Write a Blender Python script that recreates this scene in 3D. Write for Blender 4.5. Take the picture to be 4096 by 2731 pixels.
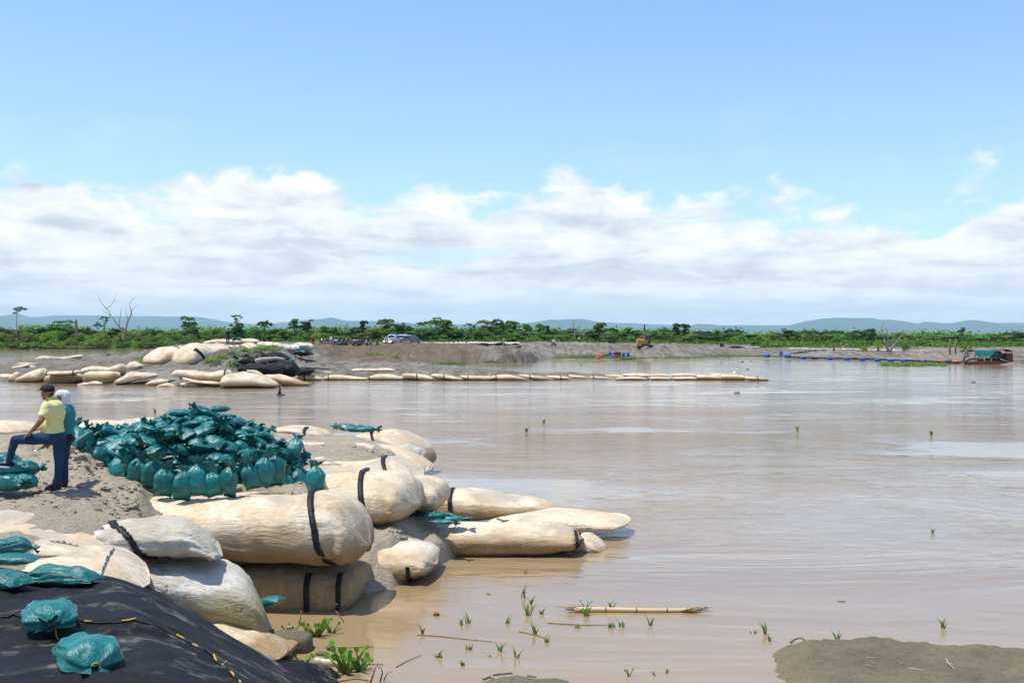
import bpy, math, random, numpy as np
from mathutils import Vector, Matrix, noise, Euler
R = math.radians
for o in list(bpy.data.objects): bpy.data.objects.remove(o)
sc = bpy.context.scene
col = sc.collection
# ---- camera: stands on the bank, 4.8 m above the river; source pixel frame 4096 x 2731 is used for measuring
H, F, CX, YH = 4.8, 4550.0, 2048.0, 1335.0
cam = bpy.data.cameras.new('camera'); co = bpy.data.objects.new('camera', cam); col.objects.link(co)
co.location = (0, 0, H); co.rotation_euler = (R(90), 0, 0)
cam.sensor_width = 36; cam.lens = 36 * F / 4096; cam.shift_y = -(1365.5 - YH) / 4096
cam.clip_start = .5; cam.clip_end = 90000
sc.camera = co
# ---- sun and sky
SUN_EL, SUN_AZ = R(71), R(-97)          # azimuth measured from +Y clockwise: from the left, slightly behind the camera
sd = Vector((math.cos(SUN_EL) * math.sin(SUN_AZ), math.cos(SUN_EL) * math.cos(SUN_AZ), math.sin(SUN_EL)))
sl = bpy.data.lights.new('sun', 'SUN'); so = bpy.data.objects.new('sun', sl); col.objects.link(so)
sl.energy = 4.2; sl.angle = R(.6); sl.color = (1, .96, .89)
so.rotation_euler = sd.to_track_quat('Z', 'Y').to_euler(); so.location = (-60, -40, 120)
sc.view_settings.view_transform = 'Standard'; sc.view_settings.look = 'None'
sc.view_settings.exposure = 0.30; sc.view_settings.gamma = 1
wd = bpy.data.worlds.new('World'); sc.world = wd; wd.use_nodes = True

class NT:
    """small helper for writing node trees"""
    def __init__(s, tree): s.t = tree; s.n = tree.nodes; s.l = tree.links
    def a(s, typ, ins=None, **kw):
        nd = s.n.new(typ)
        for k, v in kw.items(): setattr(nd, k, v)
        for k, v in (ins or {}).items():
            if v is None: continue
            if isinstance(v, bpy.types.NodeSocket): s.l.new(v, nd.inputs[k])
            else: nd.inputs[k].default_value = v
        return nd
    def m(s, op, x, y=None, z=None, clamp=False):
        nd = s.a('ShaderNodeMath', {0: x, 1: y, 2: z}, operation=op); nd.use_clamp = clamp
        return nd.outputs[0]
    def ramp(s, fac, stops, interp='LINEAR'):
        nd = s.a('ShaderNodeValToRGB', {0: fac}); cr = nd.color_ramp; cr.interpolation = interp
        while len(cr.elements) < len(stops): cr.elements.new(.5)
        for e, (p, c) in zip(cr.elements, stops):
            e.position = p; e.color = (c, c, c, 1) if isinstance(c, (int, float)) else (*c, 1)
        return nd.outputs[0]
    def noise(s, vec, scale, detail=4, rough=.55, dist=0, d3=True):
        return s.a('ShaderNodeTexNoise', {'Vector': vec, 'Scale': scale, 'Detail': detail, 'Roughness': rough, 'Distortion': dist}).outputs[0]
    def mix(s, f, a, b, bt='MIX'):
        nd = s.a('ShaderNodeMix', data_type='RGBA', blend_type=bt)
        for i, v in ((0, f), (6, a), (7, b)):
            if isinstance(v, bpy.types.NodeSocket): s.l.new(v, nd.inputs[i])
            else: nd.inputs[i].default_value = v if i == 0 else (*v, 1)
        return nd.outputs[2]

def build_world():
    N = NT(wd.node_tree); N.n.clear()
    tc = N.a('ShaderNodeTexCoord').outputs['Generated']
    sky = N.a('ShaderNodeTexSky', sky_type='NISHITA'); sky.sun_disc = False
    sky.sun_elevation = SUN_EL; sky.sun_rotation = SUN_AZ; sky.altitude = 100; sky.air_density = 1.15; sky.dust_density = .35; sky.ozone_density = 2.4
    sp = N.a('ShaderNodeSeparateXYZ', {0: tc}); x, y, z = sp.outputs
    u = N.m('ARCTAN2', x, y)                                   # azimuth, 0 straight ahead
    hr = N.m('SQRT', N.m('ADD', N.m('MULTIPLY', x, x), N.m('MULTIPLY', y, y)))
    e = N.m('DIVIDE', z, N.m('MAXIMUM', hr, .001))             # tangent of the elevation
    le = N.m('MULTIPLY', N.m('LOGARITHM', N.m('ADD', N.m('MAXIMUM', e, 0), .03), math.e), .11)
    def vec(su, se, off=0):
        return N.a('ShaderNodeCombineXYZ', {0: N.m('MULTIPLY', u, su), 1: N.m('MULTIPLY', le, se), 2: off}).outputs[0]
    # cloud bank: upper edge height against azimuth (tangent/0.25)
    T = lambda yy: (1335 - yy) / 4550 / .25
    P_ = lambda px: (math.atan((px - 2048) / 4550) + 1) / 2
    pts = [(0.0, 850), (P_(-1500), 760), (P_(0), 740), (P_(450), 760), (P_(800), 750), (P_(1150), 680), (P_(1500), 740), (P_(1950), 800), (P_(2300), 770), (P_(2800), 780), (P_(3200), 810), (P_(3530), 890), (P_(3720), 850), (P_(4096), 760), (P_(5400), 700), (1.0, 850)]
    edge = N.ramp(N.m('ADD', N.m('MULTIPLY', u, .5), .5), [(p, T(v)) for p, v in pts])
    edge = N.m('MULTIPLY', edge, .25)
    nb = N.noise(vec(10, 20), 1, 9, .56, .2)
    nf = N.noise(vec(30, 75, 3), 1, 6, .55, .4)
    rel = N.m('SUBTRACT', edge, e)
    nn = N.m('ADD', N.m('MULTIPLY', N.m('SUBTRACT', nb, .5), .16), N.m('MULTIPLY', N.m('SUBTRACT', nf, .5), .05))
    rel = N.m('ADD', rel, nn)
    mask = N.a('ShaderNodeMapRange', {0: rel, 1: -.006, 2: .018}, interpolation_type='SMOOTHSTEP').outputs[0]
    # blue gaps inside the bank, streaked along the horizon
    ng = N.noise(vec(5, 42, 7), 1, 5, .55, .5)
    gap = N.a('ShaderNodeMapRange', {0: ng, 1: .28, 2: .45}, interpolation_type='SMOOTHSTEP').outputs[0]
    cover = N.m('MULTIPLY', mask, N.m('ADD', N.m('MULTIPLY', gap, .8), .2))
    # thin veil above the bank
    nv = N.noise(vec(6, 20, 11), 1, 7, .6, .3)
    veil = N.m('MULTIPLY', N.a('ShaderNodeMapRange', {0: nv, 1: .55, 2: .8}).outputs[0], N.a('ShaderNodeMapRange', {0: e, 1: .22, 2: .12}).outputs[0])
    cover = N.m('MAXIMUM', cover, N.m('MULTIPLY', veil, .45))
    # light and dark inside the clouds
    ns = N.noise(vec(8, 42, 21), 1, 8, .60, .4)
    ns2 = N.noise(vec(18, 30, 5), 1, 8, .62, .3)
    li = N.m('ADD', N.m('MULTIPLY', ns, .6), N.m('MULTIPLY', ns2, .4))
    top = N.a('ShaderNodeMapRange', {0: rel, 1: .06, 2: .0}).outputs[0]
    li = N.m('ADD', li, N.m('MULTIPLY', top, .05))
    ccol = N.ramp(li, [(.37, (.54, .58, .66)), (.46, (.68, .715, .77)), (.52, (.83, .85, .87)), (.60, (.97, .97, .975)), (.8, (1, 1, 1))])
    ccol = N.mix(1.0, ccol, (9.7, 9.65, 9.6), 'MULTIPLY')
    # haze towards the horizon inside the bank
    hz = N.a('ShaderNodeMapRange', {0: e, 1: .07, 2: .0}).outputs[0]
    ccol = N.mix(N.m('MULTIPLY', hz, .6), ccol, (9.6, 9.9, 10.2))
    skc = N.mix(1.0, sky.outputs[0], (1.24, 1.40, 1.66), 'MULTIPLY')
    c = N.mix(cover, skc, ccol)
    below = N.m('LESS_THAN', z, 0)
    c = N.mix(below, c, (2.5, 2.1, 1.6))
    bg = N.a('ShaderNodeBackground', {0: c, 1: .1})
    out = N.a('ShaderNodeOutputWorld', {0: bg.outputs[0]})
build_world()
# ------------------------------------------------------------------ helpers
rnd = random.Random(7)
def W(px, py, d): return Vector(((px - CX) * d / F, d, H - (py - YH) * d / F))
def WZ(px, py, z): d = F * (H - z) / (py - YH); return Vector(((px - CX) * d / F, d, z))
def tag(o, label=None, cat=None, group=None, kind=None):
    for k, v in (('label', label), ('category', cat), ('group', group), ('kind', kind)):
        if v: o[k] = v
    return o
def thing(name, label, cat, loc=(0, 0, 0), rz=0, group=None):
    o = bpy.data.objects.new(name, None); col.objects.link(o); o.location = loc; o.rotation_euler = (0, 0, rz)
    o.empty_display_size = .2
    return tag(o, label, cat, group)
def mkobj(name, verts, faces, mat, parent=None, smooth=True, loc=None, attr=None):
    me = bpy.data.meshes.new(name)
    if loc is not None:
        l = Vector(loc); verts = [(v[0] - l[0], v[1] - l[1], v[2] - l[2]) for v in verts]
    me.from_pydata([tuple(v) for v in verts], [], faces)
    me.polygons.foreach_set('use_smooth', [smooth] * len(me.polygons))
    me.materials.append(mat)
    if attr is not None:
        for an, av in attr.items():
            a = me.attributes.new(an, 'FLOAT', 'POINT'); a.data.foreach_set('value', list(av))
    me.update()
    o = bpy.data.objects.new(name, me); col.objects.link(o)
    if loc is not None: o.location = loc
    if parent: o.parent = parent
    return o
def copy_tree(o, parent=None):
    c = o.copy(); col.objects.link(c); c.parent = parent
    for ch in list(o.children): copy_tree(ch, c)
    return c
class MB:
    """collects shapes; build() links them as one mesh object"""
    def __init__(s): s.v = []; s.f = []
    def add(s, vs, fs, M=None):
        b = len(s.v)
        s.v += [tuple(M @ Vector(v)) if M else tuple(v) for v in vs]; s.f += [tuple(i + b for i in f) for f in fs]; return s
    def box(s, c, size, rot=None, bev=0, taper=(1, 1)):
        x, y, z = (q / 2 for q in size); tx, ty = taper
        if bev <= 0:
            vs = [(-x, -y, -z), (x, -y, -z), (x, y, -z), (-x, y, -z), (-x * tx, -y * ty, z), (x * tx, -y * ty, z), (x * tx, y * ty, z), (-x * tx, y * ty, z)]
            fs = [(0, 3, 2, 1), (4, 5, 6, 7), (0, 1, 5, 4), (1, 2, 6, 5), (2, 3, 7, 6), (3, 0, 4, 7)]
        else:
            b = min(bev, x * .9, y * .9, z * .9); vs = []; rings = []
            for zz, ins in ((-z, b), (-z + b, 0), (z - b, 0), (z, b)):
                k = 1 if zz < 0 else 0
                sx = x * (1 if k else tx) - ins; sy = y * (1 if k else ty) - ins; c2 = b * .6
                ring = [(-sx + c2, -sy), (sx - c2, -sy), (sx, -sy + c2), (sx, sy - c2), (sx - c2, sy), (-sx + c2, sy), (-sx, sy - c2), (-sx, -sy + c2)]
                rings.append(len(vs)); vs += [(p[0], p[1], zz) for p in ring]
            fs = [tuple(range(7, -1, -1)), tuple(range(24, 32))]
            for r in range(3):
                for i in range(8): fs.append((r * 8 + i, r * 8 + (i + 1) % 8, r * 8 + 8 + (i + 1) % 8, r * 8 + 8 + i))
        M = Matrix.Translation(c)
        if rot is not None: M = M @ (Euler(rot).to_matrix().to_4x4() if not isinstance(rot, Matrix) else rot.to_4x4())
        return s.add(vs, fs, M)
    def tube(s, pts, rads, n=8, cap=True, noise_a=0):
        pts = [Vector(p) for p in pts]
        if isinstance(rads, (int, float)): rads = [rads] * len(pts)
        vs = []; prev = None
        for i, p in enumerate(pts):
            t = (pts[min(i + 1, len(pts) - 1)] - pts[max(i - 1, 0)]).normalized()
            if t.length < 1e-6: t = Vector((0, 0, 1))
            a = prev if prev is not None else (Vector((0, 0, 1)) if abs(t.z) < .9 else Vector((1, 0, 0)))
            b = t.cross(a).normalized(); a = b.cross(t).normalized(); prev = a
            for k in range(n):
                an = 2 * math.pi * k / n; rr = rads[i]
                if noise_a: rr *= 1 + noise_a * noise.noise(Vector((p.x * 3 + math.cos(an), p.y * 3 + math.sin(an), p.z * 3)))
                vs.append(p + (a * math.cos(an) + b * math.sin(an)) * rr)
        fs = []
        for i in range(len(pts) - 1):
            for k in range(n): fs.append((i * n + k, i * n + (k + 1) % n, (i + 1) * n + (k + 1) % n, (i + 1) * n + k))
        if cap: fs += [tuple(range(n - 1, -1, -1)), tuple(range((len(pts) - 1) * n, len(pts) * n))]
        return s.add(vs, fs)
    def cyl(s, p0, p1, r0, r1=None, n=12): return s.tube([p0, p1], [r0, r0 if r1 is None else r1], n)
    def ell(s, c, r, n=10, m=6, rot=None, jit=0):
        vs = [(0, 0, -1)]; fs = []
        for j in range(1, m):
            ph = -math.pi / 2 + math.pi * j / m
            for i in range(n): th = 2 * math.pi * i / n; vs.append((math.cos(ph) * math.cos(th), math.cos(ph) * math.sin(th), math.sin(ph)))
        vs.append((0, 0, 1)); last = len(vs) - 1
        for i in range(n):
            fs.append((0, 1 + (i + 1) % n, 1 + i)); fs.append((last, last - n + i, last - n + (i + 1) % n))
            for j in range(m - 2): a = 1 + j * n; fs.append((a + i, a + (i + 1) % n, a + n + (i + 1) % n, a + n + i))
        rr = Vector(r) if not isinstance(r, (int, float)) else Vector((r, r, r))
        o = []
        for v in vs:
            k = 1 + (jit * noise.noise(Vector(v) * 2.1 + Vector(c)) if jit else 0)
            o.append(Vector((v[0] * rr.x * k, v[1] * rr.y * k, v[2] * rr.z * k)))
        M = Matrix.Translation(c)
        if rot is not None: M = M @ Euler(rot).to_matrix().to_4x4()
        return s.add(o, fs, M)
    def torus(s, c, R_, r, axis='Z', n=20, m=6, M=None):
        vs = []; fs = []
        for i in range(n):
            a = 2 * math.pi * i / n
            for j in range(m):
                b = 2 * math.pi * j / m; q = R_ + r * math.cos(b)
                p = (q * math.cos(a), q * math.sin(a), r * math.sin(b))
                if axis == 'Y': p = (p[0], p[2], p[1])
                if axis == 'X': p = (p[2], p[0], p[1])
                vs.append(Vector(c) + Vector(p))
        for i in range(n):
            for j in range(m): fs.append((i * m + j, ((i + 1) % n) * m + j, ((i + 1) % n) * m + (j + 1) % m, i * m + (j + 1) % m))
        return s.add(vs, fs, M)
    def prism(s, prof, y0, y1, inset=0):
        """profile in x,z extruded along y"""
        n = len(prof)
        vs = [(p[0], y0, p[1]) for p in prof] + [(p[0], y1, p[1]) for p in prof]
        fs = [tuple(range(n)), tuple(range(2 * n - 1, n - 1, -1))] + [(i, n + i, n + (i + 1) % n, (i + 1) % n) for i in range(n)]
        return s.add(vs, fs)
    def build(s, name, mat, parent=None, smooth=False, loc=None):
        return mkobj(name, s.v, s.f, mat, parent, smooth, loc)
# ------------------------------------------------------------------ materials
def newmat(name):
    m = bpy.data.materials.new(name); m.use_nodes = True; N = NT(m.node_tree)
    bs = N.n['Principled BSDF']; return m, N, bs
def mat(name, c1, c2=None, scale=4, rough=.7, bump=0, bscale=20, spec=.3, metal=0, c3=None, sc3=30, detail=5, lo=.35, hi=.65, stretch=None, rand=0, trans=0, coat=0):
    m, N, bs = newmat(name)
    geo = N.a('ShaderNodeTexCoord').outputs['Object']
    if stretch: geo = N.a('ShaderNodeMapping', {0: geo, 3: stretch}).outputs[0]
    c = None
    if c2 is not None:
        f = N.ramp(N.noise(geo, scale, detail, .6), [(lo, 0), (hi, 1)])
        c = N.mix(f, c1, c2)
        if c3 is not None:
            f3 = N.ramp(N.noise(geo, sc3, 4, .65), [(.52, 0), (.68, 1)]); c = N.mix(f3, c, c3)
    if rand:
        oi = N.a('ShaderNodeObjectInfo').outputs['Random']
        hs = N.a('ShaderNodeHueSaturation', {'Hue': N.m('ADD', .5 - rand * .1, N.m('MULTIPLY', oi, rand * .2)), 'Value': N.m('ADD', 1 - rand, N.m('MULTIPLY', oi, 2 * rand)), 'Saturation': 1.0})
        if c is None: hs.inputs['Color'].default_value = (*c1, 1)
        else: N.l.new(c, hs.inputs['Color'])
        c = hs.outputs[0]
    if c is None: bs.inputs['Base Color'].default_value = (*c1, 1)
    else: N.l.new(c, bs.inputs['Base Color'])
    bs.inputs['Roughness'].default_value = rough; bs.inputs['Metallic'].default_value = metal
    bs.inputs['Specular IOR Level'].default_value = spec
    if coat: bs.inputs['Coat Weight'].default_value = coat
    if bump:
        h = N.noise(geo, bscale, 6, .65)
        b = N.a('ShaderNodeBump', {'Height': h, 'Distance': bump}); N.l.new(b.outputs[0], bs.inputs['Normal'])
    if trans:
        tr = N.a('ShaderNodeBsdfTranslucent'); 
        if c is None: tr.inputs[0].default_value = (*c1, 1)
        else: N.l.new(c, tr.inputs[0])
        ms = N.a('ShaderNodeMixShader', {0: trans}); N.l.new(bs.outputs[0], ms.inputs[1]); N.l.new(tr.outputs[0], ms.inputs[2])
        N.l.new(ms.outputs[0], N.n['Material Output'].inputs[0])
    return m
def sand_mat(name, c1, c2, c3, big=.35, bump=.03, bs_=9, peb=.012):
    m, N, bs = newmat(name)
    g = N.a('ShaderNodeTexCoord').outputs['Object']
    f = N.ramp(N.noise(g, big, 6, .6, .4), [(.38, 0), (.62, 1)])
    c = N.mix(f, c1, c2)
    f2 = N.ramp(N.noise(g, big * 14, 6, .7), [(.5, 0), (.72, 1)])
    c = N.mix(N.m('MULTIPLY', f2, .65), c, c3)
    g2 = N.noise(g, 90, 3, .8)
    c = N.mix(.28, c, N.ramp(g2, [(.3, .12), (.7, .75)]), 'OVERLAY')
    N.l.new(c, bs.inputs['Base Color']); bs.inputs['Roughness'].default_value = .95; bs.inputs['Specular IOR Level'].default_value = .12
    h = N.m('ADD', N.m('MULTIPLY', N.noise(g, bs_ * .35, 7, .62, .6), 2.2), N.noise(g, bs_ * 2.5, 6, .7, .3))
    b = N.a('ShaderNodeBump', {'Height': h, 'Distance': bump, 'Strength': .9})
    b2 = N.a('ShaderNodeBump', {'Height': g2, 'Distance': peb, 'Strength': .5, 'Normal': b.outputs[0]})
    N.l.new(b2.outputs[0], bs.inputs['Normal'])
    return m
def geobag_mat(name, base, pale, stain_c, weave=1.0):
    m, N, bs = newmat(name)
    g = N.a('ShaderNodeTexCoord').outputs['Object']
    oi = N.a('ShaderNodeObjectInfo').outputs['Random']
    gv = N.a('ShaderNodeVectorMath', {0: g}, operation='ADD'); cmb = N.a('ShaderNodeCombineXYZ', {0: N.m('MULTIPLY', oi, 37), 1: N.m('MULTIPLY', oi, 11)}); N.l.new(cmb.outputs[0], gv.inputs[1]); g = gv.outputs[0]
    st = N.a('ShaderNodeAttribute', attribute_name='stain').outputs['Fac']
    f = N.ramp(N.noise(g, 1.1, 6, .6, .8), [(.4, 0), (.62, 1)])
    c = N.mix(f, base, pale)
    # old water marks with hard ragged edges, darkest in patches
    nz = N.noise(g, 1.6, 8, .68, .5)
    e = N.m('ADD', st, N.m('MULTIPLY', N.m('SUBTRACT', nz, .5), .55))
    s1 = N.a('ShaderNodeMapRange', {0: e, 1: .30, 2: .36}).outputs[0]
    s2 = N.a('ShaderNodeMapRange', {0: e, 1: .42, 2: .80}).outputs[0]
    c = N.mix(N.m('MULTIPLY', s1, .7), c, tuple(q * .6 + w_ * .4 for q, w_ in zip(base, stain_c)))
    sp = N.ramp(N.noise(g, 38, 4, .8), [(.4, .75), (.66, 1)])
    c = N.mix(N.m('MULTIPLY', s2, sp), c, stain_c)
    # mould specks and tan drips
    dr = N.noise(N.a('ShaderNodeMapping', {0: g, 3: (5, 5, .7)}).outputs[0], 1.6, 5, .65)
    c = N.mix(N.m('MULTIPLY', N.ramp(dr, [(.50, 0), (.66, 1)]), .5), c, (.46, .33, .18))
    mo = N.m('MULTIPLY', N.ramp(N.noise(g, 1.3, 3, .5), [(.58, 0), (.68, 1)]), N.ramp(N.noise(g, 30, 4, .8), [(.56, 0), (.66, 1)]))
    c = N.mix(N.m('MULTIPLY', mo, .7), c, (.13, .11, .07))
    # river sand that has settled on the upward faces
    nz_ = N.a('ShaderNodeSeparateXYZ', {0: N.a('ShaderNodeNewGeometry').outputs['Normal']}).outputs[2]
    dep = N.m('MULTIPLY', N.a('ShaderNodeMapRange', {0: nz_, 1: .72, 2: .97}).outputs[0], N.ramp(N.noise(g, .9, 7, .66, .6), [(.50, 0), (.60, 1)]))
    c = N.mix(N.m('MULTIPLY', dep, .8), c, (.40, .34, .245))
    N.l.new(c, bs.inputs['Base Color'])
    bs.inputs['Roughness'].default_value = .78; bs.inputs['Specular IOR Level'].default_value = .25; bs.inputs['Sheen Weight'].default_value = .1
    wr = N.noise(N.a('ShaderNodeMapping', {0: g, 3: (.8, 3, 3.2)}).outputs[0], 3.0, 6, .6, 1.2)
    b = N.a('ShaderNodeBump', {'Height': wr, 'Distance': .05 * weave, 'Strength': .6})
    fine = N.noise(g, 55, 3, .7)
    b2 = N.a('ShaderNodeBump', {'Height': fine, 'Distance': .004, 'Strength': .5, 'Normal': b.outputs[0]})
    N.l.new(b2.outputs[0], bs.inputs['Normal'])
    return m
M_ = {}
M_['sand'] = sand_mat('near_sand', (.56, .47, .33), (.45, .385, .275), (.30, .255, .18), .6, .11, 6)
M_['farsand'] = None
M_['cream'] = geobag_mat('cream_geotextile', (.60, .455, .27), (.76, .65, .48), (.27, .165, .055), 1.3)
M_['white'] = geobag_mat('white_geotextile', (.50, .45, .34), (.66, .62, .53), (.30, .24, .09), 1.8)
M_['strap'] = mat('black_webbing', (.012, .012, .015), rough=.55, bump=.004, bscale=120)
def water_mat():
    m, N, bs = newmat('silty_river_water')
    g = N.a('ShaderNodeTexCoord').outputs['Object']
    big = N.noise(N.a('ShaderNodeMapping', {0: g, 3: (.25, 1, 1)}).outputs[0], .035, 5, .6, .8)
    c = N.mix(N.ramp(big, [(.42, 0), (.58, 1)]), (.27, .18, .085), (.35, .25, .14))
    N.l.new(c, bs.inputs['Base Color'])
    bs.inputs['Roughness'].default_value = .06; bs.inputs['IOR'].default_value = 1.42; bs.inputs['Specular IOR Level'].default_value = .5
    # chop: strong where the current runs (band across the river), soft near the camera
    sp = N.a('ShaderNodeSeparateXYZ', {0: g}).outputs
    yy = N.m('ADD', sp[1], N.m('MULTIPLY', N.m('SUBTRACT', N.noise(g, .045, 4, .6), .5), 34))
    band = N.ramp(N.m('DIVIDE', yy, 200), [(0.06, .07), (.11, .14), (.18, .45), (.25, 1), (.33, .95), (.40, .42), (.6, .2), (1, .12)])
    patch = N.ramp(N.noise(N.a('ShaderNodeMapping', {0: g, 3: (.5, 1, 1)}).outputs[0], .16, 4, .6, 1.0), [(.38, .08), (.62, 1)])
    amp = N.m('MULTIPLY', band, patch)
    s1 = N.noise(N.a('ShaderNodeMapping', {0: g, 2: (0, 0, R(-12)), 3: (.55, 1.5, 1)}).outputs[0], 1.3, 5, .55, .9)
    s2 = N.noise(N.a('ShaderNodeMapping', {0: g, 2: (0, 0, R(9)), 3: (.6, 1.3, 1)}).outputs[0], 5.5, 4, .6, .6)
    s3 = N.noise(N.a('ShaderNodeMapping', {0: g, 2: (0, 0, R(-20)), 3: (.5, 1.2, 1)}).outputs[0], .33, 4, .5, 1.5)
    h = N.m('ADD', N.m('ADD', N.m('MULTIPLY', s1, .19), N.m('MULTIPLY', s2, .035)), N.m('MULTIPLY', s3, .22))
    b = N.a('ShaderNodeBump', {'Height': N.m('MULTIPLY', h, amp), 'Distance': 1.0, 'Strength': 1.0})
    N.l.new(b.outputs[0], bs.inputs['Normal'])
    return m
M_['water'] = water_mat()
# ------------------------------------------------------------------ river, banks
def sheet(name, cols, ds, profs, m, nz, kind='structure', loc=(0, 0, 0)):
    """ground sheet in fans of columns; profs = {px: [(d, z), ...]} describe the section of the bank seen along each bearing"""
    keys = sorted(profs); verts = []; nc, nd = len(cols), len(ds)
    for c in cols:
        c0 = max([k for k in keys if k <= c] or [keys[0]]); c1 = min([k for k in keys if k >= c] or [keys[-1]])
        t = 0 if c1 == c0 else (c - c0) / (c1 - c0); t = t * t * (3 - 2 * t) * .5 + t * .5
        A, B = profs[c0], profs[c1]
        pd = [a[0] * (1 - t) + b[0] * t for a, b in zip(A, B)]; pz = [a[1] * (1 - t) + b[1] * t for a, b in zip(A, B)]
        zz = np.interp(ds, pd, pz)
        for d, z in zip(ds, zz):
            x = (c - CX) / F * d
            verts.append((x, d, z + nz(x, d, z)))
    faces = [(i * nd + j, (i + 1) * nd + j, (i + 1) * nd + j + 1, i * nd + j + 1) for i in range(nc - 1) for j in range(nd - 1)]
    return tag(mkobj(name, verts, faces, m), kind=kind)
fb = lambda x, y, s, o=0: noise.fractal(Vector((x * s + o, y * s + o * .7, o)), .9, 2.1, 5)
# near promontory
BUMPS = [(W(310, 1900, 22.0), .55, .42), (W(290, 1880, 21.2), .6, .28), (W(60, 1800, 24), .9, .35), (W(1140, 2440, 18.6), .6, .42), (W(1230, 2500, 18.2), .45, .22),
         (W(380, 1985, 18.9), .5, .14), (W(520, 1960, 19.4), .6, .16), (W(640, 1985, 19.0), .5, .10), (W(1180, 1950, 20.3), .4, .12)]
def nz_near(x, y, z):
    v = .10 * fb(x, y, .35, 3) + .055 * fb(x, y, 1.3, 9) + .03 * fb(x, y, 4.2, 4)
    # trodden hollows and clods
    v += .035 * max(0, noise.noise(Vector((x * 2.4, y * 2.4, 5)))) * noise.noise(Vector((x * 7, y * 7, 2)))
    for p, r, h in BUMPS:
        q = ((x - p.x) ** 2 + (y - p.y) ** 2) / (r * r)
        if q < 6: v += h * math.exp(-q) * (1 + .45 * fb(x, y, 3.1, 8))
    return v * min(1, max(.15, z + .7))
E_ = [(44, -.8), (60, -1)]
NEAR = {
 -900: [(5, 1.9), (11, 1.8), (13, 1.7), (16, 1.95), (18.4, 2.2), (23, 2.25), (30, 2.05), (37, 1.85), (40, 1.3)] + E_,
 0: [(5, 1.9), (11, 1.8), (13, 1.7), (16, 1.95), (18.4, 2.2), (23, 2.25), (30, 2.05), (37, 1.85), (40, 1.3)] + E_,
 300: [(5, 1.5), (11, 1.2), (14, 1.3), (16.8, 1.93), (18.4, 2.2), (23, 2.25), (30, 2.05), (37, 1.85), (40, 1.2)] + E_,
 650: [(5, .6), (11, .3), (16, .3), (17.6, 1.7), (19.8, 1.5), (21.8, 2.1), (30, 2.0), (37, 1.8), (40, 1.2)] + E_,
 540: [(5, .9), (11, .5), (16, .6), (17.3, 1.9), (18.8, 2.08), (23, 2.15), (30, 2.0), (37, 1.8), (40, 1.2)] + E_,
 800: [(5, 0), (11, 0), (16.5, .2), (19.6, .7), (21.3, 1.93), (23, 2.1), (30, 1.95), (37, 1.75), (40, 1.2)] + E_,
 1000: [(5, -.3), (14, -.1), (17.0, .1), (20.2, -.1), (21.3, 1.88), (23, 2.05), (30, 1.9), (37, 1.7), (40, 1.1)] + E_,
 1200: [(5, -.8), (14, -.5), (18.5, -.5), (20.5, -.3), (21.4, 1.85), (23, 1.95), (30, 1.85), (37, 1.6), (39, 1.1)] + E_,
 1400: [(5, -.8), (14, -.8), (20, -.6), (21.5, .35), (23, 1.0), (24.8, 1.75), (30, 1.75), (37, 1.45), (39, .9)] + E_,
 1560: [(5, -.8), (14, -.8), (20.8, -.6), (22.4, .85), (23.6, .85), (26, 1.3), (30, 1.45), (36, 1.3), (39, .3)] + E_,
 1700: [(5, -.8), (14, -.8), (22, -.6), (23.4, .45), (25.6, .72), (27.5, .5), (30, .2), (34, -.1), (38, -.6)] + E_,
 1850: [(5, -.8), (14, -.8), (24.2, -.7), (25, .25), (25.9, .55), (27, .35), (29, -.2), (33, -.6), (38, -.8)] + E_,
 2000: [(5, -.8), (14, -.8), (24.6, -.7), (25.2, -.1), (25.9, .1), (27, -.2), (29, -.7), (33, -.8), (38, -.8)] + E_,
 2200: [(5, -.8), (14, -.8), (24, -.9), (25, -.9), (25.7, -.9), (27, -.9), (29, -.9), (33, -.9), (38, -.9)] + E_,
}
ds = np.concatenate([np.arange(5, 14, .3), np.arange(14, 27, .07), np.arange(27, 44.2, .16), [50, 60]])
sheet('sand_bank', np.arange(-900, 2201, 9), ds, NEAR, M_['sand'], nz_near)
# sand bars in the lower right
def near_bar(name, outline, zt, step=.05, seed=0):
    pts = [WZ(px, py, 0) for px, py in outline]; xs = [p.x for p in pts]; ys = [p.y for p in pts]
    gx = np.arange(min(xs) - .5, max(xs) + .5, step); gy = np.arange(min(ys) - .5, max(ys) + .5, step)
    def sdist(x, y):
        ins = False; dm = 1e9; n = len(pts)
        for i in range(n):
            a, b = pts[i], pts[(i + 1) % n]
            if (a.y > y) != (b.y > y) and x < (b.x - a.x) * (y - a.y) / (b.y - a.y) + a.x: ins = not ins
            ex, ey = b.x - a.x, b.y - a.y; t = max(0, min(1, ((x - a.x) * ex + (y - a.y) * ey) / (ex * ex + ey * ey)))
            dm = min(dm, math.hypot(x - a.x - t * ex, y - a.y - t * ey))
        return dm if ins else -dm
    vs = []
    for x in gx:
        for y in gy:
            s = sdist(x, y) + .17 * fb(x, y, 1.3, seed) + .05 * fb(x, y, 6, seed)
            z = zt * (1 - math.exp(-max(0, s) / .16)) + .25 * min(0, s) + .02 * fb(x, y, 1.5, seed + 4) * (s > 0) + .008 * fb(x, y, 8, seed + 5)
            # small eroded steps
            if s > .25: z += .03 * max(0, min(1, (noise.noise(Vector((x * 1.1, y * 1.5, seed))) - .08) * 9)) + .035 * max(0, noise.noise(Vector((x * 3.2, y * 5, seed + 3))))
            vs.append((x, y, max(z, -.3)))
    n = len(gy)
    fs = [(i * n + j, (i + 1) * n + j, (i + 1) * n + j + 1, i * n + j + 1) for i in range(len(gx) - 1) for j in range(n - 1)]
    return tag(mkobj(name, vs, fs, M_['wetsand']), kind='structure')
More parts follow.
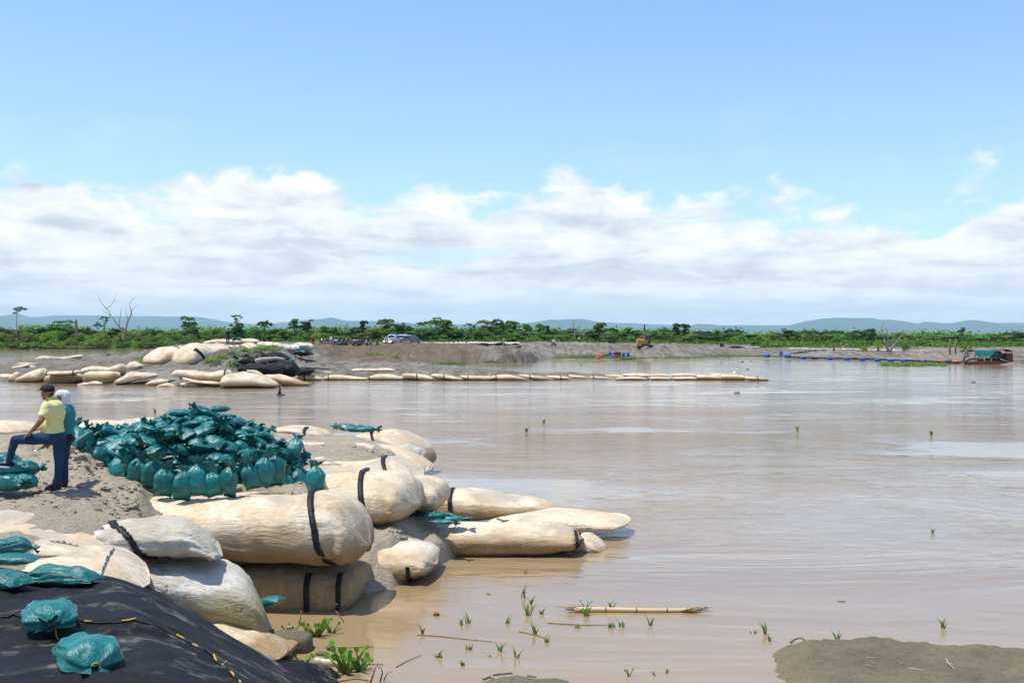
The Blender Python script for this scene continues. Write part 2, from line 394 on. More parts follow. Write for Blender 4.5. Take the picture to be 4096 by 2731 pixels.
M_['wetsand'] = sand_mat('damp_sand', (.215, .18, .11), (.16, .135, .085), (.10, .083, .052), .9, .05, 5, .005)
near_bar('sand_bar', [(3100, 2650), (3130, 2600), (3190, 2572), (3290, 2566), (3430, 2562), (3600, 2572), (3700, 2578), (3830, 2590), (3960, 2600), (4150, 2612), (4700, 2640), (4700, 2950), (3300, 2950), (3150, 2760)], .12, .045, 2)
near_bar('sand_spit', [(1870, 2760), (1960, 2728), (2010, 2722), (2040, 2700), (2075, 2695), (2110, 2712), (2140, 2730), (2230, 2727), (2290, 2760), (2200, 2900), (1900, 2900)], .10, .03, 6)
# far banks
Q = (60, -1.5); Z9 = [(420, 2), (2500, 3), (29000, 4)]
FAR = {
 -900: [Q, (105, -1.5), (113, -.3), (118, .6), (128, .9), (150, .9), (165, -.6), (220, -1.2), (352, -.8), (366, .3), (390, 1.2)] + Z9,
 0: [Q, (105, -1.5), (113, -.3), (118, .6), (128, .9), (150, .9), (165, -.6), (220, -1.2), (352, -.8), (366, .3), (390, 1.2)] + Z9,
 130: [Q, (104, -1.5), (112, -.3), (117, .6), (128, 1.0), (165, 1.1), (182, -.6), (220, -1.2), (352, -.8), (366, .3), (390, 1.2)] + Z9,
 200: [Q, (103, -1.5), (111, -.3), (116, .6), (128, 1.15), (150, 1.3), (188, 1.2), (204, -.8), (352, -.8), (366, .3), (390, 1.2)] + Z9,
 450: [Q, (102, -1.5), (108, -.2), (113, .7), (125, 1.25), (150, 1.4), (185, 1.2), (202, -.8), (352, -.8), (366, .3), (390, 1.2)] + Z9,
 600: [Q, (101, -1.5), (107, -.2), (112, .7), (119, 1.3), (124, 2.1), (133, 2.9), (152, 2.2), (200, -.8), (366, -.3), (390, 1.2)] + Z9,
 700: [Q, (99, -1.5), (104, -.2), (109, .6), (118, 1.3), (122, 2.3), (131, 3.45), (150, 3.3), (200, -.8), (366, -.3), (390, 1.2)] + Z9,
 900: [Q, (98, -1.5), (102.5, -.2), (108, .9), (116, 1.4), (119.5, 2.9), (124, 3.6), (145, 3.6), (200, .5), (366, .8), (390, 1.2)] + Z9,
 1050: [Q, (99, -1.5), (103.5, -.2), (110, .9), (116, 1.5), (122, 2.8), (128, 3.2), (150, 3.2), (200, 2.6), (366, 2), (390, 2)] + Z9,
 1220: [Q, (112, -1.5), (117, -.2), (121, .72), (135, 1.0), (150, 1.9), (165, 3.0), (180, 3.1), (230, 2.8), (366, 2), (390, 2)] + Z9,
 1400: [Q, (112, -1.5), (117, -.2), (121, .72), (143, .5), (175, 1.25), (189, 2.75), (205, 2.85), (230, 2.8), (300, 2.3), (390, 2)] + Z9,
 1640: [Q, (112, -1.5), (117, -.2), (121, .72), (140, .5), (178, .7), (196, 2.4), (209, 2.95), (230, 2.85), (300, 2.3), (390, 2)] + Z9,
 1800: [Q, (112, -1.5), (117, -.2), (121, .72), (140, .45), (172, .25), (206, 2.5), (215, 2.85), (240, 2.7), (300, 2.3), (390, 2)] + Z9,
 1880: [Q, (112, -1.5), (117, -.2), (121, .72), (142, .6), (158, -.1), (171, -.7), (187, .1), (212, 2.7), (240, 2.6), (300, 2.3)] + Z9,
 2100: [Q, (112, -1.5), (117, -.2), (121, .22), (132, .30), (141, -.3), (150, -1), (188, -.6), (201, .9), (228, 2.7), (270, 2.4)] + Z9,
 2250: [Q, (112, -1.5), (117, -.2), (121, .22), (130, .30), (138, -.4), (150, -1), (212, -.4), (219, .4), (245, 2.7), (280, 2.4)] + Z9,
 2450: [Q, (112, -1.5), (117, -.3), (121, .22), (127, .30), (133, -.5), (150, -1), (215, -.3), (222, .35), (254, 2.3), (300, 2.1)] + Z9,
 2700: [Q, (112, -1.5), (117, -1), (121, -.8), (127, -.8), (133, -1), (150, -1), (208, -.3), (215, .35), (242, 1.9), (300, 1.7)] + Z9,
 3000: [Q, (112, -1.5), (117, -1), (121, -1), (127, -1), (133, -1), (150, -1), (231, -.3), (238, .3), (262, 1.25), (300, 1.5)] + Z9,
 3400: [Q, (112, -1.5), (117, -1), (121, -1), (127, -1), (133, -1), (150, -1), (210, -.4), (216, .4), (223, 1.35), (300, 1.5)] + Z9,
 3800: [Q, (112, -1.5), (117, -1), (121, -1), (127, -1), (133, -1), (150, -1), (188, -.4), (194, .4), (200, 1.5), (300, 1.5)] + Z9,
 4100: [Q, (112, -1.5), (117, -1), (121, -1), (127, -1), (133, -1), (150, -1), (170, -.4), (176, .35), (184, 1.3), (300, 1.5)] + Z9,
 5000: [Q, (112, -1.5), (117, -1), (121, -1), (127, -1), (133, -1), (145, -1), (155, -.4), (160, .35), (166, 1.3), (300, 1.5)] + Z9,
}
FB = [(W(2010, 1400, 194), 9, 1.25), (W(2060, 1400, 192), 6, .9), (W(1915, 1400, 190), 5, .5), (W(2350, 1390, 238), 10, .5), (W(2430, 1390, 236), 6, .6), (W(2620, 1400, 228), 8, .9), (W(2700, 1400, 236), 9, .6), (W(2570, 1400, 232), 6, .5), (W(2980, 1400, 255), 12, .5)]
def nz_far(x, y, z):
    if z < -.35: return 0
    if y < 132 and x > -22: z += 0; return .38 * fb(x, y, .22, 4) * max(0, min(1, z * 1.6)) + .12 * fb(x, y, .9, 3) * max(0, min(1, z * 2))
    a = min(1, .4 + max(0, z) * .5)
    v = .26 * fb(x, y, .07, 2) + .22 * fb(x, y, .3, 7) + .12 * fb(x, y, 1.1, 5)
    # rain gullies down the berm faces
    if y > 150: v += (.34 * noise.noise(Vector((x * .40 + y * .18, y * .03, 3))) + .22 * noise.noise(Vector((x * .95 + y * .3, y * .06, 13)))) * min(1, max(0, z * .6))
    v *= a
    for p, r, h in FB:
        q = ((x - p.x) ** 2 + (y - p.y) ** 2) / (r * r)
        if q < 5: v += h * math.exp(-q) * (1 + .35 * fb(x, y, .5, 8))
    if y > 500: v *= max(0, 1 - (y - 500) / 500)
    return v
def far_mat():
    m, N, bs = newmat('grey_river_sand')
    g = N.a('ShaderNodeTexCoord').outputs['Object']
    c = N.mix(N.ramp(N.noise(g, .05, 6, .6, .6), [(.4, 0), (.6, 1)]), (.30, .27, .225), (.225, .20, .16))
    # browner freshly dug earth of the berm: a band of the bank material
    sp = N.a('ShaderNodeSeparateXYZ', {0: g}).outputs
    bx = N.m('DIVIDE', sp[0], sp[1])
    reg = N.m('MULTIPLY', N.ramp(N.m('ADD', bx, .5), [(.318, 0), (.325, 1), (.46, 1), (.485, .0)]), N.ramp(N.m('DIVIDE', N.m('ADD', sp[1], N.m('MULTIPLY', N.m('SUBTRACT', N.noise(g, .16, 5, .7), .5), 22)), 400), [(.405, 0), (.425, 1), (.54, 1), (.6, .4)]))
    c = N.mix(N.m('MULTIPLY', reg, .85), c, (.175, .125, .075))
    c = N.mix(N.m('MULTIPLY', N.ramp(N.noise(g, .9, 6, .7), [(.48, 0), (.66, 1)]), .7), c, (.095, .08, .06))
    # dark streaks painted into the colour for the shading of gullies down the slopes
    rn = N.noise(N.a('ShaderNodeMapping', {0: g, 2: (0, 0, R(24)), 3: (1, .12, .4)}).outputs[0], .9, 6, .7, .5)
    c = N.mix(N.m('MULTIPLY', N.ramp(rn, [(.46, 0), (.60, 1)]), .65), c, (.10, .075, .052))
    # scrubby green ground beyond the berms
    gr = N.ramp(N.m('DIVIDE', N.m('ADD', sp[1], N.m('MULTIPLY', N.m('SUBTRACT', N.noise(g, .04, 4, .6), .5), 80)), 1000), [(.325, 0), (.345, 1)])
    c = N.mix(gr, c, N.mix(N.noise(g, .4, 4, .6), (.05, .10, .02), (.10, .16, .035)))
    N.l.new(c, bs.inputs['Base Color']); bs.inputs['Roughness'].default_value = .95; bs.inputs['Specular IOR Level'].default_value = .1
    b = N.a('ShaderNodeBump', {'Height': N.noise(N.a('ShaderNodeMapping', {0: g, 3: (1, .6, 1)}).outputs[0], 1.0, 7, .7), 'Distance': .6, 'Strength': 1.0})
    N.l.new(b.outputs[0], bs.inputs['Normal']); return m
M_['farsand'] = far_mat()
ds = np.concatenate([[60, 95], np.arange(97, 150, .45), np.arange(150, 260, .7), np.arange(260, 430, 4), [450, 500, 600, 800, 1200, 2500, 5000, 12000, 29000]])
sheet('ground', np.concatenate([[-7000, -5000, -3000, -2000, -1300, -900], np.arange(-600, 4700, 10), [5000, 6000, 8000, 11000]]), ds, FAR, M_['farsand'], nz_far)
tag(mkobj('river_water', [(-24000, -300, 0), (24000, -300, 0), (24000, 29000, 0), (-24000, 29000, 0)], [(0, 1, 2, 3)], M_['water']), kind='structure')
# blue hills on the horizon: ridges several kilometres off
M_['hill'] = mat('forested_hills', (.035, .075, .03), (.055, .095, .035), .01, 1, spec=0)
def ridge(pts, d, depth, seed):
    xs = np.arange(-2600, 6800, 14); prof = np.interp(xs, [p[0] for p in pts], [p[1] for p in pts]); vs = []; K = 9
    for x, y in zip(xs, prof):
        top = H - (y - YH) * d / F
        for k in range(K):
            t = k / (K - 1); dd = d - depth * (1 - t); h = top * math.sin(t * math.pi / 2) ** 1.3
            h *= 1 + .10 * fb(x, k * 60, .012, seed) * (1 - t * .6)
            if k == K - 1: h += top * .02 * fb(x, 0, .03, seed)
            vs.append(((x - CX) * dd / F, dd, h - 3))
    fs = [(i * K + k, (i + 1) * K + k, (i + 1) * K + k + 1, i * K + k + 1) for i in range(len(xs) - 1) for k in range(K - 1)]
    tag(mkobj('hills', vs, fs, M_['hill']), kind='structure')
ridge([(-2600, 1290), (-400, 1300), (0, 1262), (70, 1252), (120, 1268), (190, 1266), (235, 1260), (400, 1262), (600, 1264), (780, 1266), (825, 1272), (880, 1281), (930, 1290), (1050, 1298), (1130, 1290), (1240, 1276), (1330, 1270), (1400, 1285), (1500, 1283), (1700, 1296), (2000, 1298), (2170, 1284), (2300, 1278), (2360, 1285), (2500, 1292), (2700, 1300), (3100, 1300), (3700, 1296), (4096, 1290), (6800, 1300)], 28500, 3800, 4)
ridge([(-2600, 1310), (0, 1268), (60, 1272), (150, 1290), (500, 1305), (1000, 1312), (1200, 1300), (1322, 1269), (1380, 1283), (1460, 1284), (1560, 1296), (1620, 1288), (1680, 1300), (1850, 1310), (2100, 1302), (2160, 1284), (2200, 1278), (2330, 1276), (2370, 1283), (2420, 1310), (2700, 1308), (2745, 1308), (2790, 1294), (2850, 1297), (2900, 1306), (3120, 1312), (3220, 1283), (3330, 1271), (3490, 1271), (3520, 1278), (3570, 1278), (3670, 1293), (3700, 1287), (3800, 1292), (3890, 1278), (3960, 1288), (4060, 1300), (4096, 1296), (4400, 1285), (6800, 1310)], 23500, 3200, 9)

# clods, crusts and litter trodden into the near sand (uncountable)
rc = random.Random(8); cm = MB()
def near_z(x, y):
    c = CX + F * x / y; keys = sorted(NEAR); c0 = max([k for k in keys if k <= c] or [keys[0]]); c1 = min([k for k in keys if k >= c] or [keys[-1]])
    t = 0 if c1 == c0 else (c - c0) / (c1 - c0); t = t * t * (3 - 2 * t) * .5 + t * .5
    pd = [a[0] * (1 - t) + b[0] * t for a, b in zip(NEAR[c0], NEAR[c1])]; pz = [a[1] * (1 - t) + b[1] * t for a, b in zip(NEAR[c0], NEAR[c1])]
    z = float(np.interp(y, pd, pz)); return z + nz_near(x, y, z)
cl = [(rc.gauss(q[0], q[1]), rc.gauss(q[2], q[3])) for q in rc.choices([(430, 120, 18.9, .5), (320, 60, 21.2, .5), (250, 160, 18.0, .8), (100, 150, 20, 2.0), (500, 80, 18.6, .5), (1150, 60, 20.6, .3), (1500, 60, 30, 2), (1620, 50, 22.8, .3), (1150, 30, 18.2, .3)], k=620)]
for px, d in cl:
    x = (px - CX) / F * d; z = near_z(x, d)
    if z < .1: continue
    s_ = rc.uniform(.012, .045) * (1 if rc.random() < .9 else 2.0); cm.ell((x, d, z + s_ * .2), (s_ * rc.uniform(.8, 1.6), s_, s_ * .6), 6, 4, (0, 0, rc.random() * 3), .8)
tag(cm.build('sand_clods', M_['sand'], None, False), 'loose clods and crumbs of sand scattered on the near bank', 'clods', kind='stuff')
# ------------------------------------------------------------------ geotextile bags
def hermite(xs, ys, q):
    xs = np.array(xs, float); ys = np.array(ys, float); m = np.gradient(ys, xs) if len(xs) > 2 else np.full(len(xs), (ys[-1] - ys[0]) / (xs[-1] - xs[0]))
    i = np.clip(np.searchsorted(xs, q) - 1, 0, len(xs) - 2); h = xs[i + 1] - xs[i]; t = (q - xs[i]) / h
    return (2 * t**3 - 3 * t**2 + 1) * ys[i] + (t**3 - 2 * t**2 + t) * h * m[i] + (-2 * t**3 + 3 * t**2) * ys[i + 1] + (t**3 - t**2) * h * m[i + 1]
class Bag:
    def __init__(s, st, d, w, seed, wr=.03, lump=.05, ex=.78, cap=.07, pleats=(), hmin=.02, sag=0, twist=0):
        s.fc = {}; st = sorted(st); s.seed = seed; s.wr = wr; s.lump = lump; s.ex = ex; s.cap = cap; s.pleats = pleats
        d0, d1 = d if isinstance(d, tuple) else (d, d)
        n = len(st); px = np.array([q[0] for q in st], float); t = (px - px[0]) / (px[-1] - px[0])
        dc = d0 + (d1 - d0) * t
        hh = np.array([(q[2] - q[1]) for q in st], float) * dc / F / 2
        ww = w * np.minimum(1, hh / (hh.max() * .62)) ** .6
        zt = H - (np.array([q[1] for q in st]) - YH) * dc / F
        zb = H - (np.array([q[2] for q in st]) - YH) * (dc - .55 * ww) / F
        s.xs = (px - CX) * dc / F; s.cz = (zt + zb) / 2; s.h = np.maximum((zt - zb) / 2, hmin); s.w = ww; s.dc = dc; s.t = t
        s.zb0 = float(zb.min()); s.zt0 = float(zt.max()); s.hm = float(s.h.max())
        s.L = float(abs(s.xs[-1] - s.xs[0]))
    def frame(s, u):
        u = round(min(1, max(0, u)), 5)
        if u not in s.fc: s.fc[u] = s._frame(u)
        return s.fc[u]
    def _frame(s, u):
        q = np.array([u])
        x = float(hermite(s.t, s.xs, q)[0]); z = float(hermite(s.t, s.cz, q)[0]); h = max(.01, float(hermite(s.t, s.h, q)[0])); w = max(.02, float(hermite(s.t, s.w, q)[0])); d = float(np.interp(u, s.t, s.dc))
        return Vector((x, d, z)), h, w
    def surf(s, u, th, off=0):
        c, h, w = s.frame(u); c2, _, _ = s.frame(min(1, u + .02)); c1, _, _ = s.frame(max(0, u - .02))
        tx, ty = c2.x - c1.x, c2.y - c1.y; l = math.hypot(tx, ty) or 1; nx, ny = ty / l, -tx / l            # towards the camera
        e = min(u, 1 - u) / s.cap; k = math.sqrt(max(0, 1 - (1 - min(1, e)) ** 2)) if e < 1 else 1; k = max(k, .04)
        ct, sn = math.cos(th), math.sin(th); ex = s.ex
        a = math.copysign(abs(ct) ** ex, ct) * w * k; b = math.copysign(abs(sn) ** ex, sn) * h * k; a *= 1 - .10 * sn
        p = Vector((c.x + nx * a, c.y + ny * a, c.z + b))
        r = min(h, w * 1.2); sd = s.seed
        n1 = noise.noise(Vector((p.x * .9 + sd, p.y * .9, p.z * .9))); n2 = noise.noise(Vector((p.x * 2.6, p.y * 2.6 + sd, p.z * 2.6)))
        dsp = (n1 * s.lump * 1.6 + n2 * s.lump * .6) * min(1, r / .5)
        # long soft creases running along the bag, stronger at its gathered ends
        en = math.exp(-min(u, 1 - u) * s.L / .55)
        cr = abs(math.sin(th * 5.5 + 2.2 * noise.noise(Vector((u * 3, th * .7, sd))) + sd)) ** .5
        cr2 = abs(math.sin(th * 13 + 3 * noise.noise(Vector((u * 4, th, sd + 5)))))
        dsp -= s.wr * (.45 + 1.6 * en) * (1 - cr) + s.wr * .5 * (.35 + en) * (1 - cr2)
        fo = u * s.L * 2.3 + th * 1.1 + 2.4 * noise.noise(Vector((u * s.L * .8, th * .8, sd + 9)))
        fm = max(0, noise.noise(Vector((u * s.L * .7 + 3, th * .9, sd + 2))) + .15)
        dsp -= s.wr * 1.9 * fm * (1 - abs(math.sin(fo))) ** 3 - s.wr * .5 * fm
        for pu, pa, wd in s.pleats:
            g = math.exp(-((u - pu) * s.L / wd) ** 2); dsp -= pa * g * (.35 + .65 * abs(math.sin(th * 17 + 4 * noise.noise(Vector((u * 6, th * 2, sd))))))
        nn = Vector((nx * ct * h, ny * ct * h, sn * w)).normalized() if (abs(ct) + abs(sn)) else Vector((0, 0, 1))
        return p + nn * (dsp * k + off)
def geobag(label, st, d, w, m='cream', stain=.5, straps=(), name='geotextile_bag', group=None, K=36, Mx=None, zline=None, cat='geotextile bag', seam=None, **kw):
    global BAGN; BAGN += 1
    B = Bag(st, d, w, BAGN * 3.17, **kw)
    Mx = Mx or max(18, min(120, int(B.L / (.065 if B.dc[0] < 60 else .3)))); us = np.linspace(0, 1, Mx)
    us = .5 - .5 * np.cos(us * math.pi) * .55 - .5 * (1 - 2 * us) * .45 if True else us
    us[0] = 0; us[-1] = 1
    vs = []; sa = []
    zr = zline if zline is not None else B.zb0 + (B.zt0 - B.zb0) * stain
    for u in us:
        for k in range(K):
            p = B.surf(float(u), 2 * math.pi * k / K); vs.append(p)
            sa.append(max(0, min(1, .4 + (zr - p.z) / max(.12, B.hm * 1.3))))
    n = len(us)
    fs = [(i * K + k, (i + 1) * K + k, (i + 1) * K + (k + 1) % K, i * K + (k + 1) % K) for i in range(n - 1) for k in range(K)]
    fs += [tuple(range(K)), tuple(range(n * K - 1, (n - 1) * K - 1, -1))]
    loc = (float(B.xs.mean()), float(B.dc.mean()), B.zb0)
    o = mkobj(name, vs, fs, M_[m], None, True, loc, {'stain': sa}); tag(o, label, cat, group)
    lw = .075
    for sp in straps:
        u0, u1, a0, a1 = sp[:4]; lw_ = sp[4] if len(sp) > 4 else .075
        S = 30; v2 = []
        for i in range(S + 1):
            t = i / S; u = u0 + (u1 - u0) * t; th = R(a0 + (a1 - a0) * t)
            du = lw_ / 2 / max(.3, B.L)
            for q, of in ((-1, -.004), (-1, .012), (1, .012), (1, -.004)): v2.append(B.surf(u + q * du, th, of + .022))
        f2 = [(i * 4 + k, (i + 1) * 4 + k, (i + 1) * 4 + (k + 1) % 4, i * 4 + (k + 1) % 4) for i in range(S) for k in range(4)] + [(0, 1, 2, 3), (S * 4 + 3, S * 4 + 2, S * 4 + 1, S * 4)]
        so_ = mkobj('strap', [Vector(v) - Vector(loc) for v in v2], f2, M_['strap'], o, True)
    if seam:          # a raised sewn flap
        u0, u1, a0, a1, hw = seam; S = 40; v2 = []
        for i in range(S + 1):
            t = i / S; u = u0 + (u1 - u0) * t; th = R(a0 + (a1 - a0) * t); wv = .02 * math.sin(i * 1.3) + .02 * noise.noise(Vector((i * .4, BAGN, 0)))
            v2 += [B.surf(u, th, .0), B.surf(u + .01 * math.sin(i), th + .02, hw * .3 + wv * .5), B.surf(u + .012, th, hw * .35 + wv)]
        f2 = [(i * 3 + k, i * 3 + k + 1, (i + 1) * 3 + k + 1, (i + 1) * 3 + k) for i in range(S) for k in range(2)]
        q = mkobj('seam_flap', [Vector(v) - Vector(loc) for v in v2], f2, M_['white'], o, True); md = q.modifiers.new('thick', 'SOLIDIFY'); md.thickness = .012
    return o, B
BAGN = 0
# -- the near bags
G1 = 'large geotextile bags at the tip of the near sand bank'
geobag('huge cream geotextile bag in front of the teal sandbag pile, sand spilling over its top', [(560, 1978, 2015), (640, 1972, 2075), (750, 1978, 2150), (900, 1984, 2222), (1050, 1985, 2258), (1200, 1978, 2272), (1300, 1958, 2285), (1390, 1990, 2287), (1445, 2065, 2280), (1482, 2145, 2225)], (20.9, 20.3), 1.05, stain=.50, straps=[(.745, .90, 98, -62, .11)], group=G1, pleats=[(.86, .07, .45), (.97, .08, .3)], K=48, wr=.04)
geobag('brown geotextile bag standing in the water under the huge cream bag', [(860, 2225, 2330), (940, 2240, 2385), (1050, 2240, 2430), (1200, 2245, 2452), (1320, 2250, 2452), (1410, 2255, 2440), (1462, 2270, 2405)], (20.9, 20.7), 1.05, stain=1.5, straps=[(.70, .72, 48, -80, .10), (.90, .905, 58, -20, .09)], group=G1, ex=.5, K=40, cap=.05)  # brown tint runs over the full height of this bag
geobag('crumpled white geotextile bag with a curved black strap, lying on the lower white bag', [(325, 2128, 2142), (400, 2100, 2185), (450, 2082, 2215), (550, 2068, 2240), (650, 2065, 2248), (750, 2072, 2252), (810, 2108, 2256), (860, 2160, 2256), (893, 2212, 2244)], (17.0, 17.5), .75, 'white', stain=.0, straps=[(.20, .53, 100, -70, .10)], group=G1, pleats=[(.3, .05, .5), (.75, .05, .6), (.95, .05, .25)], K=44, wr=.06)
geobag('bulging white geotextile bag beside the black tarp, its edge seam frayed', [(545, 2232, 2330), (620, 2228, 2400), (700, 2232, 2460), (800, 2240, 2510), (900, 2255, 2535), (985, 2300, 2545), (1045, 2395, 2540), (1086, 2495, 2525)], (17.1, 17.7), .95, 'white', stain=.62, straps=[(.985, .96, -15, -88, .09)], group=G1, pleats=[(.1, .07, .4), (.45, .02, .6)], K=44, wr=.05)
geobag('small creased cream bag end poking up behind the bulging white bag', [(820, 2245, 2300), (890, 2236, 2320), (940, 2250, 2350), (985, 2300, 2400), (1010, 2370, 2420)], (18.1, 18.5), .5, stain=.2, group=G1, wr=.05, K=28)
geobag('cream geotextile bag lying low beside the edge of the black tarp and the mud block', [(830, 2470, 2540), (900, 2508, 2575), (980, 2545, 2620), (1050, 2578, 2645), (1100, 2608, 2652), (1122, 2630, 2648)], (16.6, 16.1), .6, stain=.5, straps=[(.93, .975, 60, -80, .07)], group=G1, wr=.04)
geobag('broad flat peach-coloured geotextile bag with a torn seam, right behind the black tarp', [(30, 2250, 2340), (150, 2222, 2350), (300, 2210, 2355), (420, 2215, 2355), (490, 2240, 2355), (560, 2290, 2355), (600, 2325, 2358)], (15.2, 15.6), 1.15, stain=-.3, group=G1, seam=(.70, .73, 115, -20, .09), K=40, cap=.12)
geobag('wide cream geotextile bag half under the sand, left edge of the photo', [(-250, 2120, 2230), (-100, 2108, 2230), (50, 2108, 2215), (200, 2122, 2215), (330, 2140, 2210), (415, 2165, 2205), (440, 2185, 2200)], (16.2, 16.5), 1.2, stain=-.3, group=G1, seam=(.72, .99, 60, 60, .05))
geobag('low cream patch of a buried geotextile bag on the trodden sand, left edge', [(-200, 2050, 2130), (-60, 2046, 2130), (60, 2046, 2120), (130, 2056, 2112), (180, 2078, 2100)], 17.1, .8, stain=-.5, group=G1)
geobag('huge whitish geotextile bag with a long black strap, right of the sand ledge', [(1130, 1880, 1960), (1220, 1872, 2010), (1320, 1872, 2070), (1420, 1880, 2115), (1520, 1885, 2122), (1600, 1892, 2105), (1650, 1945, 2075), (1677, 2005, 2040)], (24.6, 24.0), 1.15, stain=.38, straps=[(.60, .80, 97, -80, .11)], group=G1, pleats=[(.82, .03, .8)], K=44)
geobag('cream geotextile bag with a diagonal black strap, behind the huge whitish bag', [(1100, 1850, 1880), (1250, 1845, 1880), (1400, 1848, 1900), (1490, 1838, 1925), (1560, 1826, 1945), (1620, 1838, 1945), (1665, 1868, 1930), (1690, 1900, 1915)], (27.4, 26.6), .95, stain=-.1, straps=[(.73, .90, 100, -40, .10)], group=G1, pleats=[(.9, .05, .4)], K=36)
geobag('rounded pale geotextile bag with a black strap, between the whitish bag and the tapering bag', [(1560, 1910, 2000), (1640, 1900, 2045), (1700, 1896, 2055), (1745, 1912, 2050), (1775, 1945, 2025), (1788, 1985, 2005)], (25.7, 25.5), .85, stain=.25, straps=[(.30, .62, 92, -70, .10)], group=G1, pleats=[(.5, .03, .4)], K=36)
geobag('small creased white bag on the shoulder of the far cream tubes', [(1570, 1790, 1830), (1605, 1774, 1855), (1640, 1782, 1872), (1664, 1808, 1865), (1672, 1835, 1850)], (35, 34.6), .7, 'white', stain=.2, group=G1, wr=.06)
geobag('farthest geotextile tube of the near bank, curling down into the water', [(1440, 1735, 1755), (1500, 1722, 1770), (1570, 1720, 1800), (1630, 1738, 1850), (1680, 1785, 1880), (1708, 1835, 1868)], (39.6, 38.6), 1.2, stain=.5, straps=[(.18, .52, 100, -20, .12)], group=G1, K=36)
geobag('cream tube sloping from the sand to the water, below the small white bag', [(1330, 1785, 1800), (1430, 1774, 1800), (1520, 1782, 1835), (1600, 1805, 1885), (1660, 1850, 1905), (1692, 1885, 1900)], (35.5, 33.5), .9, stain=.1, group=G1)
geobag('tapering geotextile bag with a black strap, half in the water right of the pale bags', [(1740, 1960, 2040), (1790, 1950, 2080), (1850, 1952, 2086), (1950, 1966, 2084), (2050, 1985, 2072), (2150, 1998, 2056), (2210, 2016, 2046), (2245, 2034, 2040)], (28.9, 28.4), .85, stain=.72, straps=[(.14, .20, 98, -75, .10)], group=G1, zline=.55, K=36)
geobag('flat sand-streaked bag sinking into the river, frayed tip at right', [(1960, 2070, 2095), (2100, 2048, 2108), (2200, 2037, 2118), (2300, 2042, 2126), (2400, 2056, 2126), (2470, 2066, 2122), (2520, 2076, 2112)], (28.0, 27.2), .95, stain=-.1, group=G1, K=36, lump=.03)
geobag('long cream bag in the brown water, right end gathered by a black strap', [(1560, 2130, 2180), (1640, 2108, 2215), (1750, 2095, 2226), (1900, 2088, 2230), (2100, 2092, 2226), (2230, 2100, 2218), (2300, 2110, 2205), (2336, 2135, 2175)], (25.3, 25.2), .85, stain=.72, straps=[(.955, .965, 85, -60, .08), (.985, .97, 20, -60, .06)], group=G1, pleats=[(.94, .07, .45)], K=44, lump=.03)
geobag('short cream bag end in the water at the right tip of the long bag', [(2305, 2140, 2215), (2335, 2126, 2224), (2370, 2140, 2226), (2400, 2172, 2222), (2418, 2198, 2212)], (25.5, 25.2), .4, stain=.35, straps=[(.12, .35, 95, 20, .06)], group=G1)
geobag('blotchy cream bag with a dark wrinkled end, between the stacked and long bags', [(1400, 2190, 2310), (1480, 2158, 2336), (1560, 2155, 2340), (1640, 2160, 2338), (1700, 2172, 2325), (1735, 2205, 2300), (1750, 2245, 2270)], (22.8, 22.6), 1.0, stain=.55, straps=[(.77, .80, 5, -80, .08)], group=G1, pleats=[(.88, .05, .3)], K=40)
geobag('small strapped cream bag on the far edge of the near bank, right of the pile', [(1100, 1710, 1730), (1170, 1702, 1735), (1230, 1706, 1742), (1280, 1720, 1745), (1312, 1734, 1744)], (37.5, 37.3), .8, stain=.0, straps=[(.62, .72, 90, -40, .10)], group=G1)
G2 = 'buried bags showing as cream patches in the near sand'
for lab, st, d, w in [('long cream strip of a buried bag on the far left of the near bank', [(-300, 1698, 1745), (-60, 1688, 1748), (60, 1686, 1745), (140, 1704, 1738)], 33.2, 1.2),
    ('pale buried bag showing behind the two standing men', [(270, 1700, 1730), (330, 1685, 1735), (430, 1684, 1732), (520, 1695, 1728), (580, 1708, 1722)], 34.0, 1.1),
    ('thin cream bag edge in the sand behind the left flank of the sandbag pile', [(480, 1678, 1696), (560, 1673, 1700), (660, 1676, 1700), (720, 1688, 1698)], 38, .7),
    ('narrow cream strip in the sand at the right edge of the sandbag pile', [(1160, 1770, 1785), (1220, 1766, 1788), (1270, 1767, 1786), (1300, 1774, 1780)], 30.6, .35),
    ('cream bag tip lying in the sand above the whitish strapped bag', [(1360, 1786, 1800), (1400, 1774, 1805), (1450, 1772, 1806), (1500, 1782, 1806)], 32.4, .5),
    ('small round cream patch in the sand right of the pile', [(1256, 1832, 1846), (1270, 1827, 1850), (1290, 1828, 1850), (1302, 1835, 1844)], 27.6, .22)]:
    geobag(lab, st, d, w, stain=-.6, group=G2, lump=.03)

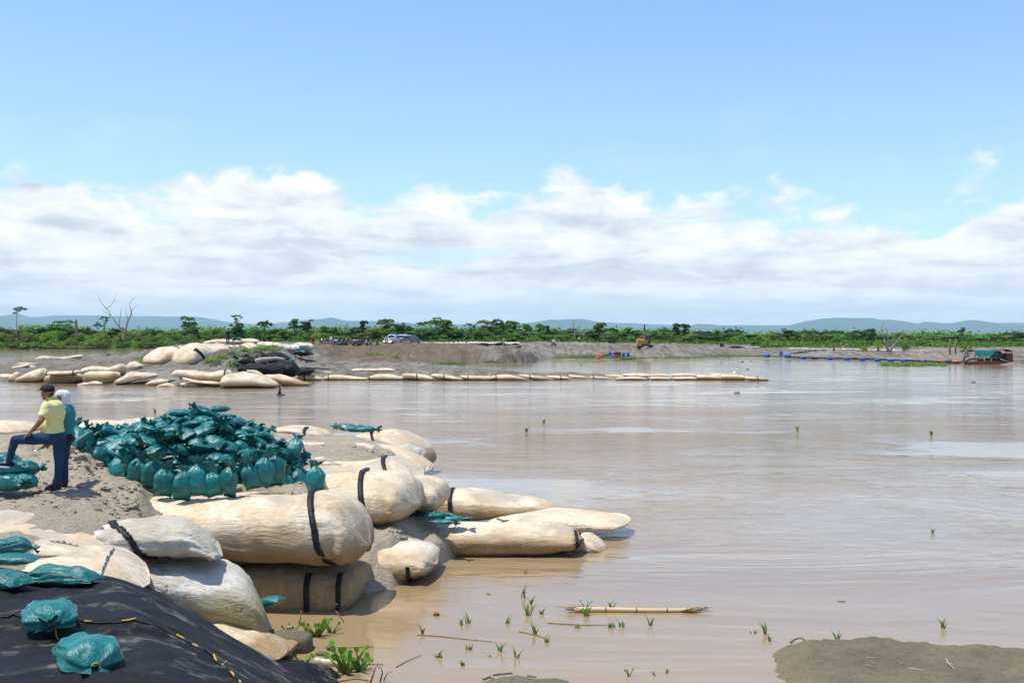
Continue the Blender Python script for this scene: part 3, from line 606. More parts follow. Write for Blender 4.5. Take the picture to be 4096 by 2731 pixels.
# -- the half sunk island at the left and the long breakwater row
def far_row(rows, group, **kw):
    for r in rows:
        lab, st, w, zb = r[:4]; o_ = dict(r[4]) if len(r) > 4 else {}
        o_.update({k: v for k, v in kw.items() if k not in o_})
        yb = max(q[2] for q in st); d = F * (H - zb) / (yb - YH) + .55 * w
        geobag(lab, st, o_.pop('d', d), w, group=group, K=o_.pop('K', 20), cat='geotextile bag', **o_)
GI = 'geotextile bags heaped on the sandy island at the left'
ST = lambda u, c=.12: [(u, u + .03, 95, -75, .10)]
far_row([
 ('long thin saddle-shaped cream bag on top of the sand, left part of the island', [(143, 1432, 1442), (170, 1424, 1443), (220, 1428, 1443), (250, 1428, 1444), (290, 1424, 1436), (320, 1417, 1433), (334, 1422, 1430)], 1.0, 1.0),
 ('flat cream bag at the upper left shore of the island', [(-30, 1458, 1466), (0, 1456, 1465), (60, 1453, 1463), (100, 1449, 1461), (138, 1452, 1459)], .9, .7),
 ('wavy cream bag half under the sand below the flat shore bag', [(20, 1476, 1482), (60, 1466, 1479), (100, 1456, 1472), (118, 1456, 1466)], .8, .65),
 ('small cream bag beside a teal scrap, left part of the island', [(60, 1472, 1483), (100, 1465, 1483), (135, 1462, 1478), (142, 1466, 1474)], .7, .6),
 ('strapped cream bag at the waterline, leftmost of the island', [(-40, 1494, 1524), (0, 1495, 1524), (30, 1496, 1523), (52, 1496, 1514), (64, 1498, 1508)], .9, -.05, dict(straps=ST(.45), stain=.5)),
 ('narrow cream bag leaning beside the leftmost strapped bag at the waterline', [(34, 1514, 1527), (52, 1495, 1528), (68, 1488, 1528), (80, 1492, 1522)], .6, -.05, dict(stain=.3)),
 ('fan-shaped cream bag rising to the right at the waterline, left of the stacked pairs', [(66, 1515, 1528), (95, 1500, 1529), (130, 1485, 1530), (160, 1477, 1529), (178, 1477, 1522), (188, 1489, 1510)], 1.1, -.05, dict(stain=.35)),
 ('upper bag of the left stacked pair, twisted and sandy, at the island waterline', [(183, 1480, 1492), (200, 1485, 1501), (230, 1484, 1503), (270, 1483, 1501), (300, 1480, 1498), (322, 1478, 1490)], .8, .75, dict(straps=ST(.08) + ST(.85), stain=.4)),
 ('lower bag of the left stacked pair, stained at the waterline', [(184, 1504, 1525), (200, 1500, 1533), (240, 1498, 1534), (290, 1495, 1534), (315, 1495, 1528), (327, 1500, 1518)], 1.0, -.05, dict(stain=.75, ex=.6)),
 ('upper bag of the right stacked pair, its right end swollen', [(322, 1478, 1496), (345, 1467, 1496), (400, 1465, 1488), (440, 1467, 1489), (470, 1459, 1494), (490, 1455, 1497), (503, 1465, 1490)], .9, .8, dict(stain=.35)),
 ('lower bag of the right stacked pair, plump and brown at the water', [(336, 1500, 1522), (350, 1489, 1532), (390, 1485, 1535), (440, 1483, 1536), (466, 1485, 1531), (479, 1495, 1515)], 1.0, -.05, dict(stain=.75, ex=.6)),
 ('smooth cream triangular bag with sand on it, right of the stacked pairs', [(496, 1470, 1492), (515, 1454, 1492), (540, 1448, 1486), (562, 1454, 1474), (571, 1460, 1468)], .9, .75, dict(stain=-.2)),
 ('long wrinkled bag with its tail twisted to the right, half under sand', [(457, 1525, 1538), (490, 1505, 1540), (520, 1490, 1532), (560, 1489, 1522), (600, 1488, 1518), (636, 1494, 1502)], 1.0, -.05, dict(stain=.3, wr=.12)),
 ('low cream sliver of a bag in the water under the right stacked pair', [(312, 1534, 1541), (350, 1529, 1542), (390, 1524, 1542), (407, 1531, 1540)], .7, -.1),
 ('low wrinkled bag half buried near the water, left of a dark teal heap', [(584, 1532, 1544), (610, 1520, 1544), (640, 1514, 1540), (672, 1517, 1530)], .8, -.05, dict(wr=.1)),
 ('low smooth cream hump of a bag at the waterline, middle of the island', [(632, 1541, 1549), (665, 1531, 1550), (702, 1542, 1549)], .9, -.1),
 ('low bag with teal sandbags lying on it at the waterline', [(726, 1530, 1543), (760, 1528, 1549), (800, 1533, 1550), (818, 1540, 1548)], .8, -.1),
 ('thin cream sheet-like bag sloping to the water, left of the big pointed bag', [(728, 1508, 1514), (770, 1517, 1528), (830, 1524, 1538), (887, 1527, 1543)], .7, .1),
 ('left one of the two largest cream bags of the island, pointed low end at left', [(584, 1440, 1455), (605, 1414, 1470), (640, 1392, 1466), (680, 1385, 1454), (720, 1384, 1450), (745, 1388, 1425)], 2.0, 1.3, dict(stain=.35, straps=ST(.68), d=(121, 124), ex=.9)),
 ('right one of the two largest cream bags of the island, strap round its lower end', [(708, 1440, 1462), (725, 1405, 1472), (760, 1374, 1470), (800, 1372, 1460), (850, 1372, 1446), (885, 1371, 1436), (894, 1378, 1415)], 2.2, 1.2, dict(stain=.3, straps=[(.2, .5, 40, -50, .25)], d=(119, 122.5), ex=.9)),
 ('long flat cream bag on the crest of the island, behind the standing dark-clothed person', [(814, 1366, 1378), (860, 1358, 1378), (940, 1357, 1376), (1010, 1355, 1374), (1037, 1360, 1372)], 1.4, 3.4, dict(d=133, stain=-.5)),
 ('cream rounded bag end left of the thicket of weeds on the island', [(812, 1464, 1472), (850, 1445, 1472), (880, 1440, 1472), (898, 1450, 1471)], 1.0, 1.2, dict(stain=0)),
 ('upright cream bag among weeds, right of the rounded bag end', [(876, 1430, 1465), (890, 1420, 1471), (905, 1428, 1472), (921, 1450, 1469)], .8, 1.2, dict(stain=.3)),
 ('cream bag half hidden by weeds and teal sandbags', [(908, 1430, 1450), (925, 1422, 1456), (940, 1430, 1456), (950, 1440, 1452)], .7, 1.4, dict(stain=.2)),
 ('cream bags slab lying above the black geotextile, sloping right', [(950, 1424, 1438), (985, 1408, 1438), (1020, 1406, 1438), (1042, 1414, 1434)], 1.2, 2.0, dict(stain=-.1)),
 ('long bent cream bag with green algae underneath, centre of the island front', [(688, 1488, 1510), (705, 1480, 1510), (740, 1480, 1513), (800, 1486, 1522), (850, 1487, 1527), (885, 1479, 1527), (915, 1478, 1512), (930, 1490, 1500)], 1.0, .4, dict(stain=.5, straps=ST(.9), wr=.05)),
 ('biggest pointed cream bag at the waterline, green algae along its foot', [(885, 1530, 1548), (900, 1506, 1551), (940, 1492, 1553), (1000, 1490, 1554), (1050, 1500, 1554), (1090, 1520, 1552), (1114, 1535, 1547)], 1.8, -.05, dict(stain=.33, ex=.9)),
 ('algae-streaked long bag pointing right into the river below the dark cloth', [(1052, 1500, 1512), (1090, 1496, 1523), (1130, 1500, 1540), (1170, 1512, 1541), (1210, 1525, 1545), (1246, 1531, 1540)], 1.1, -.05, dict(stain=.6)),
 ('cream strip of a bag behind the biggest pointed bag', [(988, 1478, 1486), (1020, 1480, 1496), (1050, 1495, 1506)], .6, .8),
], GI, stain=.35, wr=.05, lump=.10)
roll = [(892, 921, 1380, 1414), (920, 955, 1381, 1417), (950, 986, 1378, 1421), (978, 1008, 1370, 1408), (1000, 1035, 1363, 1396), (1032, 1059, 1365, 1396), (1055, 1092, 1367, 1396), (1087, 1118, 1370, 1399), (1113, 1160, 1375, 1412), (1150, 1194, 1376, 1409), (1188, 1215, 1370, 1393), (1208, 1242, 1370, 1403)]
wh = ['first', 'second', 'third', 'fourth', 'fifth', 'sixth', 'seventh', 'eighth', 'ninth', 'tenth', 'eleventh', 'last']
for i, (x0, x1, y0, y1) in enumerate(roll):
    xm = (x0 + x1) / 2; d = 123 + i * 2.6
    geobag('pale rounded bag end, %s right of the standing person on the island crest' % wh[i], [(x0, y0 + 8, y1 - 8), (x0 + (x1 - x0) * .25, y0 + 1, y1), (xm, y0, y1 + 1), (x1 - (x1 - x0) * .2, y0 + 1, y1 - 1), (x1, y0 + 7, y1 - 9)], (d, d + .6), 1.9, 'white' if i > 7 else 'cream', stain=.12, group='bag ends lined up along the island crest', K=22, lump=.06, cap=.25, ex=.85)
brk = [
 [(1150, 1505, 1515), (1200, 1495, 1524), (1260, 1500, 1524), (1292, 1510, 1521)], [(1292, 1508, 1519), (1320, 1499, 1521), (1380, 1500, 1522), (1440, 1508, 1521), (1476, 1512, 1518)],
 [(1466, 1510, 1516), (1500, 1498, 1521), (1540, 1494, 1522), (1600, 1503, 1522), (1643, 1512, 1516)], [(1604, 1495, 1502), (1640, 1492, 1511), (1680, 1494, 1522), (1730, 1506, 1523), (1784, 1518, 1523)],
 [(1724, 1495, 1508), (1750, 1494, 1514), (1790, 1498, 1519), (1840, 1510, 1523), (1870, 1518, 1523)], [(1841, 1499, 1507), (1870, 1502, 1523), (1910, 1502, 1523), (1960, 1504, 1523), (1990, 1502, 1514)],
 [(1968, 1501, 1514), (1985, 1500, 1523), (2040, 1498, 1523), (2080, 1507, 1523), (2116, 1518, 1523)], [(2074, 1497, 1503), (2110, 1498, 1514), (2150, 1502, 1522), (2218, 1516, 1522)],
 [(2184, 1503, 1510), (2220, 1502, 1519), (2260, 1505, 1520), (2298, 1515, 1520)], [(2262, 1498, 1504), (2290, 1499, 1515), (2330, 1502, 1519), (2376, 1514, 1519)],
 [(2360, 1504, 1514), (2400, 1505, 1519), (2472, 1514, 1519)], [(2458, 1512, 1520), (2510, 1506, 1520), (2570, 1508, 1521), (2602, 1515, 1521)],
 [(2602, 1506, 1520), (2650, 1506, 1521), (2692, 1515, 1521)], [(2692, 1508, 1520), (2740, 1506, 1521), (2792, 1508, 1521)],
 [(2786, 1497, 1520), (2830, 1498, 1521), (2870, 1503, 1521), (2892, 1507, 1521)], [(2886, 1496, 1520), (2940, 1498, 1522), (2980, 1502, 1522)],
 [(2978, 1502, 1521), (3020, 1508, 1523), (3060, 1511, 1524), (3072, 1513, 1524)]]
th = ['first', 'second', 'third', 'fourth', 'fifth', 'sixth', 'seventh', 'eighth', 'ninth', 'tenth', 'eleventh', 'twelfth', 'thirteenth', 'fourteenth', 'fifteenth', 'sixteenth', 'seventeenth']
GB = 'geotextile bags lined up in the long low breakwater'
far_row([('front cream bag of the long breakwater, %s from its river tip' % th[len(brk) - 1 - i] if i < len(brk) - 1 else 'cream bag forming the river tip of the long breakwater', st, .8, -.05, dict(stain=.62 if i > 4 else .35, straps=ST([.5, .12, .06, .35, .35, .2, .1, .3, .5, .06, .1, .9, .9, .9, .95, .95, .5][i]))) for i, st in enumerate(brk)], GB, wr=.05, lump=.06)
bk2 = [('sandy cream bag behind the breakwater, nearest the black cloth', [(1228, 1490, 1500), (1270, 1485, 1502), (1330, 1487, 1504), (1402, 1492, 1503)]),
 ('long smooth white tube, rearmost in the breakwater', [(1400, 1478, 1486), (1420, 1475, 1487), (1500, 1473, 1487), (1560, 1472, 1487), (1584, 1475, 1486)]),
 ('cream bag with a black strap in front of the long smooth tube', [(1400, 1488, 1500), (1420, 1485, 1504), (1470, 1487, 1508), (1540, 1482, 1502), (1580, 1484, 1498)]),
 ('short pale bag behind the breakwater where the sand ends', [(1616, 1486, 1492), (1650, 1484, 1494), (1682, 1489, 1493)]),
 ('back-row cream bag, leftmost of the doubled stretch of the breakwater', [(2420, 1500, 1506), (2460, 1498, 1512), (2512, 1506, 1512)]),
 ('back-row cream bag, second from the left in the doubled stretch', [(2486, 1496, 1502), (2530, 1493, 1508), (2590, 1495, 1508), (2604, 1497, 1504)]),
 ('back-row cream bag, third from the left in the doubled stretch', [(2602, 1496, 1505), (2650, 1495, 1505), (2688, 1498, 1504)]),
 ('back-row cream bag, fourth from the left in the doubled stretch', [(2680, 1495, 1504), (2720, 1493, 1508), (2770, 1494, 1508), (2794, 1498, 1508)]),
 ('back-row cream bag leaning over the breakwater near its river tip', [(2840, 1494, 1503), (2875, 1492, 1512), (2905, 1495, 1510)])]
far_row([(l, st, .8, .0, dict(d=(123 if st[0][0] > 2000 else 124.5), stain=.2, straps=ST(.3) if 'strap' in l else ())) for l, st in bk2], 'bags in the second line of the breakwater', wr=.05, lump=.06)
# ------------------------------------------------------------------ black tarps
def tarp_mat():
    m, N, bs = newmat('black_geotextile_cloth')
    g = N.a('ShaderNodeTexCoord').outputs['Object']
    dust = N.m('MULTIPLY', N.ramp(N.noise(N.a('ShaderNodeMapping', {0: g, 2: (0, 0, .3), 3: (.8, 1.1, 1)}).outputs[0], 2.3, 6, .60, .4), [(.54, 0), (.68, 1)]), N.ramp(N.noise(g, 9, 5, .7), [(.40, 0), (.64, 1)]))
    c = N.mix(N.m('MULTIPLY', dust, .75), (.007, .0068, .008), (.26, .235, .175))
    c = N.mix(N.m('MULTIPLY', N.ramp(N.noise(g, 22, 4, .7), [(.60, 0), (.75, 1)]), .25), c, (.2, .18, .14))
    N.l.new(c, bs.inputs['Base Color']); bs.inputs['Roughness'].default_value = .72; bs.inputs['Specular IOR Level'].default_value = .2
    w = N.noise(N.a('ShaderNodeMapping', {0: g, 2: (0, 0, .5), 3: (.5, 2.2, 1)}).outputs[0], 2.2, 6, .6, 1.4)
    b = N.a('ShaderNodeBump', {'Height': w, 'Distance': .04, 'Strength': .14}); b2 = N.a('ShaderNodeBump', {'Height': N.noise(g, 160, 2, .6), 'Distance': .002, 'Strength': .4, 'Normal': b.outputs[0]})
    N.l.new(b2.outputs[0], bs.inputs['Normal']); return m
M_['tarp'] = tarp_mat()
M_['yellow'] = mat('yellow_cord', (.62, .36, .03), (.5, .3, .03), 30, .5)
TA, TB = Vector((-4.10, 12.2)), Vector((-2.32, 8.30))
TD = (TB - TA).normalized(); TN = Vector((-TD.y, TD.x))
FOLD = []
def tarp_z(x, y):
    s = (Vector((x, y)) - TA).dot(TN); z = 2.49 - .066 * (y - 8)
    z += .14 * max(0, -x - 4.6) ** 1.3 * max(0, (y - 8.5) / 4)
    f = max(0, s + .30); z -= .62 * f * f / (f + .30)
    f2 = max(0, y - 12.15 + .12 * math.sin(x * 2)); z -= 1.5 * f2 * f2 / (f2 + .08)
    f3 = max(0, -y + 6.6); z -= f3 * .2
    z += .09 * noise.noise(Vector((x * .7, y * .7, 3))) + .02 * noise.noise(Vector((x * 2.2, y * 3.1, 6)))
    # pulled creases running diagonally over the crest
    q = x * .5 + y * .87 + .25 * noise.noise(Vector((x * .7, y * .7, 1)))
    z += .026 * (1 - abs(math.sin(q * 3.1 + noise.noise(Vector((x, y, 4))) * 1.5))) ** 3 * (1 + noise.noise(Vector((x * .6, y * .6, 8))))
    z += .014 * (1 - abs(math.sin((x * .87 - y * .5) * 4.3 + 2 * noise.noise(Vector((x * .9, y * .9, 14)))))) ** 4
    for (p0, p1, wd, hh) in FOLD:
        e = p1 - p0; t = max(0, min(1, (Vector((x, y)) - p0).dot(e) / e.length_squared)); dd = (Vector((x, y)) - p0 - e * t).length
        z += hh * math.exp(-(dd / wd) ** 2)
    return z
def path_on(pts, z=2.38): return [WZ(a, b, z).to_2d() for a, b in pts]
stp = path_on([(-60, 2505), (60, 2508), (115, 2516), (177, 2521), (244, 2519), (306, 2512), (431, 2497), (551, 2496), (666, 2506), (771, 2540), (857, 2608), (905, 2660), (950, 2712), (1000, 2775)])
fl2 = path_on([(380, 2600), (440, 2570), (540, 2545), (650, 2535), (760, 2555), (850, 2600)])
fl3 = path_on([(300, 2490), (400, 2488), (480, 2478), (600, 2475), (700, 2478)])
for P_l, wd, hh in ((stp, .035, .03), (fl2, .03, .028), (fl3, .04, .022)):
    for a, b_ in zip(P_l[:-1], P_l[1:]): FOLD.append((a, b_, wd, hh))
tz = {}
xs_ = np.arange(-8.2, -.6, .035); ys_ = np.arange(5.4, 13.0, .035); vs = []
for x in xs_:
    for y in ys_: vs.append((x, y, tarp_z(x, y)))
n_ = len(ys_); tl = Vector((-4.5, 9.5, 1.0))
keep = lambda i, j: True
fs = [(i * n_ + j, (i + 1) * n_ + j, (i + 1) * n_ + j + 1, i * n_ + j + 1) for i in range(len(xs_) - 1) for j in range(n_ - 1) if (Vector((xs_[i], ys_[j])) - TA).dot(TN) < 1.9]
tarp = mkobj('black_tarp', vs, fs, M_['tarp'], None, True, tl); tag(tarp, 'large dusty black tarp stretched over the mound in the lower left corner', 'tarp')
# lacing: black cord with yellow stitches showing
def on_path(P_l, step):
    out = []
    for a, b_ in zip(P_l[:-1], P_l[1:]):
        k = max(1, int((b_ - a).length / step))
        for i in range(k): q = a.lerp(b_, i / k); out.append(q)
    return out
pp = on_path(stp, .05); pp = [sum((pp[min(len(pp) - 1, max(0, i + k))] for k in range(-4, 5)), Vector((0, 0))) / 9 for i in range(len(pp))]; mb = MB(); mb.tube([Vector((q.x, q.y, tarp_z(q.x, q.y) + .004)) - tl for q in pp], .009, 6); mb.build('hem_cord', M_['strap'], tarp, True)
for i in range(0, len(pp) - 3, 5):
    if rnd.random() < .8:
        mb = MB(); mb.tube([Vector((q.x + rnd.uniform(-.004, .004), q.y, tarp_z(q.x, q.y) + .014)) - tl for q in pp[i:i + rnd.choice([2, 3, 3])]], .008, 5); mb.build('yellow_stitch', M_['yellow'], tarp, True)
# smaller black cloths
geobag('wrinkled black cloth lying by the water at the bottom edge of the photo', [(960, 2720, 2860), (1060, 2680, 2860), (1150, 2672, 2860), (1240, 2690, 2860), (1310, 2730, 2860), (1370, 2780, 2860)], 15.3, .8, 'tarp', name='black_cloth', cat='cloth', wr=.06, hmin=.05)
TC = 'black cloths draped over the island'
for lab, st, w, d in [('folded black cloth heap at the centre of the island, nearest the water', [(948, 1466, 1480), (985, 1456, 1495), (1040, 1451, 1503), (1100, 1456, 1506), (1135, 1470, 1503)], 1.4, 112),
    ('tall rounded black cloth hump at the right end of the island', [(1070, 1455, 1500), (1105, 1443, 1506), (1150, 1441, 1506), (1185, 1455, 1503), (1200, 1480, 1498)], 1.5, 114),
    ('black cloth ridge leaning on the white bags, behind the bleached log', [(1066, 1415, 1445), (1090, 1407, 1450), (1120, 1409, 1452), (1150, 1425, 1452), (1175, 1440, 1452)], 1.4, 119),
    ('small black cloth hump left of the bleached log', [(1022, 1420, 1442), (1040, 1409, 1446), (1060, 1411, 1446), (1078, 1430, 1442)], 1.0, 118),
    ('low grey-black cloth hump above the folded cloth heap', [(954, 1442, 1456), (980, 1429, 1458), (1010, 1427, 1458), (1028, 1440, 1454)], .9, 116),
    ('black cloth patch under the last white bag ends at the berm', [(1178, 1400, 1420), (1205, 1393, 1422), (1235, 1402, 1422), (1254, 1414, 1421)], 1.4, 142),
    ('flat black cloth at the right foot of the island beside the tubes', [(1185, 1476, 1492), (1215, 1470, 1498), (1245, 1472, 1498), (1256, 1480, 1494)], 1.2, 117)]:
    geobag(lab, st, d, w, 'tarp', name='black_cloth', cat='cloth', group=TC, K=22, wr=.10, lump=.14, ex=.9)
# ------------------------------------------------------------------ teal sandbags
def sackmat():
    m, N, bs = newmat('teal_woven_plastic')
    g = N.a('ShaderNodeTexCoord').outputs['Object']; oi = N.a('ShaderNodeObjectInfo').outputs['Random']
    sp = N.a('ShaderNodeSeparateXYZ', {0: g}).outputs
    c = N.mix(oi, (.003, .125, .105), (.008, .20, .18))
    c = N.mix(N.m('MULTIPLY', N.ramp(N.noise(g, 7, 5, .65), [(.5, 0), (.7, 1)]), .34), c, (.12, .21, .17))
    gx = N.m('ABSOLUTE', N.m('SINE', N.m('MULTIPLY', sp[0], 260))); gy = N.m('ABSOLUTE', N.m('SINE', N.m('MULTIPLY', sp[1], 260)))
    grid = N.m('MAXIMUM', N.m('GREATER_THAN', gx, .93), N.m('GREATER_THAN', gy, .93))
    c = N.mix(N.m('MULTIPLY', grid, .45), c, (.002, .06, .06))
    N.l.new(c, bs.inputs['Base Color']); bs.inputs['Roughness'].default_value = .32; bs.inputs['Specular IOR Level'].default_value = .5
    b = N.a('ShaderNodeBump', {'Height': N.noise(N.a('ShaderNodeMapping', {0: g, 3: (1, 3, 2)}).outputs[0], 8, 5, .6, 1.0), 'Distance': .02, 'Strength': .7})
    b2 = N.a('ShaderNodeBump', {'Height': N.m('MAXIMUM', gx, gy), 'Distance': .0015, 'Strength': .5, 'Normal': b.outputs[0]})
    N.l.new(b2.outputs[0], bs.inputs['Normal']); return m
M_['sack'] = sackmat()
def make_sack(seed, L=.54, Wd=.36, T=.20, m=30, K=26, neck=True, flop=0):
    rr = random.Random(seed); root = bpy.data.objects.new('sandbag', None)
    bend = rr.uniform(-.25, .25); tw = rr.uniform(-.5, .5); k1 = rr.choice([7, 8, 9]); ph = rr.uniform(0, 6)
    u0 = .35 if K < 50 else .60
    def sec(u):     # u -1 .. 1
        if neck:
            w = Wd / 2 * (.84 + .16 * math.sin(min(1, (u + 1) / 1.1) * math.pi / 2))
            if u > u0: w *= .20 + .80 * math.cos((u - u0) / (1 - u0) * math.pi / 2) ** .8
            t = T / 2 * max(.06, (1 - ((1 - (u + 1) / 1.0) if u < 0 else 0) ** 3.2)) if u < 0 else T / 2
            if u > u0: t *= .30 + .70 * math.cos((u - u0) / (1 - u0) * math.pi / 2) ** .8
        else:
            w = Wd / 2 * (1 - .12 * u * u); t = T / 2 * max(.06, 1 - abs(u) ** 3.4)
        return w, t
    def P_(u, v, r=1):
        w, t = sec(u); c, s_ = math.cos(v), math.sin(v)
        g = max(0, (u - .25) / .75) if neck else 0
        rw = 1 - (.07 + (.34 if K < 50 else .12) * g) * abs(math.sin(v * k1 / 2 + ph + tw * u)) - .05 * abs(math.sin(v * k1 + 3 * u + ph))
        y = math.copysign(abs(c) ** .85, c) * w * rw; z = math.copysign(abs(s_) ** .9, s_) * t * rw
        if z < 0: z *= .72
        x = u * L / 2
        n1 = noise.noise(Vector((x * 6 + seed, y * 6, z * 6))) * .028; n2 = noise.noise(Vector((x * 15, y * 15 + seed, z * 15))) * .011
        z += (n1 + n2) * (.4 + .6 * (s_ > -.2)) + bend * .12 * (u * u - .3) + flop * max(0, u) ** 2 * -.16
        y += n1 * .8 + tw * .05 * u * u
        if u < -.9: x -= .012 * abs(c) ** 6 * 3          # corner ears of the sewn end
        return (x, y, z + T * .36)
    vs = []; us = [-1 + 2 * i / m for i in range(m + 1)]
    us = [math.copysign(abs(u) ** .8, u) for u in us]
    for u in us:
        for k in range(K): vs.append(P_(u, 2 * math.pi * k / K))
    fs = [(i * K + k, i * K + (k + 1) % K, (i + 1) * K + (k + 1) % K, (i + 1) * K + k) for i in range(m) for k in range(K)] + [tuple(range(K - 1, -1, -1)), tuple(range(m * K, (m + 1) * K))]
    o = mkobj('sack_body', vs, fs, M_['sack'], root)
    if neck:
        c0 = Vector(np.mean([vs[m * K + k] for k in range(K)], axis=0)); vs2 = []; KK = 22; LN = rr.uniform(.09, .15); NN = 6
        dz = rr.uniform(-.5, .5); dy = rr.uniform(-.4, .4)
        for i in range(NN + 1):
            t = i / NN; r = .022 + (.10 if K < 50 else .055) * t ** .8
            for k in range(KK):
                v = 2 * math.pi * k / KK; q = r * (1 + .5 * t * math.sin(v * 5 + ph) + .35 * t * math.sin(v * 9 + seed))
                vs2.append(c0 + Vector((LN * t * (1 + .35 * math.sin(v * 3 + ph)) - .004, dy * LN * t + q * math.cos(v), dz * LN * t + q * math.sin(v) * .6)))
        fs2 = [(i * KK + k, i * KK + (k + 1) % KK, (i + 1) * KK + (k + 1) % KK, (i + 1) * KK + k) for i in range(NN) for k in range(KK)]
        nk = mkobj('tied_neck', vs2, fs2, M_['sack'], root, True)
        mb = MB(); mb.torus(c0, .028, .0055, 'X', 16, 6)
        e = c0 + Vector((0, .02, -.03)); mb.tube([e, e + Vector((.02, rr.uniform(-.04, .04), -.05)), e + Vector((.01, rr.uniform(-.06, .06), -.13))], .0042, 5)
        mb.build('tie_string', M_['yellow'], root, True)
    return root
protos = [make_sack(s, *a) for s, a in [(11, (.56, .36, .21)), (23, (.52, .38, .22)), (37, (.58, .34, .20)), (41, (.50, .36, .23)), (59, (.55, .40, .20)), (71, (.60, .35, .21))]]
protos.append(make_sack(83, .52, .36, .20, neck=False)); upr = [make_sack(s, .50, .37, .27) for s in (101, 113, 127)]
hires = [make_sack(s, .60, .44, .24, 70, 56) for s in (131, 149)]
USED = set()
def sack(pr, loc, rot, label, group, scale=1.0):
    o = copy_tree(pr); USED.add(pr); o.location = loc; o.rotation_euler = rot if not isinstance(rot, Matrix) else rot.to_euler(); o.scale = (scale,) * 3 if not isinstance(scale, tuple) else scale
    o.name = 'sandbag'; return tag(o, label, 'sandbag', group)
def orient(xdir, up):
    x = Vector(xdir).normalized(); z = Vector(up); z = (z - x * z.dot(x)).normalized(); y = z.cross(x)
    return Matrix((x, y, z)).transposed()
# the big pile
PX, PY = -6.35, 22.95
def gz(x, y):            # ground height of the bank under a point
    c = CX + F * x / y; keys = sorted(NEAR); c0 = max([k for k in keys if k <= c] or [keys[0]]); c1 = min([k for k in keys if k >= c] or [keys[-1]])
    t = 0 if c1 == c0 else (c - c0) / (c1 - c0); t = t * t * (3 - 2 * t) * .5 + t * .5
    pd = [a[0] * (1 - t) + b[0] * t for a, b in zip(NEAR[c0], NEAR[c1])]; pz = [a[1] * (1 - t) + b[1] * t for a, b in zip(NEAR[c0], NEAR[c1])]
    z = float(np.interp(y, pd, pz)); return z + nz_near(x, y, z)
def mound(x, y):
    dx = x - PX; dy = y - PY
    a = 2.65 if dx < 0 else 2.15; b = 1.85 if dy < 0 else 2.0
    pk = .35                                            # crest lies right of centre
    q = math.sqrt((dx / a) ** 2 + (dy / b) ** 2)
    h = 1.02 * max(0, 1 - q ** 2.6) * (.74 + .26 * math.exp(-((dx - pk) / 1.3) ** 2))
    return h
PG = 'teal sandbags of the big pile'
def region_label(dx, dy, h):
    if h > .8: return 'dark teal sandbag among those on the crest of the big pile'
    if dx < -1.5: return 'teal sandbag among those on the left flank of the big pile'
    if dx > 1.25: return 'teal sandbag among those on the right flank of the big pile'
    if dy < -.9: return 'teal sandbag among those low on the front face of the big pile'
    if dy > .5: return 'teal sandbag among those on the far side of the big pile'
    return 'teal sandbag among those on the upper front face of the big pile'
cnt = 0; placed = []
rp = random.Random(5)
for lay, off in ((0, 0.0), (1, -.19)):
    y = PY - 1.8
    while y < PY + 1.9:
        x = PX - 2.75 + rp.random() * .2
        while x < PX + 2.3:
            xx, yy_ = x + rp.uniform(-.1, .1), y + rp.uniform(-.09, .09)
            h = mound(xx, yy_)
            dx, dy = xx - PX, yy_ - PY
            a = 2.65 if dx < 0 else 2.15; b = 1.85 if dy < 0 else 2.0
            q = math.hypot(dx / a, dy / b)
            vis = dy < .9 or lay == 0 and dy < 1.3
            if q < (.99 if lay == 0 else .85) and vis and not (lay == 1 and dy > .5):
                e = .05; gx_ = (mound(xx + e, yy_) - mound(xx - e, yy_)) / .1; gy_ = (mound(xx, yy_ + e) - mound(xx, yy_ - e)) / .1
                nrm = Vector((-gx_, -gy_, 1.25)).normalized() + Vector((rp.uniform(-.35, .35), rp.uniform(-.35, .35), 0))
                an = rp.uniform(0, 2 * math.pi)
                if rp.random() < .5: an = math.atan2(dy, dx) + rp.uniform(-.9, .9) + (math.pi if rp.random() < .25 else 0)
                xd = Vector((math.cos(an), math.sin(an), rp.uniform(-.35, .45)))
                if h < .25: xd.z += .9
                z = gz(xx, yy_) + h + off + rp.uniform(-.04, .06) - .09
                sack(rp.choice(protos), (xx, yy_, z), orient(xd, nrm), region_label(dx, dy, h + off), PG, rp.uniform(.88, 1.05)); cnt += 1
            x += .30
        y += .25
# standing front row and other bags one can point to
FR = [(504, 1916, 22.0, 0, -.5, 'diagonally leaning teal sandbag at the left of the front row of the pile'), (562, 1932, 21.2, 1, 0, 'upright teal sandbag, first from the left in the front row of the pile'), (612, 1942, 20.9, 0, .1, 'upright teal sandbag, second from the left in the front row of the pile'),
      (661, 1974, 20.55, 1, -.05, 'upright ribbed teal sandbag, third from the left in the front row'), (728, 1988, 20.4, 2, .05, 'plump teal sandbag with a pointed bottom corner, nearest the huge cream bag'), (790, 1972, 20.5, 0, .05, 'upright teal sandbag with a long yellow string, middle of the front row'),
      (856, 1976, 20.5, 1, -.08, 'upright teal sandbag right of the one with the long yellow string'), (932, 1972, 20.5, 2, .12, 'wide teal sandbag leaning right, fourth from the right in the front row'), (998, 1948, 20.8, 0, -.1, 'teal sandbag in shadow, third from the right in the front row'),
      (1052, 1938, 21.0, 1, .1, 'teal sandbag with pointed corners, second from the right in the front row'), (1096, 1926, 21.3, 2, 0, 'teal sandbag at the right end of the front row of the pile')]
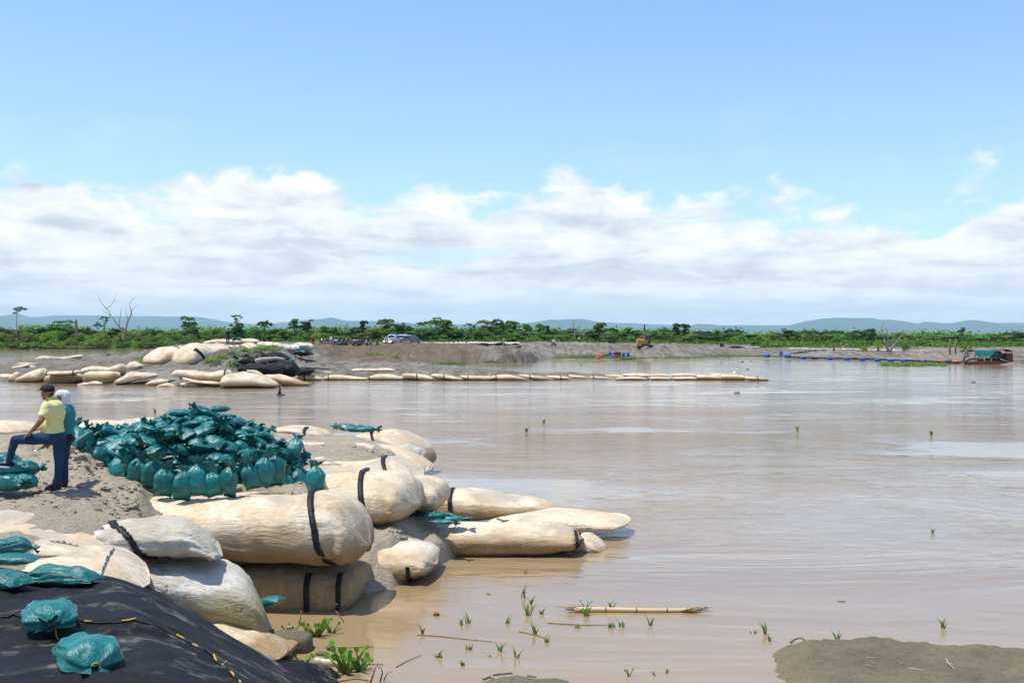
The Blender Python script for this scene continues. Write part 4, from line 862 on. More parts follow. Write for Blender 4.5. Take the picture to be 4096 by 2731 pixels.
for px, fy, d, k, lean, lab in FR:
    p = W(px, fy, d); M = orient((lean * 1.6 + rnd.uniform(-.22, .22), rnd.uniform(-.1, .35), 1), (rnd.uniform(-.6, .6), -1, 0)); sc__ = rnd.uniform(.86, 1.08)
    sack(upr[k], (p.x, p.y, p.z + .22 * sc__), M, lab, 'teal sandbags of the big pile', (sc__, sc__ * rnd.uniform(1, 1.18), sc__))
def lie(px, py, d, yaw, lab, grp=None, pr=None, sc_=1.0, pitch=0, roll=0, dz=0):
    p = W(px, py, d); sack(pr or rnd.choice(protos), (p.x, p.y, p.z + dz), Euler((roll, pitch, R(yaw))).to_matrix(), lab, grp, sc_)
lie(828, 1905, 20.9, 100, 'glossy bulging teal sandbag hanging tied end down over the front row', PG, upr[1], 1.1, R(60))
lie(308, 1880, 21.9, 0, 'single teal sandbag lying on the sand just left of the big pile', PG, protos[6], .95)
lie(375, 1862, 22.0, 95, 'teal sandbag tied at the top at the left foot of the pile', PG, upr[0], .95, R(-70), dz=.1)
lie(286, 1800, 24.2, 60, 'teal sandbag propped upright behind the two standing men', None, upr[1], 1.0, R(-50), dz=.0)
lie(878, 1648, 22.9, 200, 'lone round teal sandbag perched left of the crest of the pile', PG, protos[6], .8)
lie(712, 1668, 22.7, 10, 'round teal sandbag with a nipped corner, topmost on the left shoulder of the pile', PG, protos[6], .85, dz=.02)
lie(1186, 1800, 23.0, 80, 'teal sandbag at the far right edge of the pile, standing on its side', PG, upr[2], .9, R(-55))
lie(1266, 1945, 20.9, 90, 'single teal sandbag standing on the huge cream bag, right of the pile', None, upr[2], .98, R(-80), dz=.12)
# heap under the raised foot
HG = 'teal sandbags stacked under the raised foot of the man in yellow'
for px, py, d, yw, lab in [(28, 1965, 18.2, 175, 'bottom left teal sandbag of the stack under the raised foot'), (98, 1952, 18.3, -60, 'bottom right teal sandbag of the stack under the raised foot'), (20, 1908, 18.4, 200, 'middle teal sandbag of the stack under the raised foot'), (86, 1902, 18.5, 30, 'upper right teal sandbag of the stack under the raised foot'), (12, 1876, 18.6, 160, 'topmost teal sandbag, pressed down by the raised foot'), (-60, 1940, 18.4, 20, 'teal sandbag at the cut left edge of the stack under the foot')]:
    lie(px, py, d, yw, lab, HG, protos[6] if px < 60 else hires[0], (1.15, 1.2, 1.75) if px < 60 else (.9, .95, 1.2))
# on the tarp and the near bags
def ontarp(px, py, yaw, lab, pr, sc_=1.0, pitch=0, roll=0):
    p = WZ(px, py, 2.40)
    for _ in range(4): p = WZ(px, py, tarp_z(p.x, p.y))
    sack(pr, (p.x, p.y, p.z - .02), Euler((roll, pitch, R(yaw))).to_matrix(), lab, 'teal sandbags holding the black tarp down', sc_)
ontarp(196, 2500, -65, 'round sun-faded teal sandbag on the black tarp, upper one of the two', hires[0], (.95, 1.0, 1.1))
ontarp(350, 2660, -58, 'big teal sandbag at the bottom edge, lower one on the black tarp', hires[1], (1.0, 1.0, 1.1))
ontarp(245, 2335, 172, 'teal sandbag with a yellow-tied neck at its left, on the back edge of the tarp', hires[1], (1.2, .9, 1.0))
ontarp(28, 2345, 150, 'teal sandbag cut by the left edge of the photo, on the tarp corner', hires[0], .85)
lie(40, 2212, 13.6, 20, 'dark crinkled teal sandbag with its neck pointing right, upper left of the tarp', None, hires[1], (.8, .8, .9))
lie(50, 2258, 13.2, 5, 'smooth teal sandbag lying below the dark crinkled one at the left edge', None, protos[6], (1.1, 1, .8))
lie(1076, 2425, 18.1, 160, 'single teal sandbag wedged between white bag and brown bag', None, protos[6], 1.0, R(14))
SG = 'teal sandbags slumped on the sand between the strapped bags'
for i, (px, py, yw, d, lab) in enumerate([(1700, 2068, 150, 24.9, 'leftmost flat teal sandbag of the slumped group'), (1740, 2070, 20, 24.6, 'middle teal sandbag of the slumped group'), (1770, 2095, -25, 24.3, 'front teal sandbag of the slumped group'), (1722, 2045, 80, 25.2, 'dark teal sandbag at the top of the slumped group'), (1808, 2080, -10, 24.7, 'small teal sandbag at the right end of the slumped group')]):
    lie(px, py, d, yw, lab, SG, protos[i], (.95, .8, .6))
TG = 'three teal sandbags on the far edge of the near bank'
lie(1390, 1722, 37.6, 160, 'leftmost of the three teal sandbags lying at the water side', TG, protos[1], 1.3)
lie(1424, 1728, 37.4, 10, 'middle one of the three teal sandbags lying at the water side', TG, protos[0], 1.3)
lie(1462, 1728, 37.3, 0, 'rightmost of the three teal sandbags lying at the water side', TG, protos[2], 1.2)
# far ones on the island
FI = [(272, 1446, 150, 'middle left of the island sand'), (355, 1436, 170, 'beside the long thin saddle-shaped bag'), (440, 1436, 175, 'near the pond behind the island'), (432, 1420, 186, 'at the pond edge behind the island'), (145, 1470, 128, 'above the fan-shaped bag at the waterline'), (495, 1457, 128, 'by the triangular bag'), (595, 1465, 124, 'under the pointed end of the left largest bag'), (712, 1468, 119, 'between the two largest bags, lower'), (748, 1342 + 50, 128, 'between the two largest bags, upper'), (656, 1466, 119, 'beside a small cream hump'),
      (668, 1488, 113, 'in the dark heap, upper'), (680, 1494, 112, 'in the dark heap, lower right'), (655, 1497, 112, 'in the dark heap, lower left'), (690, 1486, 113, 'in the dark heap, right'), (716, 1509, 109, 'left of the thin sloping sheet bag'), (728, 1514, 108, 'on the thin sloping sheet bag'), (738, 1524, 107, 'below the thin sloping sheet bag'), (682, 1522, 107, 'near the low wrinkled bag'), (785, 1540, 104.5, 'on the low bag at the waterline'), (818, 1548, 103.5, 'in the water edge by the low bag'), (862, 1543, 104, 'left foot of the biggest pointed bag'), (880, 1546, 103.8, 'at the foot of the biggest pointed bag'),
      (490, 1538, 108, 'in the water by the twisted bag'), (915, 1420, 119, 'top of the weeds'), (925, 1426, 118.5, 'in the weeds, right'), (908, 1425, 118.5, 'in the weeds, left'), (945, 1432, 118, 'beside the half hidden bag'), (950, 1443, 117, 'under the half hidden bag'), (942, 1458, 116, 'at the edge of the black cloth heap'), (998, 1450, 116, 'on the low black cloth hump'), (855, 1372, 126, 'on sand left of the standing person'), (935, 1354, 132, 'left of two behind the standing person'), (955, 1355, 132, 'right of two behind the standing person'), (1060, 1398, 124, 'among weeds under the bag ends'), (1092, 1383, 132, 'between white bag ends'), (1165, 1443, 118, 'on the black cloth ridge'), (1196, 1398, 141, 'on the last black cloth patch, left'), (1206, 1403, 140.5, 'on the last black cloth patch, middle'), (1188, 1407, 140, 'on the last black cloth patch, lower'), (1214, 1406, 140, 'on the last black cloth patch, right'), (1112, 1528, 107.5, 'behind the algae-streaked long bag')]
for px, py, d, lab in FI:
    p = W(px, py, d); sack(rnd.choice(protos), (p.x, p.y, p.z - .1), Euler((rnd.uniform(-.2, .2), rnd.uniform(-.2, .2), rnd.uniform(0, 6))).to_matrix(), 'far teal sandbag ' + lab, 'teal sandbags scattered on the island', rnd.uniform(1.1, 1.5))
for p in protos + upr + hires:
    for c in list(p.children): bpy.data.objects.remove(c)
    bpy.data.objects.remove(p)
# torn scraps of teal sacking trodden into the sand
def scrap(px, py, z, w, lab, n=7, dd=None):
    p = WZ(px, py, z) if dd is None else W(px, py, dd); mb = MB(); r = random.Random(px)
    vs = []; 
    for i in range(n + 1):
        for j in range(3): vs.append((p.x + (i / n - .5) * w, p.y + (j - 1) * w * .12 * (.5 + r.random()), p.z + .015 + .03 * r.random()))
    fs = [(i * 3 + j, (i + 1) * 3 + j, (i + 1) * 3 + j + 1, i * 3 + j + 1) for i in range(n) for j in range(2) if r.random() < .85]
    o = mkobj('sacking_scrap', vs, fs, M_['sack'], None, True, (p.x, p.y, p.z)); tag(o, lab, 'plastic scrap', 'torn scraps of teal sacking')
scrap(420, 1722, 2.1, 1.1, 'long torn teal sacking scrap on the sand behind the men', 12)
scrap(320, 1672, 1.75, .35, 'dark crumpled scrap at the far edge of the bank behind the men', 5)
scrap(325, 1897, 2.2, .18, 'small teal scrap on the sand by the lone sandbag', 4)
scrap(186, 1825, 2.25, .25, 'pale teal scrap on the sand behind the yellow man leg', 4)
# ------------------------------------------------------------------ people
def blob(name, parts, voxel, mat_, parent, origin, smooth_it=4, jit=None):
    """one continuous surface grown from overlapping tapered limbs"""
    mb = MB()
    for p in parts:
        if p[0] == 'c':
            _, a, ra, b, rb = p; a, b = Vector(a), Vector(b); n = 6
            pts = [a.lerp(b, i / n) for i in range(n + 1)]; mb.tube(pts, [ra + (rb - ra) * i / n for i in range(n + 1)], 14); mb.ell(a, ra, 14, 8); mb.ell(b, rb, 14, 8)
        else:
            mb.ell(p[1], p[2], 16, 10, p[3] if len(p) > 3 else None)
    t = mb.build('tmp', mat_, None, True); rm = t.modifiers.new('r', 'REMESH'); rm.mode = 'VOXEL'; rm.voxel_size = voxel; rm.use_smooth_shade = True
    sm = t.modifiers.new('s', 'SMOOTH'); sm.factor = .5; sm.iterations = smooth_it
    dg = bpy.context.evaluated_depsgraph_get(); dg.update(); me = bpy.data.meshes.new_from_object(t.evaluated_get(dg)); bpy.data.objects.remove(t)
    n = len(me.vertices); co_ = np.empty(n * 3); me.vertices.foreach_get('co', co_); co_ = co_.reshape(-1, 3)
    if jit:
        nr = np.empty(n * 3); me.vertices.foreach_get('normal', nr); nr = nr.reshape(-1, 3)
        for i in range(n):
            c = co_[i]; co_[i] += nr[i] * jit * (noise.noise(Vector((c[0] * 7, c[1] * 7, c[2] * 16))) + .5 * noise.noise(Vector((c[0] * 20, c[1] * 20, c[2] * 30))))
    co_ -= np.array(origin); me.vertices.foreach_set('co', co_.ravel()); me.update()
    me.polygons.foreach_set('use_smooth', [True] * len(me.polygons)); me.materials.clear(); me.materials.append(mat_)
    o = bpy.data.objects.new(name, me); col.objects.link(o); o.parent = parent; return o
M_['skin'] = mat('brown_skin', (.30, .145, .075), (.26, .12, .06), 12, .55, spec=.35)
M_['yshirt'] = mat('pale_yellow_polo', (.74, .70, .30), (.70, .66, .27), 8, .85, .015, 14)
M_['tshirt'] = mat('turquoise_shirt', (.03, .23, .24), (.025, .20, .21), 8, .85, .015, 14)
M_['jeans'] = mat('dark_blue_jeans', (.012, .035, .085), (.02, .05, .11), 6, .85, .02, 18)
M_['black'] = mat('black_fabric', (.012, .012, .014), rough=.75)
M_['whitecloth'] = mat('white_cloth', (.72, .72, .76), rough=.9, bump=.02, bscale=12)
M_['cream_cap'] = mat('cream_cap', (.62, .60, .50), rough=.8)
M_['rubber'] = mat('white_sole', (.75, .74, .72), rough=.6)
M_['red'] = mat('red_print', (.45, .02, .02), rough=.6)
M_['hair'] = mat('black_hair', (.015, .012, .01), rough=.6)
M_['leather'] = mat('black_leather', (.02, .018, .016), rough=.35)
def hand_parts(wrist, dirv, palmn, s=1.0, curl=.5, spread=.25, thumb=1):
    """palm and five separate bent fingers"""
    d = Vector(dirv).normalized(); n = Vector(palmn).normalized(); n = (n - d * n.dot(d)).normalized(); sd = d.cross(n) * thumb
    P0 = Vector(wrist); out = [('c', P0, .026 * s, P0 + d * .045 * s, .030 * s)]
    for k, (o_, l) in enumerate(zip((.030, .010, -.011, -.031), (.075, .084, .078, .060))):
        k0 = P0 + d * .085 * s + sd * o_ * s; out.append(('c', P0 + d * .03 * s + sd * o_ * .6 * s, .016 * s, k0, .0125 * s))
        dd = (d + sd * (o_ * spread * 14)).normalized(); a = k0
        for j, ll in enumerate((.45, .32, .23)):
            dd2 = (dd - n * curl * (.35 + j * .55)).normalized(); b = a + dd2 * l * ll * s; out.append(('c', a, (.0105 - .001 * j) * s, b, (.0098 - .0012 * j) * s)); a = b
    t0 = P0 + d * .02 * s + sd * .026 * s; t1 = t0 + (d * .55 + sd * .9 - n * .2).normalized() * .045 * s; t2 = t1 + (d * .9 + sd * .45 - n * .35).normalized() * .035 * s
    out += [('c', t0, .016 * s, t1, .0125 * s), ('c', t1, .012 * s, t2, .009 * s)]
    return out
def head_parts(c, f, s=1.0):
    """skull, jaw, nose, ears, brow, lips; c centre, f facing direction (horizontal)"""
    f = Vector(f).normalized(); u = Vector((0, 0, 1)); r = f.cross(u); c = Vector(c); yw = math.atan2(f.y, f.x)
    P_ = lambda a, b, z: c + f * a * s + r * b * s + u * z * s
    out = [('e', P_(-.012, 0, .025), (.098 * s, .078 * s, .092 * s), (0, 0, yw)), ('e', P_(.022, 0, -.045), (.068 * s, .058 * s, .068 * s), (0, 0, yw)),
           ('c', P_(.084, 0, .008), .012 * s, P_(.103, 0, -.022), .016 * s), ('c', P_(.072, 0, -.092), .02 * s, P_(.062, 0, -.10), .024 * s),
           ('c', P_(.080, -.022, .018), .014 * s, P_(.080, .022, .018), .014 * s), ('c', P_(.084, -.018, -.052), .0095 * s, P_(.084, .018, -.052), .0095 * s), ('c', P_(.080, -.016, -.066), .010 * s, P_(.080, .016, -.066), .010 * s)]
    for sg in (-1, 1): out += [('e', P_(-.005, sg * .078, -.005), (.020 * s, .010 * s, .034 * s), (0, 0, yw)), ('e', P_(.066, sg * .034, -.03), (.022 * s, .022 * s, .02 * s))]
    return out
def eyes(c, f, s, parent, org):
    f = Vector(f).normalized(); r = f.cross(Vector((0, 0, 1))); mbw = MB()
    for sg in (-1, 1):
        mbw.ell(Vector(c) + f * .080 * s + r * sg * .031 * s + Vector((0, 0, .0)) - Vector(org), .012 * s, 10, 6)
    mbw.build('eyes', M_['hair'], parent, True)
# -- man in the yellow polo, foot up on the sandbags
D0 = 18.4
def J(px, py, dy=0, d0=D0): s_ = F / d0; return Vector(((px - CX) / s_, d0 + dy, H - (py - YH) / s_))
og = J(225, 1964); man = thing('person', 'man in pale yellow polo shirt, black cap and jeans, one foot up on sandbags', 'person', og)
hc = J(189, 1571, 0); fc = Vector((-.93, .30, 0)); shL, elL, wrL = J(203, 1625, -.20), J(199, 1676, -.34), J(152, 1719, -.24)
hdd = Vector((-.62, -.1, -.5))
bodyp = head_parts(hc, fc) + [('c', J(200, 1592, .01), .062, J(212, 1618, .02), .075), ('e', J(214, 1650, 0), (.14, .19, .20)), ('e', J(202, 1705, 0), (.15, .165, .15)), ('e', J(218, 1742, 0), (.15, .17, .12)),
  ('c', shL, .062, elL, .047), ('c', elL, .046, wrL, .031), ('c', J(203, 1625, .2), .06, J(192, 1685, .27), .045), ('c', J(192, 1685, .27), .043, J(165, 1735, .22), .03),
  ('c', J(212, 1748, -.10), .085, J(76, 1755, -.14), .058), ('c', J(76, 1757, -.14), .055, J(46, 1850, -.12), .036), ('c', J(46, 1850, -.12), .035, J(20, 1862, -.14), .03),
  ('c', J(229, 1750, .07), .085, J(229, 1850, .05), .058), ('c', J(229, 1850, .05), .056, J(226, 1945, .05), .037), ('c', J(226, 1945, .05), .035, J(218, 1957, -.06), .03)]
bodyp += hand_parts(wrL, J(122, 1741, -.25) - wrL, (0, -.25, 1), 1.08, .45, .35, 1) + hand_parts(J(165, 1735, .22), (-.6, 0, -.6), (0, .3, 1), 1.0, .4)
blob('body', bodyp, .0085, M_['skin'], man, og, 3)
blob('polo_shirt', [('e', J(217, 1650, 0), (.165, .215, .215)), ('e', J(219, 1625, 0), (.125, .20, .12)), ('e', J(204, 1702, 0), (.195, .195, .165)), ('e', J(212, 1722, 0), (.18, .19, .095)), ('c', J(212, 1604, .01), .078, J(208, 1597, .01), .07),
  ('c', shL + Vector((.01, .02, .01)), .088, shL.lerp(elL, .62), .077), ('c', J(205, 1623, .19), .085, J(198, 1660, .24), .075)], .014, M_['yshirt'], man, og, 6, .010)
mb = MB()                                                     # collar
for i in range(19):
    pass
cp = [J(208, 1596, .01) + Vector((.078 * math.cos(a), .082 * math.sin(a), .012 - .035 * math.cos(a + .3))) for a in np.linspace(.2, 2 * math.pi - .2, 20)]
mb.tube([p - og for p in cp], .013, 8); mb.build('collar', M_['yshirt'], man, True)
blob('jeans', [('e', J(220, 1742, 0), (.168, .185, .105)), ('c', J(214, 1749, -.10), .112, J(140, 1752, -.13), .092), ('c', J(140, 1752, -.13), .092, J(74, 1755, -.14), .072), ('c', J(74, 1757, -.14), .071, J(55, 1820, -.13), .058), ('c', J(55, 1820, -.13), .058, J(48, 1845, -.12), .050),
  ('c', J(230, 1752, .06), .115, J(230, 1800, .06), .095), ('c', J(230, 1800, .06), .095, J(231, 1850, .05), .072), ('c', J(231, 1850, .05), .070, J(227, 1935, .05), .056)], .014, M_['jeans'], man, og, 5, .007)
def cap_parts(c, f, s, mat_, brimmat, parent, org, logo=None):
    f = Vector(f).normalized(); yw = math.atan2(f.y, f.x); c = Vector(c)
    mb = MB(); vs = []; K = 24; n = 8
    for j in range(n + 1):
        ph = math.pi / 2 * j / n
        for k in range(K):
            th = 2 * math.pi * k / K
            vs.append((math.cos(ph) ** .75 * math.cos(th) * .112 * s, math.cos(ph) ** .75 * math.sin(th) * .092 * s, math.sin(ph) * .088 * s + .018 * s - (.018 * s if math.cos(th) < -.2 and j == 0 else 0)))
    fs = [(j * K + k, j * K + (k + 1) % K, (j + 1) * K + (k + 1) % K, (j + 1) * K + k) for j in range(n) for k in range(K)]
    M = Matrix.Translation(c - Vector(org)) @ Matrix.Rotation(yw, 4, 'Z'); mb.add(vs, fs, M)
    o = mb.build('cap', mat_, parent, True); md = o.modifiers.new('t', 'SOLIDIFY'); md.thickness = .006; md.offset = 1
    mb = MB(); vs = []
    for i in range(13):
        a = (i / 12 - .5) * 2.2
        r0 = Vector((.105 * math.cos(a), .088 * math.sin(a), .022)) * s; vs.append(r0)
        vs.append(Vector((.105 * math.cos(a) + .045 * math.cos(a) ** .6 if math.cos(a) > 0 else .1, .09 * math.sin(a), .020 - .004 * math.cos(a))) * s)
        vs.append(Vector((.105 * math.cos(a) + .085 * max(0, math.cos(a)) ** .6, .086 * math.sin(a), .010)) * s)
    fs = [(i * 3 + j, (i + 1) * 3 + j, (i + 1) * 3 + j + 1, i * 3 + j + 1) for i in range(12) for j in range(2)]
    mb.add(vs, fs, M); b = mb.build('brim', brimmat, o, True); md = b.modifiers.new('t', 'SOLIDIFY'); md.thickness = .006
    if logo:
        mb = MB()
        for (a0, z0, a1, z1) in logo:
            P_ = lambda a, z: Vector((.112 * math.cos(a) * s * .985, .094 * math.sin(a) * s * .985, z * s))
            mb.tube([M @ (P_(a0, z0) * 1.03), M @ (P_(a1, z1) * 1.03)], .0042, 5)
        mb.build('embroidered_logo', M_['red'], o, True)
    return o
cap_parts(hc + Vector((.004, 0, .022)), fc, 1.06, M_['black'], M_['black'], man, og, [(-.75, .045, -1.05, .052), (-.80, .030, -.95, .065), (-.95, .065, -1.15, .058), (-1.0, .028, -1.1, .06), (-.7, .052, -.85, .062)])
cap = None
blob('hair', [('e', hc + Vector((.035, -.0, .0)), (.075, .076, .06))], .012, M_['hair'], man, og, 2)
eyes(hc, fc, 1, man, og)
def shoe(parent, heel, toe, org, up=M_['black'], sole=M_['rubber'], w=.045):
    heel, toe = Vector(heel), Vector(toe); d = (toe - heel).normalized(); mid = heel.lerp(toe, .5)
    s_ = blob('shoe', [('c', heel + Vector((0, 0, .055)), w * .85, heel + d * .06 + Vector((0, 0, .075)), w), ('c', heel + Vector((0, 0, .045)), w * .8, mid + Vector((0, 0, .045)), w * .95), ('c', mid + Vector((0, 0, .042)), w * .92, toe - d * .045 + Vector((0, 0, .035)), w * .78)], .009, up, parent, org, 3)
    mb = MB(); a = math.atan2(d.y, d.x); pit = -math.asin(max(-1, min(1, d.z)))
    M = Matrix.Translation(mid + Vector((0, 0, .012)) - Vector(org)) @ Euler((0, pit, a)).to_matrix().to_4x4(); L = (toe - heel).length
    vs = []; n = 20
    for z in (-.012, .014):
        for i in range(n):
            t = 2 * math.pi * i / n; x = math.cos(t); y = math.sin(t)
            vs.append(M @ Vector((math.copysign(abs(x) ** .8, x) * (L / 2 + .012), math.copysign(abs(y) ** .8, y) * w * (1.0 + .12 * x), z)))
    mb.add(vs, [tuple(range(n - 1, -1, -1)), tuple(range(n, 2 * n))] + [(i, (i + 1) % n, n + (i + 1) % n, n + i) for i in range(n)])
    mb.build('sole', sole, s_, True)
    return s_
shoe(man, J(62, 1868, -.12), J(-8, 1862, -.18), og)
s2 = shoe(man, J(228, 1966, .08), J(218, 1966, -.14), og)
mb = MB()                                                     # the red lettering strip on the side of the shoe
for i in range(6):
    p = J(208 + i * 4.6, 1949 + (i % 2) * 1.2, -.095 + i * .006) - og; mb.box(p, (.010, .004, .016), (0, (-1) ** i * .5, 0))
mb.build('shoe_lettering', M_['red'], s2)
# -- man in turquoise behind him
d1 = 18.95
K_ = lambda px, py, dy=0: J(px, py, dy, d1)
og2 = K_(258, 1945); m2 = thing('person', 'man in turquoise shirt, white cap and white neck cloth, standing behind the yellow shirt', 'person', og2)
h2 = K_(250, 1592); f2 = Vector((-.97, .1, 0))
sh, el, wr = K_(262, 1640, -.19), K_(238, 1712, -.16), K_(188, 1782, -.12)
bp = head_parts(h2, f2, .98) + [('c', K_(256, 1612), .058, K_(262, 1635), .07), ('e', K_(262, 1660), (.125, .18, .19)), ('e', K_(260, 1712), (.12, .155, .15)), ('e', K_(264, 1750), (.13, .16, .11)), ('c', sh, .055, el, .042), ('c', el, .041, wr, .028), ('c', K_(262, 1640, .19), .055, K_(240, 1712, .22), .042), ('c', K_(240, 1712, .22), .04, K_(205, 1770, .1), .028),
   ('c', K_(266, 1760, -.08), .08, K_(262, 1850, -.06), .056), ('c', K_(262, 1850, -.06), .054, K_(264, 1928, -.04), .036), ('c', K_(256, 1760, .08), .08, K_(238, 1852, .06), .056), ('c', K_(238, 1852, .06), .054, K_(216, 1935, .05), .036), ('c', K_(264, 1928, -.04), .034, K_(258, 1938, -.1), .03), ('c', K_(216, 1935, .05), .034, K_(204, 1942, .0), .03)]
bp += hand_parts(wr, (-.75, -.1, -.35), (0, -.3, 1), 1.0, .55) + hand_parts(K_(205, 1770, .1), (-.7, 0, -.4), (0, .4, .9), 1.0, .6)
blob('body', bp, .009, M_['skin'], m2, og2, 3)
blob('shirt', [('e', K_(263, 1660), (.15, .20, .205)), ('e', K_(263, 1636), (.11, .185, .10)), ('e', K_(261, 1712), (.145, .175, .165)), ('e', K_(264, 1735), (.14, .175, .08)), ('c', K_(259, 1618), .072, K_(256, 1610), .066), ('c', sh, .08, sh.lerp(el, .55), .072), ('c', K_(262, 1640, .19), .08, K_(250, 1680, .21), .07)], .014, M_['tshirt'], m2, og2, 6, .010)
blob('jeans', [('e', K_(264, 1754), (.148, .175, .10)), ('c', K_(266, 1762, -.08), .105, K_(262, 1850, -.06), .070), ('c', K_(262, 1850, -.06), .068, K_(264, 1920, -.04), .054), ('c', K_(257, 1762, .08), .105, K_(239, 1852, .06), .070), ('c', K_(239, 1852, .06), .068, K_(218, 1928, .05), .054)], .014, M_['jeans'], m2, og2, 5, .008)
cap_parts(h2 + Vector((0, 0, .026)), f2, 1.02, M_['cream_cap'], M_['cream_cap'], m2, og2)
blob('neck_cloth', [('e', h2 + Vector((.052, .0, .035)), (.082, .098, .098)), ('c', h2 + Vector((.05, 0, -.04)), .085, K_(260, 1624), .082), ('c', h2 + Vector((.02, -.03, -.1)), .05, K_(247, 1628, -.04), .03)], .011, M_['whitecloth'], m2, og2, 3, .008)
blob('belt_bag', [('c', K_(262, 1752, -.17), .07, K_(286, 1746, -.08), .065), ('c', K_(274, 1765, -.14), .05, K_(284, 1758, -.06), .05)], .012, M_['black'], m2, og2, 4, .006)
eyes(h2, f2, .98, m2, og2)
shoe(m2, K_(266, 1944, -.02), K_(250, 1944, -.18), og2, M_['leather'], M_['black']); shoe(m2, K_(222, 1953, .08), K_(188, 1955, -.08), og2, M_['leather'], M_['black'])
mb = MB(); mb.box(K_(166, 1800, -.16), (.10, .05, .008), (.3, .2, .3)); pc = mb.build('paper_slip', M_['whitecloth'], None); tag(pc, 'small white slip of paper held by the man in turquoise', 'paper')
# -- small figures far away
def figure(label, base, fdir, shirt, legs, hs=1.72, hat=None, pose='stand', bag=None):
    base = Vector(base); k = hs / 1.72; f = Vector(fdir).normalized(); r = f.cross(Vector((0, 0, 1)))
    root = thing('person', label, 'person', base); P_ = lambda a, b, z: base + (f * a + r * b) * k + Vector((0, 0, z * k))
    zh = .92; kn = .48
    if pose == 'sit': 
        legsP = [((0, s_ * .1, .80), (.42, s_ * .17, .72), (.22, s_ * .2, .30)) for s_ in (-1, 1)]; zt = -.0
    elif pose == 'crouch':
        legsP = [((0, s_ * .1, .38), (.34, s_ * .16, .50), (.12, s_ * .14, .08)) for s_ in (-1, 1)]; zt = -.52
    else:
        legsP = [((0, -.09, .92), (.06, -.11, .49), (.0, -.12, .07)), ((0, .09, .92), (-.02, .13, .49), (-.10, .14, .07))]; zt = 0
    zt2 = zt if pose != 'sit' else -.1
    T = lambda a, b, z: P_(a, b, z + zt2)
    arms = [((0, -.19, 1.40), (.05, -.26, 1.13), (.16, -.20, .93)), ((0, .19, 1.40), (.02, .27, 1.13), (.08, .25, .90))]
    if pose == 'wave': arms[0] = ((0, -.19, 1.40), (.14, -.30, 1.28), (.16, -.12, 1.50)); 
    if pose == 'sit': arms = [((0, s_ * .19, 1.40), (.2, s_ * .3, 1.15), (.5, s_ * .28, 1.05)) for s_ in (-1, 1)]
    bp = head_parts(T(.02, 0, 1.60), f, k) + [('c', T(0, 0, 1.50), .06, T(0, 0, 1.40), .08), ('e', T(0, 0, 1.26), (.13, .16, .22)), ('e', T(0, 0, 1.0), (.13, .15, .16))]
    for a in arms: bp += [('c', T(*a[0]), .055, T(*a[1]), .042), ('c', T(*a[1]), .04, T(*a[2]), .03)] + hand_parts(T(*a[2]), T(*a[2]) - T(*a[1]), f, 1.0, .3)
    for l in legsP: bp += [('c', P_(*l[0]), .085, P_(*l[1]), .058), ('c', P_(*l[1]), .055, P_(*l[2]), .038), ('c', P_(*l[2]), .04, P_(l[2][0] + .15, l[2][1], .04 if pose != 'sit' else l[2][2] - .04), .035)]
    blob('body', bp, .018, M_['skin'], root, base, 1)
    blob('shirt', [('e', T(0, 0, 1.27), (.16, .20, .24)), ('e', T(0, 0, 1.02), (.155, .18, .18))] + sum([[('c', T(*a[0]), .075, T(*a[1]), .06), ('c', T(*a[1]), .058, T(*a[1]).lerp(T(*a[2]), .7), .05)] for a in arms], []), .028, shirt, root, base, 2)
    blob('trousers', [('e', T(0, 0, .93), (.15, .175, .10))] + sum([[('c', P_(*l[0]), .11, P_(*l[1]), .08), ('c', P_(*l[1]), .078, P_(*l[1]).lerp(P_(*l[2]), .9), .062)] for l in legsP], []), .028, legs, root, base, 2)
    mb = MB(); mb.ell(T(.0, 0, 1.66) - base, (.115 * k, .105 * k, .09 * k), 12, 6)
    if hat: mb.box(T(.13, 0, 1.64) - base, (.10, .12, .012))
    mb.build('cap' if hat else 'hair', hat or M_['hair'], root, True)
    if bag: 
        mb = MB(); mb.tube([T(.17, -.12, 1.42) - base, T(.19, .02, 1.2) - base, T(.1, .2, .98) - base], .03, 6); mb.build('shoulder_strap', M_['black'], root, True)
    return root
M_['navy'] = mat('navy_jacket', (.015, .018, .03), rough=.8); M_['redshirt'] = mat('red_shirt', (.55, .04, .03), rough=.8); M_['whiteshirt'] = mat('white_shirt', (.70, .72, .78), rough=.8)
M_['khaki'] = mat('khaki_trousers', (.42, .38, .28), rough=.9); M_['yellowhat'] = mat('yellow_hard_hat', (.7, .5, .03), rough=.4)
figure('person in dark hooded jacket and jeans standing on the island crest', W(912, 1380, 121), (-.1, -1, 0), M_['navy'], M_['jeans'], 1.74, M_['navy'], 'wave')
figure('person in a red shirt standing at the left end of the earth berm', W(1253, 1378, 186), (.3, -1, 0), M_['redshirt'], M_['navy'], 1.7)
figure('person in white shirt with black shoulder strap beside the motorcycles', W(1324, 1383, 191), (-.6, -.8, 0), M_['whiteshirt'], M_['khaki'], 1.74, None, 'stand', True)
figure('worker in a yellow hard hat beyond the grey sand berm', W(2317, 1374, 262), (-.5, -1, 0), M_['khaki'], M_['jeans'], 1.7, M_['yellowhat'])
figure('worker in a red shirt near the teal heap on the far bank', W(2493, 1394, 246), (-.4, -1, 0), M_['redshirt'], M_['navy'], 1.6, M_['redshirt'], 'crouch')
figure('dark-clothed worker standing before the far white bag wall', W(2884, 1396, 256), (.3, -1, 0), M_['navy'], M_['navy'], 1.6)
figure('dark-clothed worker crouching right of the standing one at the white wall', W(2893, 1395, 256), (-.5, -1, 0), M_['navy'], M_['jeans'], 1.7, None, 'crouch')
